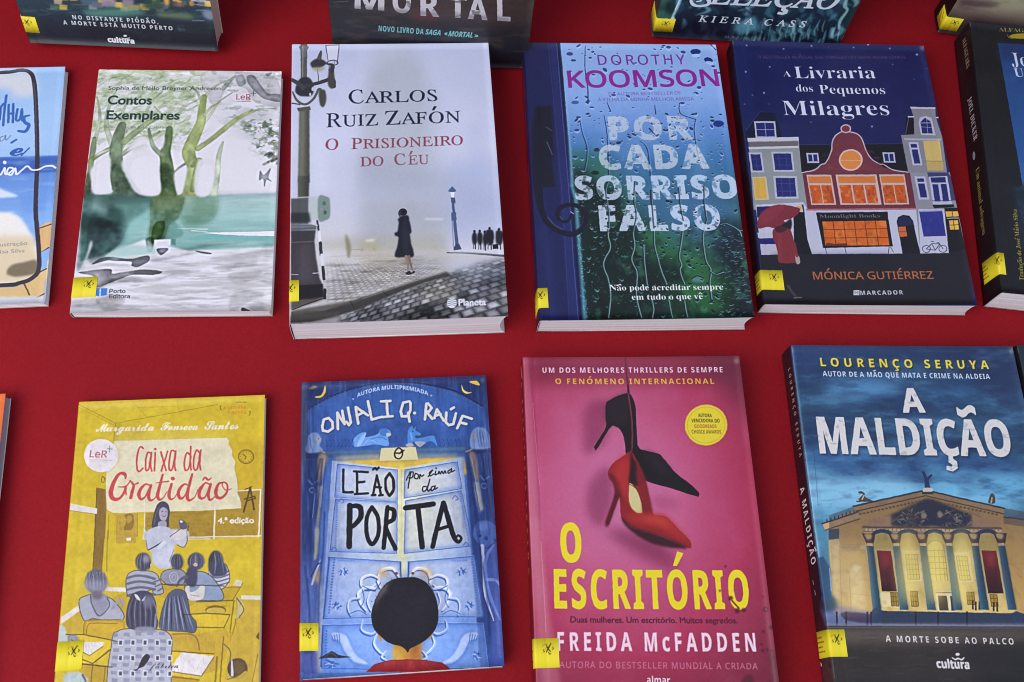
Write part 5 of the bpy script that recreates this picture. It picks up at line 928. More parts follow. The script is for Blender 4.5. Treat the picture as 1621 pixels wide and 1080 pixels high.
def art_leao(a):
    a.bgrad([(0, '27407c'), (.2, '3a63ac'), (.5, '5f86cc'), (1, '5a7cc4')]); a.z(465, 590, 4.697)
    # night lunette above the door
    a.poly('40,60 1430,30 1450,560 60,600', '26386f', 1); a.poly('110,300 300,180 500,110 740,80 980,95 1200,150 1400,260 1440,420 1380,580 1000,570 640,580 200,600 90,520', '3f68b2', 1, True, 4); a.poly('240,560 400,440 760,360 1100,420 1330,560', '27427f', .8, True, 18); a.put(a.pmask('60,100 1440,60 1450,560 60,600') * np.clip((a.noise(20, 40) - .45) * 2.5, 0, 1), '5a86cf', .35)
    for dy, c, w in ((0, '16244e', 12), (26, '4a6cae', 5), (14, '8fa8d6', 2)):
        a.line([(105, 270 + dy), (300, 170 + dy), (520, 100 + dy), (760, 72 + dy), (1000, 90 + dy), (1220, 148 + dy), (1400, 250 + dy)], w, c, .9)
    for i in range(46):
        t = i / 45; x = 120 + 1270 * t; y = 262 - 184 * (1 - (2 * t - 1) ** 2); a.line([(x, y), (x + 12, y - 4 * math.cos(t * 3.1))], 4, '93a9d4', .5)
    a.poly('110,120 165,100 170,115 130,125', 'b08a4a', 1, True); a.poly('160,180 210,165 230,130 238,95 240,140 215,180 180,188', 'e2bd3c', 1, True); a.line('165,182 205,172 232,110', 5, 'f0dc7c', .8); a.poly('1305,70 1360,65 1382,95 1350,92', 'd9b63e', 1, True); a.poly('1248,90 1260,130 1290,148 1320,150 1280,158 1252,135', 'e8cf5a', 1, True)
    a.ell(160, 110, 60, 50, '141d44', .5, blur=10); a.ell(1320, 110, 60, 50, '141d44', .5, blur=10); a.poly('108,118 150,98 175,108 135,125', 'b08a4a', 1, True); a.poly('160,182 212,165 232,100 240,140 215,180 180,188', 'e2bd3c', 1, True); a.poly('1305,70 1360,65 1382,95 1350,92', 'd9b63e', 1, True); a.poly('1248,90 1262,128 1290,146 1322,150 1280,158 1252,135', 'e8cf5a', 1, True)
    a.text('AUTORA MULTIPREMIADA', (470, 186), (1000, 172), 30, 'b9cbe8', 'sansb', arc=1.9, up=(0, -1)); a.ell(442, 198, 8, 8, 'b9cbe8'); a.ell(1022, 172, 8, 8, 'b9cbe8')
    W = 'd9d3cc'
    strokes = ['215,400 225,350 262,338 290,370 290,415 255,440 218,432 212,395', '330,420 325,300 378,385 362,285', '405,262 425,370 412,392 392,368', '480,380 462,258 552,318', '478,318 520,295', '552,215 580,350 655,330', '650,215 718,212', '690,212 700,328', '660,332 735,326', '860,215 815,225 795,290 805,328 845,325 868,280 868,225', '850,300 862,365', '975,350 985,235 1000,232 1025,265 1005,290 985,292 1030,345', '1045,340 1065,275 1115,360', '1058,320 1092,312', '1135,300 1130,370 1152,392 1185,385 1205,305', '1168,275 1190,262', '1215,415 1255,325 1322,345', '1235,372 1282,385']
    a.lines([[(x + 5, y + 6) for x, y in pts(p)] for p in strokes], 19, '1c2c5e', .8, smooth=False, blur=1.5); a.lines(strokes, 19, W, smooth=False); a.ell(898, 302, 12, 11, W)
    # statues
    B1, B2 = '6fa0e0', '3d66ac'
    a.poly('445,550 450,490 500,450 540,448 530,480 620,460 640,430 670,418 705,425 725,460 700,480 708,530 690,548 600,535 520,548', B1, 1, True); a.poly('470,540 500,480 540,450 520,500 490,550', '9cc0ee', .9, True); a.ell(672, 445, 34, 30, '4a7cc4'); a.poly('690,450 725,455 715,475 690,475', 'c9c4c0', .9, True); a.line('560,500 640,480 690,500', 6, B2, .8); a.line('520,540 560,500 610,520', 5, 'a9c8f0', .8)
    a.poly('845,470 855,420 880,395 890,420 912,395 905,430 945,455 935,470 900,470 920,490 1030,470 1055,500 1065,550 1040,520 1000,515 950,550 935,555 945,520 890,515 880,548 850,545', '5088cc', 1, True); a.poly('900,515 980,520 945,552 930,555', 'a8a6b4', 1, True); a.line('870,450 880,500', 8, '7fb0e8', .8); a.ell(862, 540, 30, 14, 'b0aab0'); a.ell(885, 440, 5, 5, '1c2f5c')
    for x in list(range(240, 440, 28)) + list(range(1080, 1260, 30)): a.line([(x, 500), (x + 12, 530), (x + 4, 555)], 5, '1c2f62', .7); a.line([(x + 6, 510), (x + 14, 540)], 3, '5f8ad0', .5)
    # lintel
    a.poly('110,585 1300,545 1300,600 110,640', '3c5a86', 1, False, 1); a.poly('200,590 1280,560 1280,575 200,605', '6a8cae', .6, False, 2); a.poly('300,625 640,605 640,640 320,650', 'b7a98c', .8, False, 3); a.poly('910,600 1220,605 1210,630 920,640', '8a9096', .8, False, 3)
    a.poly('290,660 640,640 920,640 1260,628 1300,760 290,760', 'd7b44a', 1, False, 2)
    # the two lit door leaves
    D = '286,655 640,662 790,700 1255,630 1370,2200 180,2230'
    a.poly('286,655 785,712 790,2230 180,2230', '9fb2e0'); a.poly('800,712 1255,632 1390,2230 800,2230', '9fb2e0')
    cx = 800
    glow = np.exp(-(((a.X - a.m([(cx, 980)])[0][0]) / (a.W * .24)) ** 2 + ((a.Y - a.m([(cx, 980)])[0][1]) / (a.H * .24)) ** 2)); dm = a.pmask('286,655 790,712 1255,632 1390,2230 180,2230')
    a.put(dm * glow, 'e4e0b8', 1); a.put(dm * np.clip((a.Y / a.H - .56) * 2.6, 0, 1) * np.clip(.35 + np.abs((a.X - a.ox) / (a.W - a.ox) - .5) * 2, 0, 1), '5f90e4', .85); a.put(dm * np.clip((a.noise(26, 60) - .5) * 2.2, 0, 1), 'bccaf0', .4)
    a.poly('785,705 815,705 830,1500 770,1500', 'd8d2a0', .9, False, 4); a.poly('760,690 840,690 815,760 790,760', 'e0c860', .9, False, 6); a.line('800,720 805,1330', 3, 'a89c6c', .6, smooth=False)
    def panel(p, c, al=.5):
        a.poly(p, c, al, False, 2); pm = a.pmask(p); rim = np.clip(pm - a.soft(pm, 7), 0, 1); a.put(rim, '3c66c0', 1); a.line(p, 6, '3d60ac', .85, smooth=False, closed=True); P = pts(p); a.line([(x - 5, y - 5) for x, y in P], 3, 'e2e6f0', .5, smooth=False, closed=True)
    panel('325,680 770,725 770,960 305,925', 'c6cbe0'); panel('825,725 1215,665 1250,865 820,935', 'cbcbd4'); panel('310,940 770,965 765,1345 270,1330', 'c0c6d8'); panel('830,955 1245,880 1330,1290 820,1345', 'c8c8c8')
    for i in range(22):
        a.ell(315 - i * .6 + 8, 975 + i * 15.5, 9, 6, '5f82c6', .8, n=8); a.ell(1235 + i * 3.2, 905 + i * 17, 9, 6, '6f90d0', .8, n=8)
    for i in range(12): a.ell(342, 700 + i * 17, 6, 5, '6f8fd0', .6, n=8)
    for x, y in ((355, 950), (1200, 930), (300, 1310), (1280, 1275)): a.line([(x - 20, y + 10), (x, y - 12), (x + 20, y + 10), (x + 4, y + 20)], 7, '4468b4', .8)
    # columns left and right
    a.poly('60,600 255,610 240,700 200,1100 150,2200 50,2230', '2f4684', 1, False, 1); a.poly('1270,580 1455,560 1480,700 1570,2200 1385,2220 1290,800', '2f4684', 1, False, 1)
    a.poly('40,60 108,66 108,620 60,900 52,2230 36,2230', '5f6580', 1, False, 3); a.line('108,66 104,600', 4, '1f2c58', .7)
    a.poly('90,595 235,605 225,640 95,640', '232f5c'); a.poly('1330,560 1458,555 1465,600 1310,610', '232f5c')
    for x0, x1 in ((110, 140), (165, 190)): a.poly([(x0, 640), (x1, 640), (x1 - 20, 900), (x0 - 10, 900)], '22335f', .8, False, 2)
    a.poly('185,620 250,615 235,690 205,800 190,830 185,800', 'c59a6a', .95, True, 2); a.poly('185,840 215,840 190,1100 170,1400 165,1200', 'd3c7a6', .95, False, 2); a.poly('1305,600 1350,610 1375,790 1350,800 1320,700', 'c59a6a', .95, True, 2); a.poly('1335,820 1375,810 1410,1020 1380,1040 1360,960', 'd3c7a6', .95, False, 2); a.line('1345,830 1380,1030', 6, '22335f', .7)
    for x in (1390, 1420, 1445): a.line([(x, 610), (x + 16, 800)], 8, '22335f', .8)
    for x, y in ((140, 800), (1415, 770)): a.line([(x - 30, y), (x, y + 30), (x + 35, y + 5)], 12, '6f92d4', .9); a.line([(x - 10, y - 20), (x + 14, y + 40)], 9, '1d2b56', .8); a.ring(x - 2, y + 75, 20, 18, 9, '7aa0e0', .9)
    a.poly('100,530 110,470 150,445 190,460 205,500 195,545 215,580 120,600 90,580', 'a8c4ec', 1, True, 1); a.poly('165,480 205,490 200,520 170,525', 'cfc4bc', .9, True); a.line('120,480 130,560', 8, '5f86c8', .7); a.ell(185, 492, 4, 4, '1c2a50'); a.line('190,575 230,595', 12, 'c9a87c', .9)
    a.poly('1315,470 1330,430 1370,408 1420,420 1455,480 1462,560 1330,570 1310,520', 'a8c0ea', 1, True, 1); a.poly('1318,460 1350,450 1355,490 1325,495', 'd2c8c4', .9, True); [a.line([(1360 + i * 18, 420 + i * 8), (1370 + i * 20, 500), (1380 + i * 18, 555)], 6, '5f80c4', .7) for i in range(5)]; a.line('1280,590 1330,570', 12, 'c9a87c', .9)
    # lower part
    a.z(465, 810, 4.076)
    a.poly('45,300 140,250 150,760 60,770', '5a70b8', .8, False, 8); a.poly('50,310 110,470 120,760 60,760', '7284cc', .8, False, 6); a.poly('55,920 165,915 170,1045 60,1050', '5460a8', 1, False, 2); a.line('60,320 110,470 125,700', 8, '9ab0e6', .6, blur=2); a.line('115,930 120,1040', 6, '2c3a7c', .8, blur=1); a.line('95,0 100,260', 12, '2a3a6a', .7, blur=2); a.poly('140,105 165,110 150,300 130,320', 'd0c49c', .9, False, 1); a.line('120,470 135,420 175,310', [12, 18, 5], 'd6dcf0'); a.line('112,420 150,350 172,330', 6, '1d2848'); a.poly('135,430 170,380 165,700 150,920 160,1045 180,1040 178,900 185,480', 'cfc4b4', .9, False, 3); a.poly('140,400 172,360 172,450 145,470', 'c8924a', .7, True, 4)
    a.ell(1235, 140, 78, 78, '6484cc', 1, blur=1); a.poly('1170,90 1220,62 1290,90 1312,150 1300,200 1250,225 1200,215 1165,150', '5a78c2', 1, True, 1); a.ell(1200, 160, 10, 9, '1f3060', .9); a.ell(1240, 175, 12, 14, '2c4480', .9); a.ell(1300, 190, 10, 14, '2c4480', .9); a.poly('1180,100 1230,70 1270,90 1220,130', '88a4e0', .8, True, 4)
    a.poly('1205,230 1300,200 1340,300 1370,1000 1250,1010 1290,700 1230,500', '4c60b0', .9, False, 3); a.line('1215,225 1222,380 1235,540 1288,705', [26, 24, 18, 8], 'd2d8ec'); a.line('1205,230 1212,390 1225,545 1280,700', 6, '1c2848', .9); a.line('1290,215 1240,300 1235,420 1270,560 1330,700', [12, 22, 26, 20, 10], '7b92d8', .9); a.line('1240,440 1300,445 1330,480', [22, 18, 10], '9cb2ea', .8); a.line('1250,240 1290,205', 7, '1d2848', .8); a.line('1330,300 1360,700 1372,1000', 10, '34478c', .8, blur=2)
    panel('232,295 690,325 690,680 195,690', 'b5c2e2', .6); panel('738,325 1165,290 1222,680 738,680', 'b9c4e0', .6); panel('190,735 690,725 690,1020 180,1010', '86aae8', .6); panel('738,725 1225,725 1260,1010 738,1020', '86aae8', .6)
    a.line('228,295 192,690', 9, '2c4f9c', .8, smooth=False); a.line('188,735 176,1000', 9, '2c4f9c', .8, smooth=False); a.line('1228,730 1262,1000', 8, '2c4f9c', .8, smooth=False); a.line('1165,290 1224,690', 7, '3a5cac', .7, smooth=False)
    for i in range(20): a.ell(262 - i * 1.8, 310 + i * 18, 8, 7, '4a72c4', .8, n=8); a.ell(1148 + i * 2.4, 310 + i * 18, 8, 7, '4a72c4', .8, n=8)
    for i in range(13): a.ell(212 - i * .8, 770 + i * 19, 8, 7, '4a72c4', .8, n=8); a.ell(1205 + i * 3, 750 + i * 19, 7, 6, '4a72c4', .8, n=8)
    for i in range(9): a.ell(290 + i * 12, 318, 6, 7, '6f90d0', .7, n=8); a.ell(1020 + i * 12, 318, 6, 7, '6f90d0', .7, n=8)
    for x, y, s_ in ((320, 390, 1), (1080, 390, -1), (280, 610, 1), (1130, 610, -1), (1180, 930, -1), (240, 985, 1)):
        for k in range(7): t = k * .9 + x; a.line([(x + 34 * math.cos(t), y + 30 * math.sin(t)), (x + 12 * math.cos(t + .8), y + 12 * math.sin(t + .8)), (x + 26 * math.cos(t + 1.7), y + 26 * math.sin(t + 1.7))], [4, 10, 4], ['2c50a4', '5a82d2', 'c4d2f2'][k % 3], .8)
    # carved manes either side of the child
    for sgn in (1, -1):
        f = lambda x: 715 + sgn * (x - 715)
        for p, w, c in (('690,440 640,370 570,380 545,440 560,490', [10, 20, 26, 22, 12], 'd8d6d0'), ('545,430 500,410 445,430 440,480 490,500 530,470', [10, 16, 20, 18, 14, 8], 'cfd6e4'), ('530,500 470,490 420,530 440,600 470,640', [14, 22, 24, 20, 8], 'c3d0ea'), ('500,520 480,580 500,640', [10, 18, 8], 'b4c6ee'), ('430,560 370,570 355,620 370,670', [8, 18, 20, 8], '9fb8ea'), ('450,700 440,760 500,790 560,760', [8, 16, 18, 8], '8fb0ea'), ('540,790 520,850 550,900 590,930', [10, 20, 18, 8], 'a4c0f0'), ('600,900 570,940 600,960', [8, 14, 8], 'b0c8f2')):
            P = [(f(x), y) for x, y in pts(p)]; a.line([(x - 6, y + 9) for x, y in P], w, '2a519e', .85); a.line(P, w, c, 1); a.line([(x - 4, y - 4) for x, y in P], [k * .35 for k in w], 'f2f2ee', .8)
        a.line([(f(440), 480), (f(520), 510), (f(560), 460)], 6, '2f56a6', .8); a.line([(f(430), 620), (f(455), 570), (f(440), 500)], 5, '22468e', .8); a.line([(f(360), 660), (f(420), 640), (f(470), 665)], 6, '3a62b4', .8)
        a.poly([(f(x), y) for x, y in pts('540,380 580,365 620,400 560,430')], 'c9965c', .6, True, 5); a.ell(f(662), 400, 11, 9, '7d2a30', .9); a.line([(f(688), 330), (f(690), 420)], [8, 6], '2c3c5c', .9)
        a.line([(f(270), 805), (f(320), 830), (f(350), 900), (f(400), 960), (f(470), 985)], [60, 66, 60, 48, 22], '4a78cc', .8, blur=3); a.line([(f(262), 800), (f(318), 820), (f(352), 890), (f(400), 950), (f(470), 980)], [44, 52, 50, 40, 14], 'b7caf2', 1, blur=1.2); a.lines([[(f(245 + i * 16), 800 - i * 3), (f(256 + i * 14), 835)] for i in range(4)], 5, '3558a4', .8)
    # child seen from behind
    a.poly('640,850 820,850 815,950 840,975 620,975 648,950', 'c9923a', 1, False, 1); a.poly('740,850 825,850 820,950 850,975 760,970', 'b06a30', .9, False, 6); a.poly('640,870 700,900 690,955 630,960', 'd9ae4a', .8, False, 5); a.poly('540,790 560,800 570,840 550,820', 'c28a4a', 1, True); a.poly('880,790 895,800 870,830', 'c28a4a', 1, True)
    a.poly('465,1035 520,985 620,958 730,955 850,958 960,975 1010,1015 1010,1035', '96262c', 1); a.put(a.pmask('465,1035 520,985 620,958 730,955 850,958 960,975 1010,1015 1010,1035') * np.clip((a.noise(12, 18) - .5) * 3, 0, 1), 'b83c3a', .7); a.line('500,1005 620,962 850,962 980,992', 4, '6d181e', .7)
    a.poly('735,425 650,435 590,470 545,530 515,600 500,680 520,760 560,805 620,850 690,870 720,890 735,910 750,885 790,865 850,830 900,780 925,730 932,670 925,590 900,520 860,465 800,430', '1a1620', 1, True); a.poly('600,480 700,450 860,480 905,600 880,760 720,830 620,760', '221d2a', .7, True, 14)
    a.poly('600,470 555,530 525,590 520,640 545,570 600,510', 'c2b8a0', .45, True, 4); a.line('640,445 575,500 530,590', [4, 10, 4], 'b89a6a', .45, blur=2); a.scatter(90, '500,430 940,880', lambda x, y, r: a.line([(x, y), (x + (x - 715) * .12, y + 40)], [1, 4, 1], ['2d2836', '120f18'][r.integers(2)], .5) if ((x - 715) / 210) ** 2 + ((y - 640) / 215) ** 2 < .9 else a.line([(715 + (x - 715) * .98, 640 + (y - 640) * .95), (715 + (x - 715) * 1.02, 640 + (y - 640) * 1.02)], [4, 1], '1a1620', .9) if ((x - 715) / 210) ** 2 + ((y - 640) / 215) ** 2 < 1.12 else None)
    # little dark roof mark
    a.poly('160,948 200,925 245,900 290,925 375,940 300,946 250,944', '26262c', .95); a.line('200,940 240,912 280,940', 4, '6d6a70', .9); a.line('210,955 250,975 295,985', [8, 16, 8], '3558a4', .7)
    edge = np.clip(np.maximum(np.abs((a.X - a.ox) / (a.W - a.ox) - .5) * 2 - .52, (.2 - a.Y / a.H) * 1.6), 0, .48) * (1 - .6 * np.clip((a.Y / a.H - .55) * 3, 0, 1)); a.put(edge, '101c48', .95); st_on = np.clip(edge * 3, 0, 1)
    st = a.noise(5, 60, 3); a.put(st_on * np.clip((st - .54) * 5, 0, 1), '16265c', .3); a.put(st_on * np.clip((.42 - st) * 5, 0, 1), '8fb0ee', .2); a.brush(.07, 8)
    a.z(465, 590, 4.697); a.text('AUTORA MULTIPREMIADA', (470, 186), (1000, 172), 30, 'b9cbe8', 'sansb', arc=1.9, up=(0, -1)); a.lines(strokes, 19, W, smooth=False); a.ell(898, 302, 12, 11, W); a.poly('160,182 212,165 232,100 240,140 215,180 180,188', 'e2bd3c', 1, True); a.poly('1305,70 1360,65 1382,95 1350,92', 'd9b63e', 1, True); a.poly('1248,90 1262,128 1290,146 1322,150 1280,158 1252,135', 'e8cf5a', 1, True)
    for p in ('200,640 150,900 130,1080', '215,640 190,900 165,1080', '1400,620 1425,800 1470,1080', '1300,620 1330,900 1380,1200'): a.line(p, 9, '101c48', .7, smooth=False, blur=1)
    for p in ('230,640 200,1000', '1322,640 1368,900', '160,900 140,1080'): a.line(p, 6, '7d9fe0', .6, smooth=False)
    a.z(465, 810, 4.076)
    for p in ('200,0 190,250 165,500 160,780', '1165,0 1200,250 1240,500 1262,800', '75,350 100,600 105,780', '1320,250 1350,600 1365,900'): a.line(p, 10, '14235a', .6, blur=1.2)
    for p in ('690,325 690,430', '740,325 739,425'): a.line(p, 8, '3c66b4', .6, smooth=False, blur=1)
    # the title, brush lettered
    a.z(465, 590, 4.697); K = '17141c'
    a.poly('650,568 905,558 928,655 635,665', '8a7a50', .6, False, 3); a.poly('650,562 905,553 926,648 638,658', 'd6cc9e'); a.line('808,580 780,562 752,590 755,630 785,642 808,615 805,580 790,600 755,598', 10, K); a.line('755,600 800,596 820,578', 8, K)
    a.lines(['370,722 368,890 440,890', '448,735 550,742', '470,738 472,900', '472,818 525,812', '455,905 552,898', '590,908 618,765 650,912', '600,852 648,855', '582,912 606,910', '635,914 662,912', '590,722 605,710 618,722 632,708', '712,750 682,790 684,870 712,918 742,870 738,790 712,750'], 17, K, smooth=False)
    a.line('712,750 684,800 686,870 714,916 744,865 740,795 712,750', 18, K)
    a.lines(['838,800 868,740 850,860', '862,745 888,742 880,780 858,785', '905,750 896,780 918,790 926,762 905,750', '936,790 938,760 950,772 965,762', '1000,775 1022,740 1032,728', '1032,728 1010,745 1015,770 1040,755', '1055,735 1050,762 1066,755', '1075,755 1080,735 1090,755 1100,735 1112,752 1122,732 1130,750', '1165,722 1145,735 1150,750 1170,735 1172,715 1175,740 1195,728', '985,850 962,852 958,882 980,880 995,850 1012,795 995,860 1000,884 1015,870', '1045,845 1025,852 1022,880 1040,870 1050,845 1048,870 1068,858'], 9, K)
    a.ell(1058, 712, 6, 6, K)
    a.z(465, 810, 4.076)
    a.lines(['362,-38 358,225'], 36, K, smooth=False); a.line('362,-34 424,-30 434,30 400,80 366,105', [26, 34, 34, 30, 22], K); a.line('505,-28 472,40 472,150 505,212 545,150 543,40 505,-28', 26, K); a.line('605,-28 580,235', 28, K, smooth=False); a.line('604,-22 645,-8 642,50 595,95 655,240', [22, 28, 30, 24, 28], K, smooth=True)
    a.line('722,-22 900,-48', 34, K, smooth=False); a.line('800,-32 828,228', 34, K, smooth=False); a.line('965,-55 935,60 895,228', 30, K, smooth=False); a.line('967,-55 1002,70 1035,170 1062,198 1080,175 1062,155 1048,168', [30, 32, 30, 20, 16, 14, 12], K); a.line('920,120 1010,92', 22, K, smooth=False)
def art_escr(a):
    a.img[:] = hx('b83f6c'); a.z(815, 560, 3.857)
    # spotlit pink wall printed behind the shoes
    cx, cy = a.m([(640, 860)])[0]; d = np.hypot((a.X - cx) / a.W, (a.Y - cy) / a.H * 1.15)
    c = np.stack([np.interp(d, [0, .25, .5, .75], v) for v in ([.76, .74, .66, .46], [.44, .35, .195, .115], [.60, .50, .33, .21])], -1); a.put(np.ones((a.H, a.W)), c, 1)
    a.put(np.clip((a.noise(90, 90) - .5) * 2, 0, 1), 'c97a9e', .25); a.poly('90,20 1400,20 1420,190 90,190', '6d2036', .55, False, 14); a.poly('1150,20 1400,20 1420,420 1330,300', '5d2438', .5, False, 22)
    a.poly('430,330 560,300 560,520 470,600 420,600', '7d2a4c', .6, True, 9); a.poly('460,780 580,700 600,900 520,1060 440,960', '7d2a4c', .6, True, 9); a.poly('560,1080 860,1130 1000,1330 760,1240', '6d2040', .6, True, 12); a.poly('840,870 1000,900 960,960 850,930', '8a3358', .35, True, 8)
    a.img[:, :int(a.ox)] = hx('6d1220')
    a.poly('30,20 80,20 140,1080 300,2150 190,2150 80,1080', 'c47a88', .45, False, 4); a.line('84,24 130,500 155,1080', 5, '5a1c2c', .35, smooth=False, blur=1)  # pale sheen along the spine edge, painted into the cover colour
    a.line('108,300 125,520 150,800', 3, 'e0a0b0', .5, smooth=False); a.line('158,1150 180,1500 190,1700', 3, 'e8b8c4', .6, smooth=False)
    # cord
    a.line('672,20 684,190 692,250', 7, '5a2230', .9); a.line('690,200 692,240', 12, '3a1622', .9)
    # black shoe
    K = '1a1017'
    a.poly('692,245 640,255 580,285 555,310 552,400 556,430 545,470 486,565 485,578 500,584 580,455 615,448 640,465 660,505 672,560 676,615 700,600 745,590 738,420 735,330 715,270', K, 1, True); a.poly('745,570 770,590 870,614 905,645 980,735 1060,795 1115,850 1118,872 1100,876 960,830 800,780 760,720', K, 1, True); a.poly('560,310 640,262 690,255 690,420 620,430 565,420', '2b1c26', .7, True, 6); a.poly('780,610 860,622 960,740 880,730', '2a1b26', .7, True, 6); a.poly('700,580 750,570 800,780 740,760', K); a.line('690,250 712,420 712,580 705,600', 9, '6d2634', .95); a.line('692,250 716,420 718,580', 3, 'a04a58', .6)
    # red shoe
    a.poly('705,600 660,628 600,670 568,720 572,760 598,800 605,870 560,1000 552,1035 572,1045 590,1000 635,880 640,900 650,1010 700,1050 760,1078 900,1120 1050,1190 1072,1180 1060,1140 1000,1080 920,1000 840,978 815,860 790,760 745,660', '8c1c22', 1, True)
    a.poly('572,740 600,800 605,870 552,1035 572,1045 635,880 655,930 640,800 600,740', '4d1016', .9, True, 2); a.poly('690,620 615,680 600,740 650,860 690,880 700,760', 'b8322e', .7, True, 8); a.poly('705,600 720,640 770,720 790,790 700,800 702,690', '2a0e14', .95, True, 1.5); a.poly('695,798 720,805 755,860 775,935 778,975 740,975 705,940 692,870', 'cbbd86', 1, True); a.poly('745,660 790,760 815,860 838,980 782,978 770,870 740,760', '7d1a20', .95, True, 2); a.line('694,800 690,880 704,940 742,978 780,978', 8, 'a83434', .9); a.line('700,800 740,830 772,910 780,975', 5, '5d1218', .8)
    a.poly('680,990 780,985 900,985 960,1030 1010,1090 1062,1150 980,1120 860,1060 740,1040', 'a82c28', .85, True, 5); a.poly('760,1000 880,1000 940,1050 850,1040', 'cc4c3c', .6, True, 7); a.poly('650,1000 700,1048 760,1075 900,1120 1050,1192 900,1180 790,1140 680,1060', '35121a', .95, True, 1.5)
    # text
    W = 'e6ccd6'
    a.text('UM DOS MELHORES THRILLERS DE SEMPRE', (168, 117), (1264, 122), 33, W, 'sansb', sp=.1); a.text('O FENÓMENO INTERNACIONAL', (246, 186), (1212, 192), 34, 'dfae3c', 'sansb', sp=.1, wt=1)
    a.line('684,150 692,200', 7, '5a2230', .9)
    a.ell(1164, 448, 130, 126, '6d2440', .3, blur=3); a.ell(1162, 443, 130, 126, 'd99a3c'); a.ell(1162, 443, 126, 122, 'dcc832'); a.ring(1162, 443, 114, 110, 3, 'b8941e', .8)
    for s_, x0, x1, y, c in (('AUTORA', 1115, 1198, 394, '54461a'), ('VENCEDORA DO', 1075, 1245, 426, '54461a'), ('GOODREADS', 1092, 1226, 460, 'a8682a'), ('CHOICE AWARDS', 1076, 1254, 494, '7d6820')): a.text(s_, (x0, y), (x1, y + 2), 22, c, 'sansb', wt=1)
    a.z(815, 820, 3.77); Y = 'e3cf24'
    a.text('O', (278, 262), (396, 262), 228, Y, 'sansb', wt=9); a.text('ESCRITÓRIO', (238, 538), (1392, 548), 228, Y, 'sansb', wt=7, sp=.07)
    a.text('Duas mulheres. Um escritório. Muitos segredos.', (332, 624), (1322, 634), 34, '431424', 'hum', wt=2.5)
    a.text('FREIDA McFADDEN', (255, 792), (1430, 802), 108, W, 'sansb', sp=.16, wt=3); a.text('AUTORA DO BESTSELLER MUNDIAL A CRIADA', (266, 894), (1440, 908), 37, 'c8708c', 'sansm', sp=.06, wt=2); a.text('almar', (786, 990), (924, 993), 44, 'e0d0d8', 'sansb')
    # dark spatter
    for x, y, r in ((1485, 552, 16), (1517, 660, 13), (1250, 296, 7), (1218, 440, 7), (1280, 485, 14), (1472, 476, 5), (1522, 604, 6), (1473, 684, 9), (1462, 760, 8), (1468, 797, 10), (1496, 793, 8), (1520, 798, 9), (1320, 560, 16), (1358, 556, 13), (1530, 840, 7)): a.ell(x, y, r, r, '4d1526', .85, blur=.6, n=12)
    a.ell(1487, 552, 7, 7, 'a04060', .8, n=10); a.poly('1500,830 1560,820 1590,1000 1500,1000 1530,920', '4d1526', .5, True, 5); a.poly('1340,980 1370,945 1400,940 1420,980 1400,1040 1340,1040', '4d1526', .7, True, 2); a.line('1290,500 1330,545', 10, '4d1526', .8)
    a.poly('80,0 150,0 190,540 220,1150 130,1150 100,540', 'c8808e', .3, False, 4)  # more of the painted sheen beside the spine, lower half
    a.spine(); a.z(0, 0, 1)
    a.text('O ESCRITÓRIO', (823.2, 640), (834.6, 880), 4, 'c88890', 'sansb', sp=.6, px=a.ox * .30); a.text('FREIDA', (835.5, 900), (840, 1000), 4, 'c8883a', 'sansb', sp=.4, px=a.ox * .30); [a.line([(822 + i * .7, 588 + i * 7), (823 + i * .7, 591 + i * 7)], 2, 'c88890', .8) for i in range(6)]; a.front()

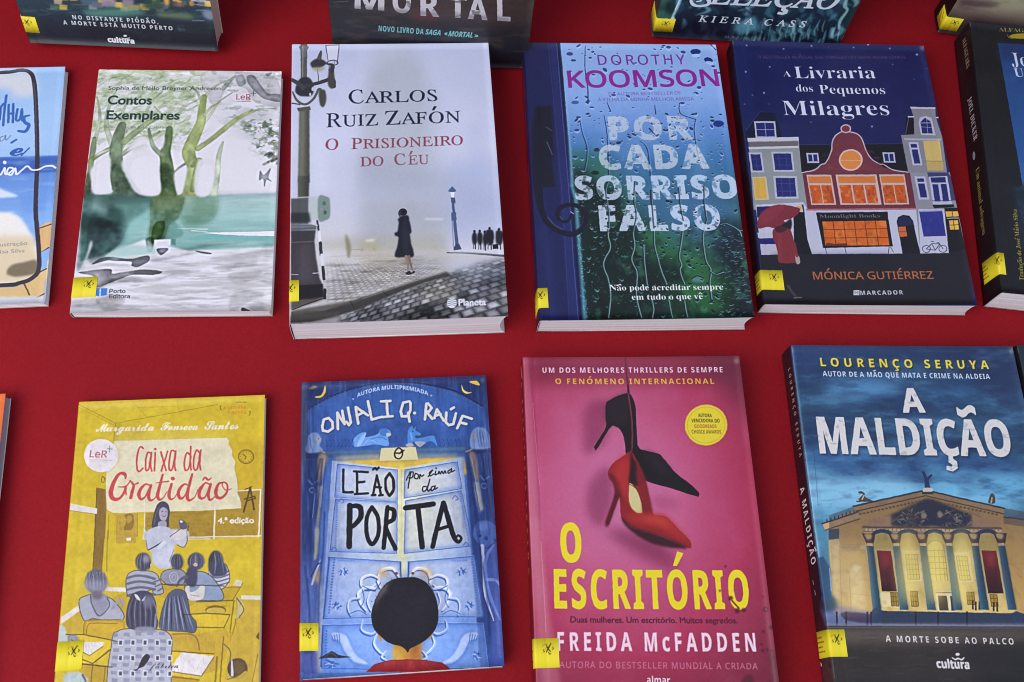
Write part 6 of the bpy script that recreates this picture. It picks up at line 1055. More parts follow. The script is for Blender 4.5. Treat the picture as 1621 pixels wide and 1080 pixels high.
def art_mald(a):
    a.bgrad([(0, '25365a'), (.16, '2a4c6c'), (.30, '284662'), (.40, '3a6c8a'), (.48, '6eaac0'), (.56, '5c9ab4'), (.8, '4f7f96'), (1, '2f2c2c')]); a.z(1230, 540, 4.146)
    n = a.noise(170, 60); n2 = a.noise(80, 40)
    a.put(np.clip((n - .5) * 3, 0, 1), '1d3560', .6); a.put(np.clip((.44 - n) * 4, 0, 1), '5c9fcc', .45); a.put(np.clip((n2 - .55) * 3, 0, 1), '223d68', .4)
    for p, c, al, b in (('330,290 560,240 800,290 760,370 480,380 350,350', '5f9cca', .75, 14), ('960,340 1200,300 1350,340 1150,390', '3f76a8', .6, 16), ('100,30 700,30 560,110 100,170', '27406e', .6, 14), ('1100,40 1530,50 1560,420 1300,300', '202e54', .6, 18), ('180,850 480,900 700,850 900,930 880,1080 160,1080', '8cc4e0', .9, 16), ('190,700 620,740 520,880 250,820', '31598c', .85, 14), ('1000,860 1250,820 1600,860 1600,1060 1100,1060', '6db2d8', .85, 18), ('520,780 900,800 960,900 640,860', '2f5486', .8, 12), ('980,740 1560,780 1580,850 1060,850', '2a4a7c', .8, 12), ('700,1000 1000,960 1400,1000 1500,1078 600,1078', '7fc0e0', .7, 12)): a.poly(p, c, al, True, b)
    sky = np.clip(1 - np.abs(a.Y / a.H - .28) / .34, 0, 1) ** .5; c1 = a.noise(110, 34, 4); c2 = a.noise(50, 16, 4)
    a.put(sky * np.clip((c1 - .5) * 3.5, 0, 1), '1c3058', .6); a.put(sky * np.clip((.46 - c2) * 4, 0, 1), '6aa4cc', .4); a.put(sky * np.clip((c2 - .58) * 5, 0, 1), '1a2c50', .5)
    a.img[:, :int(a.ox)] = hx('1c1a26')
    a.line('95,40 160,600 215,1078 330,1800', [12, 16, 22, 26], '9fd0ea', .65, smooth=False, blur=3); a.line('190,100 270,1078', 3, '20406c', .5, smooth=False)  # glossy highlight down the spine edge is painted into the print
    # text
    Y = 'e3d23c'
    a.text('LOURENÇO SERUYA', (288, 166), (1385, 188), 55, Y, 'sansb', sp=.24, wt=2.5, shadow=(2, 2, 1, '1a2038', .8)); a.text('AUTOR DE A MÃO QUE MATA E CRIME NA ALDEIA', (302, 232), (1392, 254), 34, 'cdd8e6', 'sansb', sp=.05, wt=1)
    W = 'd8d3d0'; n3 = 1 - np.clip((a.noise(9, 6, 2) - .70) * 5, 0, .16)
    a.text('A', (828, 468), (968, 468), 154, W, 'sansb', wt=8, tex=n3, shadow=(2, 3, 2, '16233f', .6)); a.text('MALDIÇÃO', (285, 735), (1536, 758), 236, W, 'sansb', wt=9, tex=n3, sp=.01, shadow=(2, 4, 2, '16233f', .6))
    # the theatre
    a.z(1270, 780, 3.601); C1, C2, C3, CD = 'c8a05a', 'ecd59c', 'b0905c', '5b4a3c'
    a.poly('150,280 160,210 215,130 300,100 345,120 1130,130 1264,170 1720,220 1720,720 180,690', C1, 1, False, .6)
    a.put(a.pmask('160,220 345,110 400,690 180,690') * np.clip((a.noise(40, 60) - .4) * 2, 0, 1), 'b89a68', .6); a.put(a.pmask('1140,200 1720,240 1720,710 1200,700') * np.clip((a.noise(40, 60) - .4) * 2, 0, 1), 'b89a68', .6)
    a.poly('150,270 150,210 210,205 210,270', '2d4a66', .9); a.poly('115,180 330,110 330,140 130,212', 'caa774'); a.line('112,178 330,106', 8, '3c3a40', smooth=False); a.line('130,214 328,148', 6, '5d4c40', smooth=False); a.poly('1138,140 1264,170 1720,225 1720,260 1140,180', '8a7454'); a.line('1138,140 1720,220', 8, '3c3a40', smooth=False)
    for x in range(140, 330, 22): a.line([(x, 172 - (x - 112) * .33), (x, 162 - (x - 112) * .33)], 6, '2c2c38')
    a.poly('155,268 208,262 215,300 360,300 365,320 215,330 160,300', 'e0c890', .8); a.poly('215,300 330,295 335,320 300,332 215,330', '7d6548', .6, False, 2); a.line('172,455 260,450', 20, '77604a', .6, blur=1.5); a.poly('265,470 285,430 315,420 340,440 350,480 358,690 280,690', 'e8d2a0', .7, False, 5); a.ell(310, 428, 26, 16, 'f5e6b8', .9, blur=2); a.poly('205,440 255,440 265,690 215,690', 'caa872', .6, False, 3); a.line('212,300 225,690', 4, '8d7050', .6, smooth=False); a.line('268,480 280,690', 4, '8d7050', .6, smooth=False); a.line('180,560 400,590', 3, 'a8885c', .5); a.poly('160,300 172,460 190,690 215,690 205,300', 'ead9a8', .6, False, 3)
    # pediment
    a.poly('290,78 650,5 700,-8 760,2 1145,92 1140,125 1130,235 345,230 330,110 300,102', C1, 1, False, .5); a.poly('290,78 700,-12 1145,92 1140,118 700,14 305,104', 'c9a468'); a.line('290,78 700,-14 1146,92', 9, '33323a', smooth=False); a.line('305,106 700,18 1138,122', 6, '4c4038', smooth=False)
    for i in range(18):
        t = i / 17; a.ell(330 + 360 * t, 122 - 78 * t, 9, 6, '6d5638', .9, n=8); a.ell(720 + 380 * t, 45 + 80 * t, 9, 6, '6d5638', .9, n=8)
    a.poly('500,128 700,36 735,38 960,128 965,192 860,206 740,190 620,202 505,188', '1c2a42', 1, False, 2.5); a.line('470,138 700,32 735,34 1010,138', 5, '8d7248', .8, smooth=False)
    a.scatter(110, '520,100 950,200', lambda x, y, r: a.line([(x, y), (x + 14 * r.normal(), y - 12 * r.random()), (x + 18 * r.normal(), y + 10)], [3, 7, 3], ['8d8478', '4d4a50', 'b8a98a', '17202f', '6d6a6c'][r.integers(5)], .75) if abs(x - 740) > 35 else None); a.ell(690, 130, 16, 20, 'c2b490', .8, blur=1); a.ell(782, 125, 14, 20, 'c2b490', .8, blur=1)
    a.poly('345,190 1125,200 1130,212 345,204', '4d3f50', .6, False, 1.5); a.poly('345,204 1130,212 1130,236 348,228', 'e6cf9a'); a.poly('390,165 480,175 470,205 400,200', 'a07c80', .5, True, 6); a.poly('940,170 1100,170 1080,205 960,205', 'a07c80', .5, True, 6)
    a.poly('345,150 520,130 505,195 345,192', 'b8946a', .7, False, 6); a.poly('960,130 1125,160 1125,200 965,196', 'b8946a', .7, False, 6)
    a.line('345,196 1128,204', 7, '4a3830', .85, smooth=False); a.line('347,222 1130,230', 6, '7d6240', .8, smooth=False)
    for i in range(34): a.line([(352 + i * 23, 207), (352 + i * 23, 216)], 7, '8d7048', .7, smooth=False)
    # behind the columns
    a.poly('350,228 1130,236 1220,700 410,690', 'dcc078', 1); a.poly('410,230 1120,240 1140,330 400,320', 'b8a052', .8, False, 5)
    for x in (455, 600, 750, 900, 1045): a.poly([(x - 66, 240), (x - 40, 216), (x, 208), (x + 40, 216), (x + 66, 240), (x + 40, 238), (x, 228), (x - 40, 238)], '233c5a', 1, True)
    for x0, x1, y0, y1, sk in ((585, 655, 350, 495, 14), (872, 935, 360, 500, 22)):
        a.poly([(x0 - 12, y0 - 20), (x1 + 12, y0 - 20), (x1 + sk + 14, y1 + 10), (x0 + sk - 10, y1 + 10)], 'efdcae', .8); win(a, x0, y0, x1, y1, 'e0cc62', '8d7a3a', 4, 5, sk, 4, 3)
    a.poly('722,500 708,330 715,290 750,272 790,285 805,330 826,500', 'e3cf66'); a.line('722,500 708,330 716,292 750,274 790,287 806,330 826,500', 6, '9a8444'); [a.line([(725 + i * 24, 320), (738 + i * 24, 500)], 3, '8d7a3a') for i in range(1, 4)]; [a.line([(712, 330 + i * 34), (812 + i * 3, 330 + i * 34)], 3, '8d7a3a') for i in range(5)]
    a.poly('560,240 640,246 660,320 570,310', 'a08c48', .5, False, 4); a.poly('860,246 940,250 960,310 870,310', 'a08c48', .5, False, 4)
    # banners, doors, lower windows
    for x0, x1, sk in ((424, 500, 38), (1016, 1095, 46)):
        a.poly([(x0, 330), (x1 + 4, 332), (x1 + sk, 575 if x0 > 900 else 562), (x0 + sk - 8, 575 if x0 > 900 else 562)], '7d2026', 1, grad=((x0, 330), (x0 + 40, 575), '2c0d14')); a.poly([(x0 + 30, 345), (x1 - 12, 345), (x1 - 8, 420), (x0 + 38, 420)], 'b83a34', .7, False, 6); a.scatter(18, [(x0 + 30, 420), (x1 + 10, 540)], lambda x, y, r: a.line([(x, y), (x + 14, y + 2)], 3, '4d1218', .7))
    a.poly('440,235 510,240 515,300 440,320 415,320', 'c2ac5c', .8); a.poly('1005,245 1080,245 1100,330 1015,325', 'c2ac5c', .8)
    a.poly('440,570 545,572 560,655 455,650', 'ecd9a0'); win(a, 500, 566, 545, 648, 'a8862f', '5d4a22', 3, 3, 6, 4, 3); win(a, 612, 560, 655, 650, 'b08f34', '5d4a22', 3, 3, 8, 4, 3); win(a, 930, 565, 975, 640, 'a8862f', '5d4a22', 3, 3, 8, 4, 3); win(a, 1062, 580, 1105, 650, 'a8862f', '5d4a22', 2, 3, 8, 4, 3)
    a.poly('755,560 860,560 875,685 770,685', 'e6d6b0'); a.poly('770,588 820,588 832,672 780,672', '4f4632'); a.poly('840,590 858,590 865,672 848,672', '3a3226'); a.line('762,570 855,570', 6, '8d7a50')
    for x, y in ((968, 645), (985, 650), (1005, 648), (1085, 655), (1105, 658)): a.line([(x, y - 18), (x, y + 16)], [8, 14, 10], '241a20'); a.ell(x, y - 24, 5, 6, '241a20')
    # columns, blue in shade, gold capitals
    for xt, xb in ((385, 425), (535, 580), (685, 735), (833, 885), (980, 1035), (1128, 1190)):
        a.poly([(xt - 19, 300), (xt + 19, 300), (xb + 24, 668), (xb - 24, 668)], '2c5068'); a.poly([(xt - 19, 300), (xt - 10, 300), (xb - 12, 668), (xb - 24, 668)], '52809a', .7, False, 1.5); a.poly([(xt + 6, 300), (xt + 19, 300), (xb + 24, 668), (xb + 10, 668)], '1d3a50', .7, False, 1.5)
        a.poly([(xt - 45, 232), (xt + 30, 232), (xt + 24, 275), (xt + 18, 302), (xt - 18, 302), (xt - 24, 275)], '4d3a38'); a.poly([(xt - 30, 236), (xt + 8, 238), (xt + 4, 265), (xt - 20, 262)], 'd8bb80', .9, True, 1); a.poly([(xt - 18, 288), (xt + 16, 288), (xt + 18, 304), (xt - 18, 304)], 'dcc48c'); a.line([(xt - 40, 236), (xt - 22, 280)], 8, '2c2228', .8); a.line([(xt + 26, 236), (xt + 16, 280)], 8, '2c2228', .8)
    # base, railings, far trees and people
    a.poly('395,672 1260,690 1720,700 1720,760 400,745', '33344a'); a.poly('450,680 1220,692 1225,745 470,735', '2c3a52', .9, False, 1); a.poly('60,650 190,640 400,680 400,760 120,762', '6a6a9c', .7, False, 4); a.poly('230,680 395,695 400,745 250,725', '3c3054', .95, True, 1); a.poly('80,610 180,590 200,660 90,680', '2a4258', .9, True, 4); a.poly('85,370 120,365 160,430 165,600 90,620', '2c4c70', .95, False, 1); a.line('155,430 165,560', 5, 'a8d4ec', .7)
    a.poly('395,670 415,655 460,672 455,735 400,735', '2a3c5c'); a.poly('1185,690 1210,675 1250,690 1245,750 1200,750', '2a3c5c')
    for x in (197, 250, 370, 392, 645, 772, 935): a.line([(x, 690), (x, 755)], [9, 12, 10], '1c1a2c'); a.ell(x, 684, 6, 7, '1c1a2c')
    a.poly('130,745 1720,748 1720,775 140,768', '8a8298', .7, False, 2); a.line('130,762 1720,770', 8, '2c3048', .9, smooth=False)
    fa = a.pmask('150,130 345,60 700,-10 1145,90 1720,200 1720,700 180,690'); f1 = a.noise(14, 18, 3); f2 = a.noise(60, 80, 2)
    a.put(fa * np.clip((f1 - .55) * 5, 0, 1), '6d5438', .16, 'n'); a.put(fa * np.clip((f2 - .55) * 4, 0, 1), '7d6240', .3); vg = np.clip((a.grid()[1] - 60) / 600, 0, 1); a.put(fa * (1 - vg), '3a2c34', .45); a.put(a.pmask('165,300 360,300 400,690 185,690', False, 14), 'f6dc94', .35)
    for xa in (600, 752, 905): a.ell(xa, 430, 64, 210, 'ffe884', .55, blur=10)
    # cobbled square
    a.poly('140,768 1720,775 1720,1200 160,1200', '322b28', 1, False, 1); a.poly('140,772 1720,778 1720,850 150,860', '7d7062', .6, False, 10)
    a.scatter(260, '150,790 1470,1130', lambda x, y, r: a.line([(x, y), (x + 50 + 60 * r.random(), y + 10 * r.normal() * .4)], [2, 5 + 4 * r.random(), 2], ['5d5048', '241e1e', '7d6c58', '4a4240', '1c1818'][r.integers(5)], .55, blur=.5))
    a.poly('900,860 1720,850 1720,1150 1000,1150', '1c1a20', .6, False, 20)
    T = 'd6d0d0'
    a.text('A MORTE SOBE AO PALCO', (476, 849), (1200, 866), 34, T, 'sansb', sp=.16, wt=1.5); a.text('cultura', (766, 998), (950, 1004), 46, T, 'sansb', wt=4); a.ell(882, 922, 12, 9, T); a.line('852,940 870,950 885,945 905,952 918,940', [6, 9, 9, 9, 6], T)
    # statues on the roof
    a.poly('676,10 690,-20 735,-20 745,10', '33323a'); a.line('712,-25 705,-70 690,-120', [34, 24, 6], '27325a'); a.line('705,-70 735,-100', [20, 8], '27325a'); a.line('680,-120 690,-95', 8, '27325a'); a.poly('690,-25 735,-25 738,-5 688,-5', 'cfc6b4', .9, True)
    a.poly('320,45 345,10 325,5 318,-5 335,-8 355,5 360,25 395,45', '4d463c', 1, True); a.line('340,40 352,15', 6, 'd9c9a0', .9); a.poly('1055,60 1062,20 1075,5 1090,20 1090,60', '4a4440', 1, True); a.line('1070,60 1075,30', 7, 'c2b08c', .9); a.line('310,50 400,48', 6, '3c3834')
    # spine
    a.spine(); a.z(0, 0, 1); a.Hm = a.spine_h
    sp = a.pmask([(1236, 567), (1252, 547), (1322, 1091), (1303, 1094)])
    a.put(sp * np.clip((a.Y / a.H - .78) * 6, 0, 1), '4d3a38', .8); a.put(sp * np.clip((a.noise(14, 14) - .5) * 3, 0, 1), '0f0f18', .5)
    a.text('LOURENÇO SERUYA', (1248, 590), (1267, 735), 5, 'b89a90', 'sansb', sp=.35, px=a.ox * .22); a.text('A MALDIÇÃO', (1267, 786), (1286, 906), 6, 'd8d0d4', 'sansb', sp=.12, px=a.ox * .42); a.line('1288,930 1289,934', 2, '8d8a90'); a.line('1291,945 1292,950', 2, '8d8a90'); a.line([(1296, 1050), (1300, 1056)], 3, 'd6d0d0'); a.front()

def art_piodao(a):
    a.bgrad([(0, '2a3448'), (.5, '6a5a4a'), (.75, '3a4448'), (.86, '2b3c46'), (.93, '262c38'), (1, '20222e')]); a.z(10, 0, 4.631)
    n = a.noise(60, 14); a.put(np.clip((n - .5) * 3, 0, 1) * (a.Y / a.H < .93), '3f5c58', .6); a.img[:, :int(a.ox)] = hx('23242c')
    # lit hillside houses
    a.scatter(150, '300,-260 1480,52', lambda x, y, r: a.poly([(x, y), (x + 60, y + 4), (x + 58, y + 40), (x, y + 38)], ['a898a4', '6d6a78', 'dcb450', '3c3c4a', 'b8a88c', '2c3a44', 'e8c05c', '4f6a5c'][r.integers(8)], .85, False, .8))
    a.poly('680,-40 800,-30 785,55 690,55', '9a8c9c', .9, False, 1.5); a.poly('840,0 920,5 920,50 840,50', '97889a', .9, False, 1.5); a.poly('850,45 990,45 990,70 900,75', '9a8f5c', .9, True, 2); a.poly('1135,-20 1180,-10 1175,40 1150,40', 'e0ac48', .95, False, 2); a.poly('1320,10 1360,15 1355,50 1325,45', 'd09a4a', .9, False, 2); a.poly('1215,20 1290,25 1290,55 1220,50', '7a5a58', .9, False, 2); a.poly('1000,10 1120,10 1130,70 1010,70', '2c4a40', .9, True, 4); a.poly('540,-10 660,-10 650,45 560,40', '5d7484', .7, True, 3); a.line('1340,10 1470,14', 8, 'b9c4d8', .9); a.line('1350,35 1440,45', 5, 'a8b4c8', .8); a.line('1380,78 1440,80', 8, '6d7c94', .9); a.poly('1420,90 1470,75 1500,110 1495,150 1440,135', '8a94ac', .85, True, 3); a.line('1350,155 1430,155', 10, '6a7690', .9)
    a.scatter(60, '100,30 1400,150', lambda x, y, r: a.line([(x, y), (x + 50 + 90 * r.random(), y + 8 * r.normal())], [3, 11, 3], ['5a8c7c', '34585a', '70a090', '1f2c38', '8f9e68', '3f6270'][r.integers(6)], .6, blur=1.2))
    a.poly('560,80 900,70 1000,112 660,135', '5c9484', .75, True, 5); a.poly('1100,100 1320,110 1340,140 1120,130', '7d8a64', .7, True, 4); a.poly('140,180 460,150 1480,200 1540,420 140,420', '24262f', .75, True, 10); a.put(np.clip((a.noise(30, 20) - .55) * 3, 0, 1) * (a.Y / a.H > .88), '38404a', .5)
    a.scatter(14, '1240,190 1290,230', lambda x, y, r: a.ell(x, y, 6, 6, '5d6a7c', .5, blur=1.5))
    W = 'd8dadf'
    a.text('NO DISTANTE PIÓDÃO,', (482, 146), (1100, 178), 30, W, 'sansb', sp=.14, wt=2); a.text('A MORTE ESTÁ MUITO PERTO', (415, 184), (1206, 226), 30, W, 'sansb', sp=.14, wt=2); a.text('cultura', (740, 312), (928, 324), 38, W, 'sansb', wt=5); a.ell(862, 268, 14, 8, W); a.line('832,282 862,290 893,282', [5, 9, 5], W)

def art_mortal(a):
    a.bgrad([(0, '3a3a3c'), (.6, '33302f'), (.82, '2e2c30'), (.9, '262832'), (1, '1a1b26')]); a.z(510, 0, 4.631); a.img[:, :int(a.ox)] = hx('1c1c22')
    n = a.noise(40, 14); lo = (a.Y / a.H < .92)
    a.put(np.clip((n - .5) * 3, 0, 1) * lo, '54463f', .6); a.poly('560,-40 1500,0 1480,190 560,120', '4d3a34', .6, True, 12); a.scatter(80, '120,-60 1500,190', lambda x, y, r: a.line([(x, y), (x + 60 + 60 * r.random(), y + 6 * r.normal())], [2, 6, 2], ['6d5a4c', '2c2a2c', '544a48', '3a3f48'][r.integers(4)], .5, blur=1)); a.poly('660,90 840,100 820,160 670,150', '6d3030', .5, True, 7)
    a.line('80,30 190,24', 6, '5d6470', .8)
    def big(s_, x0, x1, y0, y1, cap=170):
        m = a.tmask(s_, (x0, y0), (x1, y1), cap, 'sansb', wt=6, up=(0, -1)); nn = a.noise(16, 10, 2)
        a.put(m * np.clip(1.3 - np.clip((nn - .6) * 6, 0, .8), .2, 1), 'd2cdd0', .95)
    big('M', 240, 450, 72, 88); big('O', 520, 645, 100, 106); big('R', 722, 850, 124, 132); big('T', 930, 1050, 136, 140); big('A', 1066, 1200, 145, 155); big('L', 1278, 1366, 158, 163)
    a.poly('230,55 1370,140 1370,172 230,92', '4a4248', .45, False, 5)
    T = '7cc4c4'
    a.text('NOVO LIVRO DA', (410, 232), (738, 255), 44, T, 'sansb', sp=.04, wt=2); a.text('SAGA', (752, 256), (862, 263), 42, T, 'sansbi', wt=2); a.text('«', (890, 262), (912, 264), 30, T, 'sans', wt=3); a.text('MORTAL', (920, 268), (1095, 278), 42, T, 'sansbi', wt=2); a.text('»', (1108, 276), (1134, 278), 30, T, 'sans', wt=3)
    a.put(np.clip((a.noise(60, 40) - .5) * 2.5, 0, 1) * (a.Y / a.H > .9), '2c3244', .5)

def art_selecao(a):
    a.bgrad([(0, '5d6d78'), (.7, '3a5560'), (.88, '1d2c3c'), (1, '171a2a')]); a.z(1010, 0, 4.0525); a.img[:, :int(a.ox)] = hx('3a3842')
    a.poly('90,-200 240,-200 260,0 205,160 90,150', '1f3a36', .95, True, 4); a.poly('110,-20 200,-40 190,60 120,70', '3f6a5a', .8, True, 9); a.poly('92,110 150,90 190,140 110,150', '4a7a6a', .7, True, 5); a.poly('160,60 200,40 190,110', '17282a', .8, True, 4)
    a.poly('1340,-40 1500,-60 1460,60 1350,250 1290,260', '1c3034', .9, False, 6)
    cols = ['4f8c98', '2c4c60', '7ab4bc', '17203a', '1f3048', '3a6a7c', '9cccd0', '14182c']
    a.scatter(170, '220,-120 1350,270', lambda x, y, r: a.line([(x, y), (x + 30 * r.normal() + 10, y + 30 + 20 * r.random()), (x + 40 * r.normal(), y + 70)], [4, 22 + 18 * r.random(), 4], cols[r.integers(8)], .6, blur=2))
    a.scatter(120, '560,140 1340,280', lambda x, y, r: a.line([(x, y), (x - 10 - 14 * r.random(), y + 40), (x - 16, y + 70)], [3, 10, 4], ['6fb0ba', '8cc8cc', '2a4a60', '14182c', '3f7484'][r.integers(5)], .65, blur=1))
    a.poly('180,210 560,120 640,240 520,290 150,290', '171a30', .8, True, 12); a.poly('620,180 740,130 760,200 640,240', '5f9eae', .8, True, 6); a.line('270,0 240,70 205,140 170,220', [16, 18, 14, 8], 'aad4dc', .9, blur=1); a.line('265,10 225,90', 6, 'd4ecf0', .9); a.poly('195,140 215,130 225,150 200,158', 'd0e0f0', .9, True, 1); a.line('1350,0 1330,60 1345,90 1300,150 1290,200', [14, 22, 14, 20, 10], '9ac4c8', .85, blur=1); a.line('1250,200 1240,250', 20, '8ac4cc', .8, blur=2); a.line('640,250 780,235', 10, '20203a', .7, blur=3)
    W = 'd4dae4'
    a.text('ELEÇÃO', (448, 52), (1270, 82), 120, W, 'serifi', unslant=-.12, wt=7); a.line('470,-60 400,-70 370,-30 430,10 445,50 400,66 345,60 328,30 350,5 385,10 392,34 365,40', [8, 14, 20, 26, 22, 14, 20, 16, 12, 10, 10, 8], W); a.line('1180,-20 1220,-10 1215,20 1190,30', [6, 8, 8, 6], W); 
    a.text('KIERA CASS', (376, 160), (1065, 192), 42, W, 'serifi', unslant=-.18, sp=.22, wt=2.5); a.text('MARCADOR', (545, 260), (810, 274), 20, '6a6c80', 'sansb', sp=.2, a=.8)

def art_brown(a):
    a.bgrad([(0, '7d7868'), (.7, '8a8470'), (.88, '7a6c60'), (.93, '4d3f40'), (1, '2a2326')]); a.z(1491, 0, 5.4); a.img[:, :int(a.ox)] = hx('151317')
    a.poly('350,-60 1600,-60 1600,150 420,150', 'a8a286', .8, True, 12); a.scatter(80, '200,-60 1500,160', lambda x, y, r: a.line([(x, y), (x + 80 * r.random() + 40, y + 20 * r.normal())], [6, 26, 6], ['c2bd9c', '8a7464', '5d4a48', 'a8a080', 'd0c8a8'][r.integers(5)], .45, blur=3)); a.poly('150,60 420,80 460,120 200,130', '4d3a3c', .7, True, 7); a.line('180,110 320,130 460,140', [8, 16, 8], 'a89890', .6, blur=3)
    a.text('ALFAGUARA', (505, 160), (900, 190), 16, '8a8478', 'serifb')

def art_alf(a):
    a.img[:] = hx('1d1d22'); a.z(1491, 0, 5.4); a.img[:, :int(a.ox)] = hx('17161a'); a.put(np.clip((a.noise(60, 60) - .5) * 2, 0, 1), '26262c', .5)
    a.text('ALFAGUARA', (485, 272), (880, 290), 34, '8d8434', 'serifb', wt=-1); a.poly('575,310 640,292 760,295 830,320 700,335 600,330', 'a59426', 1, True); a.line('555,300 570,325 610,335', [4, 8, 4], '7d7430')
    # picture panel: blue night with a dark hill
    q = '475,372 1400,430 1750,2300 810,2300'
    a.poly(q, '27457c', 1, grad=((475, 372), (600, 1500), '2f5c98')); mk = a.pmask(q); a.put(mk * np.clip((a.noise(120, 60) - .5) * 2.4, 0, 1), '4070a8', .5); a.poly('475,372 1400,430 1420,560 500,520', '24345f', .7, False, 10)
    a.poly('610,1640 660,1610 720,1560 800,1500 1100,1400 1700,1450 1750,2300 812,2300', '1d2a38', .95, True, 3); a.put(a.pmask('610,1640 720,1560 800,1500 1700,1450 1750,2300 812,2300') * np.clip((a.noise(40, 30) - .45) * 3, 0, 1), '33506a', .6)
    W = 'c6d0e4'
    a.text('Joël', (596, 566), (850, 578), 118, W, 'serifb', wt=-1.5); a.text('Um', (622, 660), (800, 666), 74, W, 'serifb', wt=-1)
    a.z(1501, 160, 3.176); a.text('Tradução de José Mário Silva', (378, 905), (342, 548), 21, '9d8f36', 'serifb', wt=.3)
    a.spine(); a.z(0, 0, 1)
    a.text('ALFAGUARA', (1521, 62), (1529, 116), 5, 'a89878', 'serifb', sp=.1, px=a.ox * .20); a.text('JOËL DICKER', (1531, 168), (1542, 240), 5, 'b8b4b8', 'serifb', sp=.05, px=a.ox * .22); a.text('Um animal selvagem', (1545, 284), (1556, 385), 4, '8d8440', 'serifb', px=a.ox * .20); a.ell(1542, 262, 2.4, 7, '9a98a4', .9); a.front()

def art_phone(a):
    a.bgrad([(0, '9cc0e8'), (.3, 'a8c8ee'), (.385, 'a4c4ec')]); a.z(0, 100, 2.769)
    a.poly('-900,440 260,408 190,1100 -900,1100', '5c84cc', 1, False, .8, grad=((100, 420), (80, 700), '86aee6')); a.poly('-900,445 258,410 252,480 -900,520', '4062b0', .9, False, 2); a.put(a.pmask('-900,440 260,408 190,1100 -900,1100') * np.clip((a.noise(60, 14) - .5) * 2.5, 0, 1), '9ac0ee', .45)
    a.poly('-900,40 60,40 150,60 155,140 60,150 -40,110 -900,120', 'd8d8dc', .9, True, 9); a.poly('-900,640 0,655 50,660 90,680 130,740 150,790 150,960 -900,980', 'ece8e2', 1, True, 3); a.poly('-900,800 60,760 150,820 160,960 -900,980', 'dcc9a8', .95, True, 8); a.poly('-40,540 20,560 80,585 30,592 -40,590', 'e0e6f0', .9, True, 2); a.poly('100,590 190,580 200,650 110,660', '6f98dc', .6, True, 5)
    a.poly('30,925 50,890 110,875 160,868 165,920 110,935 60,938', '7a6c58', .95, True, 1.5)
    # sand and rocks outside the drawn frame
    a.poly('170,730 230,705 222,805 175,835', 'd9b27c', 1, True); a.line('170,728 232,708', 5, '4a4048'); a.line('172,840 215,812', 6, '4a4048'); a.poly('175,835 216,815 205,905 170,915', '8ab0e8'); a.poly('-900,1000 60,985 140,955 170,915 205,905 195,1030 -900,1060', 'd8b880', 1, False, 1.5); a.line('165,925 205,905', 6, '4a4048'); a.line('108,970 130,1020', 6, '5d4c40'); a.line('165,1030 195,1015', 5, '4a4048'); a.poly('-900,1040 195,1026 190,1100 -900,1100', 'e4e4ea', .9, False, 1.5)
    a.line('-800,60 -40,46 90,34 135,46 152,90 160,200 165,420 158,640 170,800 172,900 150,940 90,966 -40,978 -800,985', 17, '3f3842', 1); a.line('150,90 158,200 160,400', 4, '6a6470', .6)
    # lettering
    B = '3f6ab4'
    a.lines(['30,145 22,200 15,275', '0,250 5,200 18,180', '40,185 38,262', '40,225 60,222', '60,182 58,262', '78,205 72,250 88,250 98,205', '98,205 100,255'], 10, B); a.line('130,232 108,240 110,262 128,275 112,302 82,300', [8, 12, 14, 14, 14, 10], B); a.lines(['20,322 2,330 4,345 20,335 26,318 28,340 48,320'], 4, '6a80a8'); a.text('e', (44, 408), (98, 408), 70, '3a60b0', 'script', wt=4); a.line('95,408 130,375', 6, '3a60b0'); a.line('52,352 72,338', 9, '3a60b0')
    a.ell(22, 438, 8, 8, 'e6eaf4'); a.lines(['-20,490 5,490 22,462 24,488 40,486 60,466 40,462 32,485 52,492 68,464 74,490 100,470 122,455 140,470 170,470 200,456 230,454 245,462'], 8, 'e6eaf4')
    a.text('Ilustração', (-16, 808), (120, 800), 18, '8d8c94', 'hum'); a.text('Isa Silva', (2, 838), (110, 832), 18, '8d8c94', 'hum')

def art_orange(a):
    a.img[:] = hx('e0703a'); a.put(np.clip((a.noise(80, 80) - .5) * 2, 0, 1), 'e88048', .5)

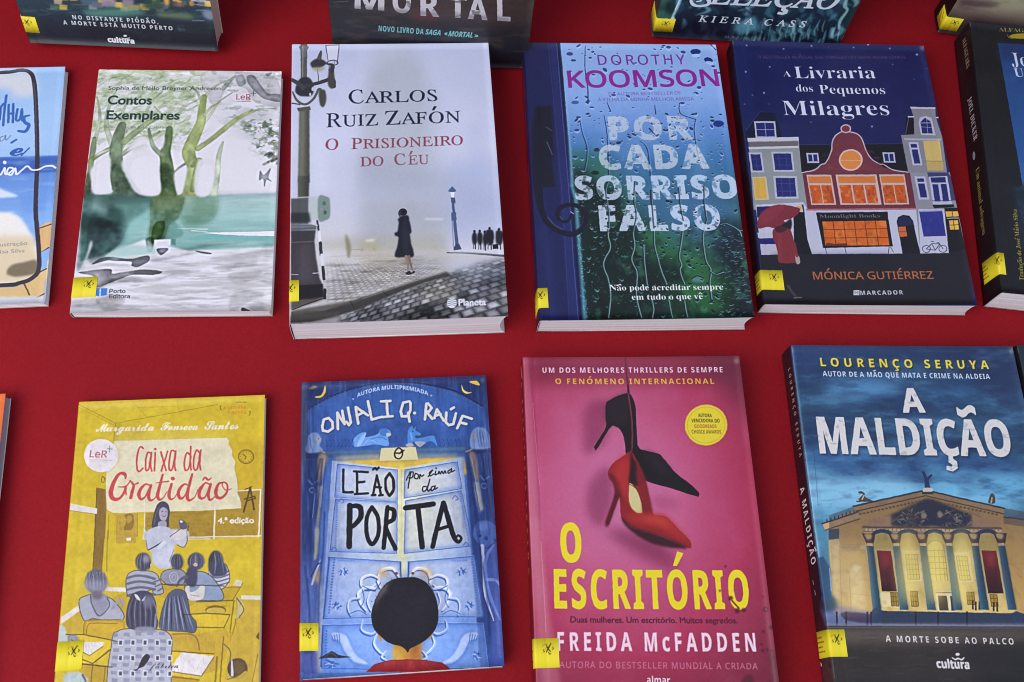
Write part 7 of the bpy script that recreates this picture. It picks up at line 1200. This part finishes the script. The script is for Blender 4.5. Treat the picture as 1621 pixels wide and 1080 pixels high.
def art_rdark(a):
    a.bgrad([(0, '25303a'), (.5, '2c3c44'), (1, '20282e')]); a.img[:, :int(a.ox)] = hx('16191e'); a.put(np.clip((a.noise(50, 50) - .5) * 2, 0, 1), '33424a', .5)
    a.spine(); a.z(0, 0, 1); [a.line([(1606 + i * 4.2, 570 + i * 16.5), (1608 + i * 4.2, 575 + i * 16.5)], 5, '4c5058', .8) for i in range(9)]; a.front()

def sticker_image():
    a = Art(.04, .017, 0.0001, [(0, 0), (1200, 0), (1200, 510), (0, 510)], 'e3d22e'); a.z(0, 0, 1)
    a.put(np.clip((a.noise(60, 60) - .5) * 2, 0, 1), 'eadc3c', .5)
    # the little shop emblem: two crossed brush figures, and the printed price rows on the folded part
    K = '2a2416'
    a.line('905,130 940,100 985,110 960,170 925,200', [6, 11, 9, 11, 5], 'b07028', .9); a.line('1055,90 1010,160 960,240', [9, 25, 13], K); a.line('960,110 990,170 1040,235', [8, 20, 12], K); a.line('900,190 920,225 905,240', [8, 16, 8], K, .9); a.line('1085,150 1095,180 1075,205', [8, 18, 8], K, .9); a.line('1000,235 1020,275 1050,265', [9, 18, 8], K, .9); a.line('905,100 890,150', 6, K, .8); a.line('1040,95 1080,110', 6, K, .7)
    for y, n in ((120, 5), (210, 6), (300, 5), (390, 6)):
        for i in range(n): a.line([(120 + i * 88, y), (170 + i * 88, y)], 26, '4a3418', .75, smooth=False)
    return a.image('sticker_print')
# ------------------------------------------------------------------ print the sheets and lay the books out
ST = print_mat('sticker_paper', sticker_image(), .5, .3)
ART = dict(contos=art_contos, carlos=art_carlos, por=art_por, liv=art_liv, leao=art_leao, caixa=art_caixa, escr=art_escr, mald=art_mald, rdark=art_rdark, alf=art_alf, phone=art_phone, orange=art_orange, piodao=art_piodao, mortal=art_mortal, selecao=art_selecao, brown=art_brown)
for i, (k, b) in enumerate(BOOKS.items()):
    q = b['quad']
    if b.get('flip'): q = [q[3], q[2], q[1], q[0]]
    a = Art(b['w'], b['h'], b['t'], q, 'b0b0b0', spine=b.get('spine'), squad=b.get('squad'), seed=i + 3)
    ART[k](a); a.wobble(); a.crisp(); a.grain(); b['stm'] = ST
    make_book(b, a.image('cover_print'))
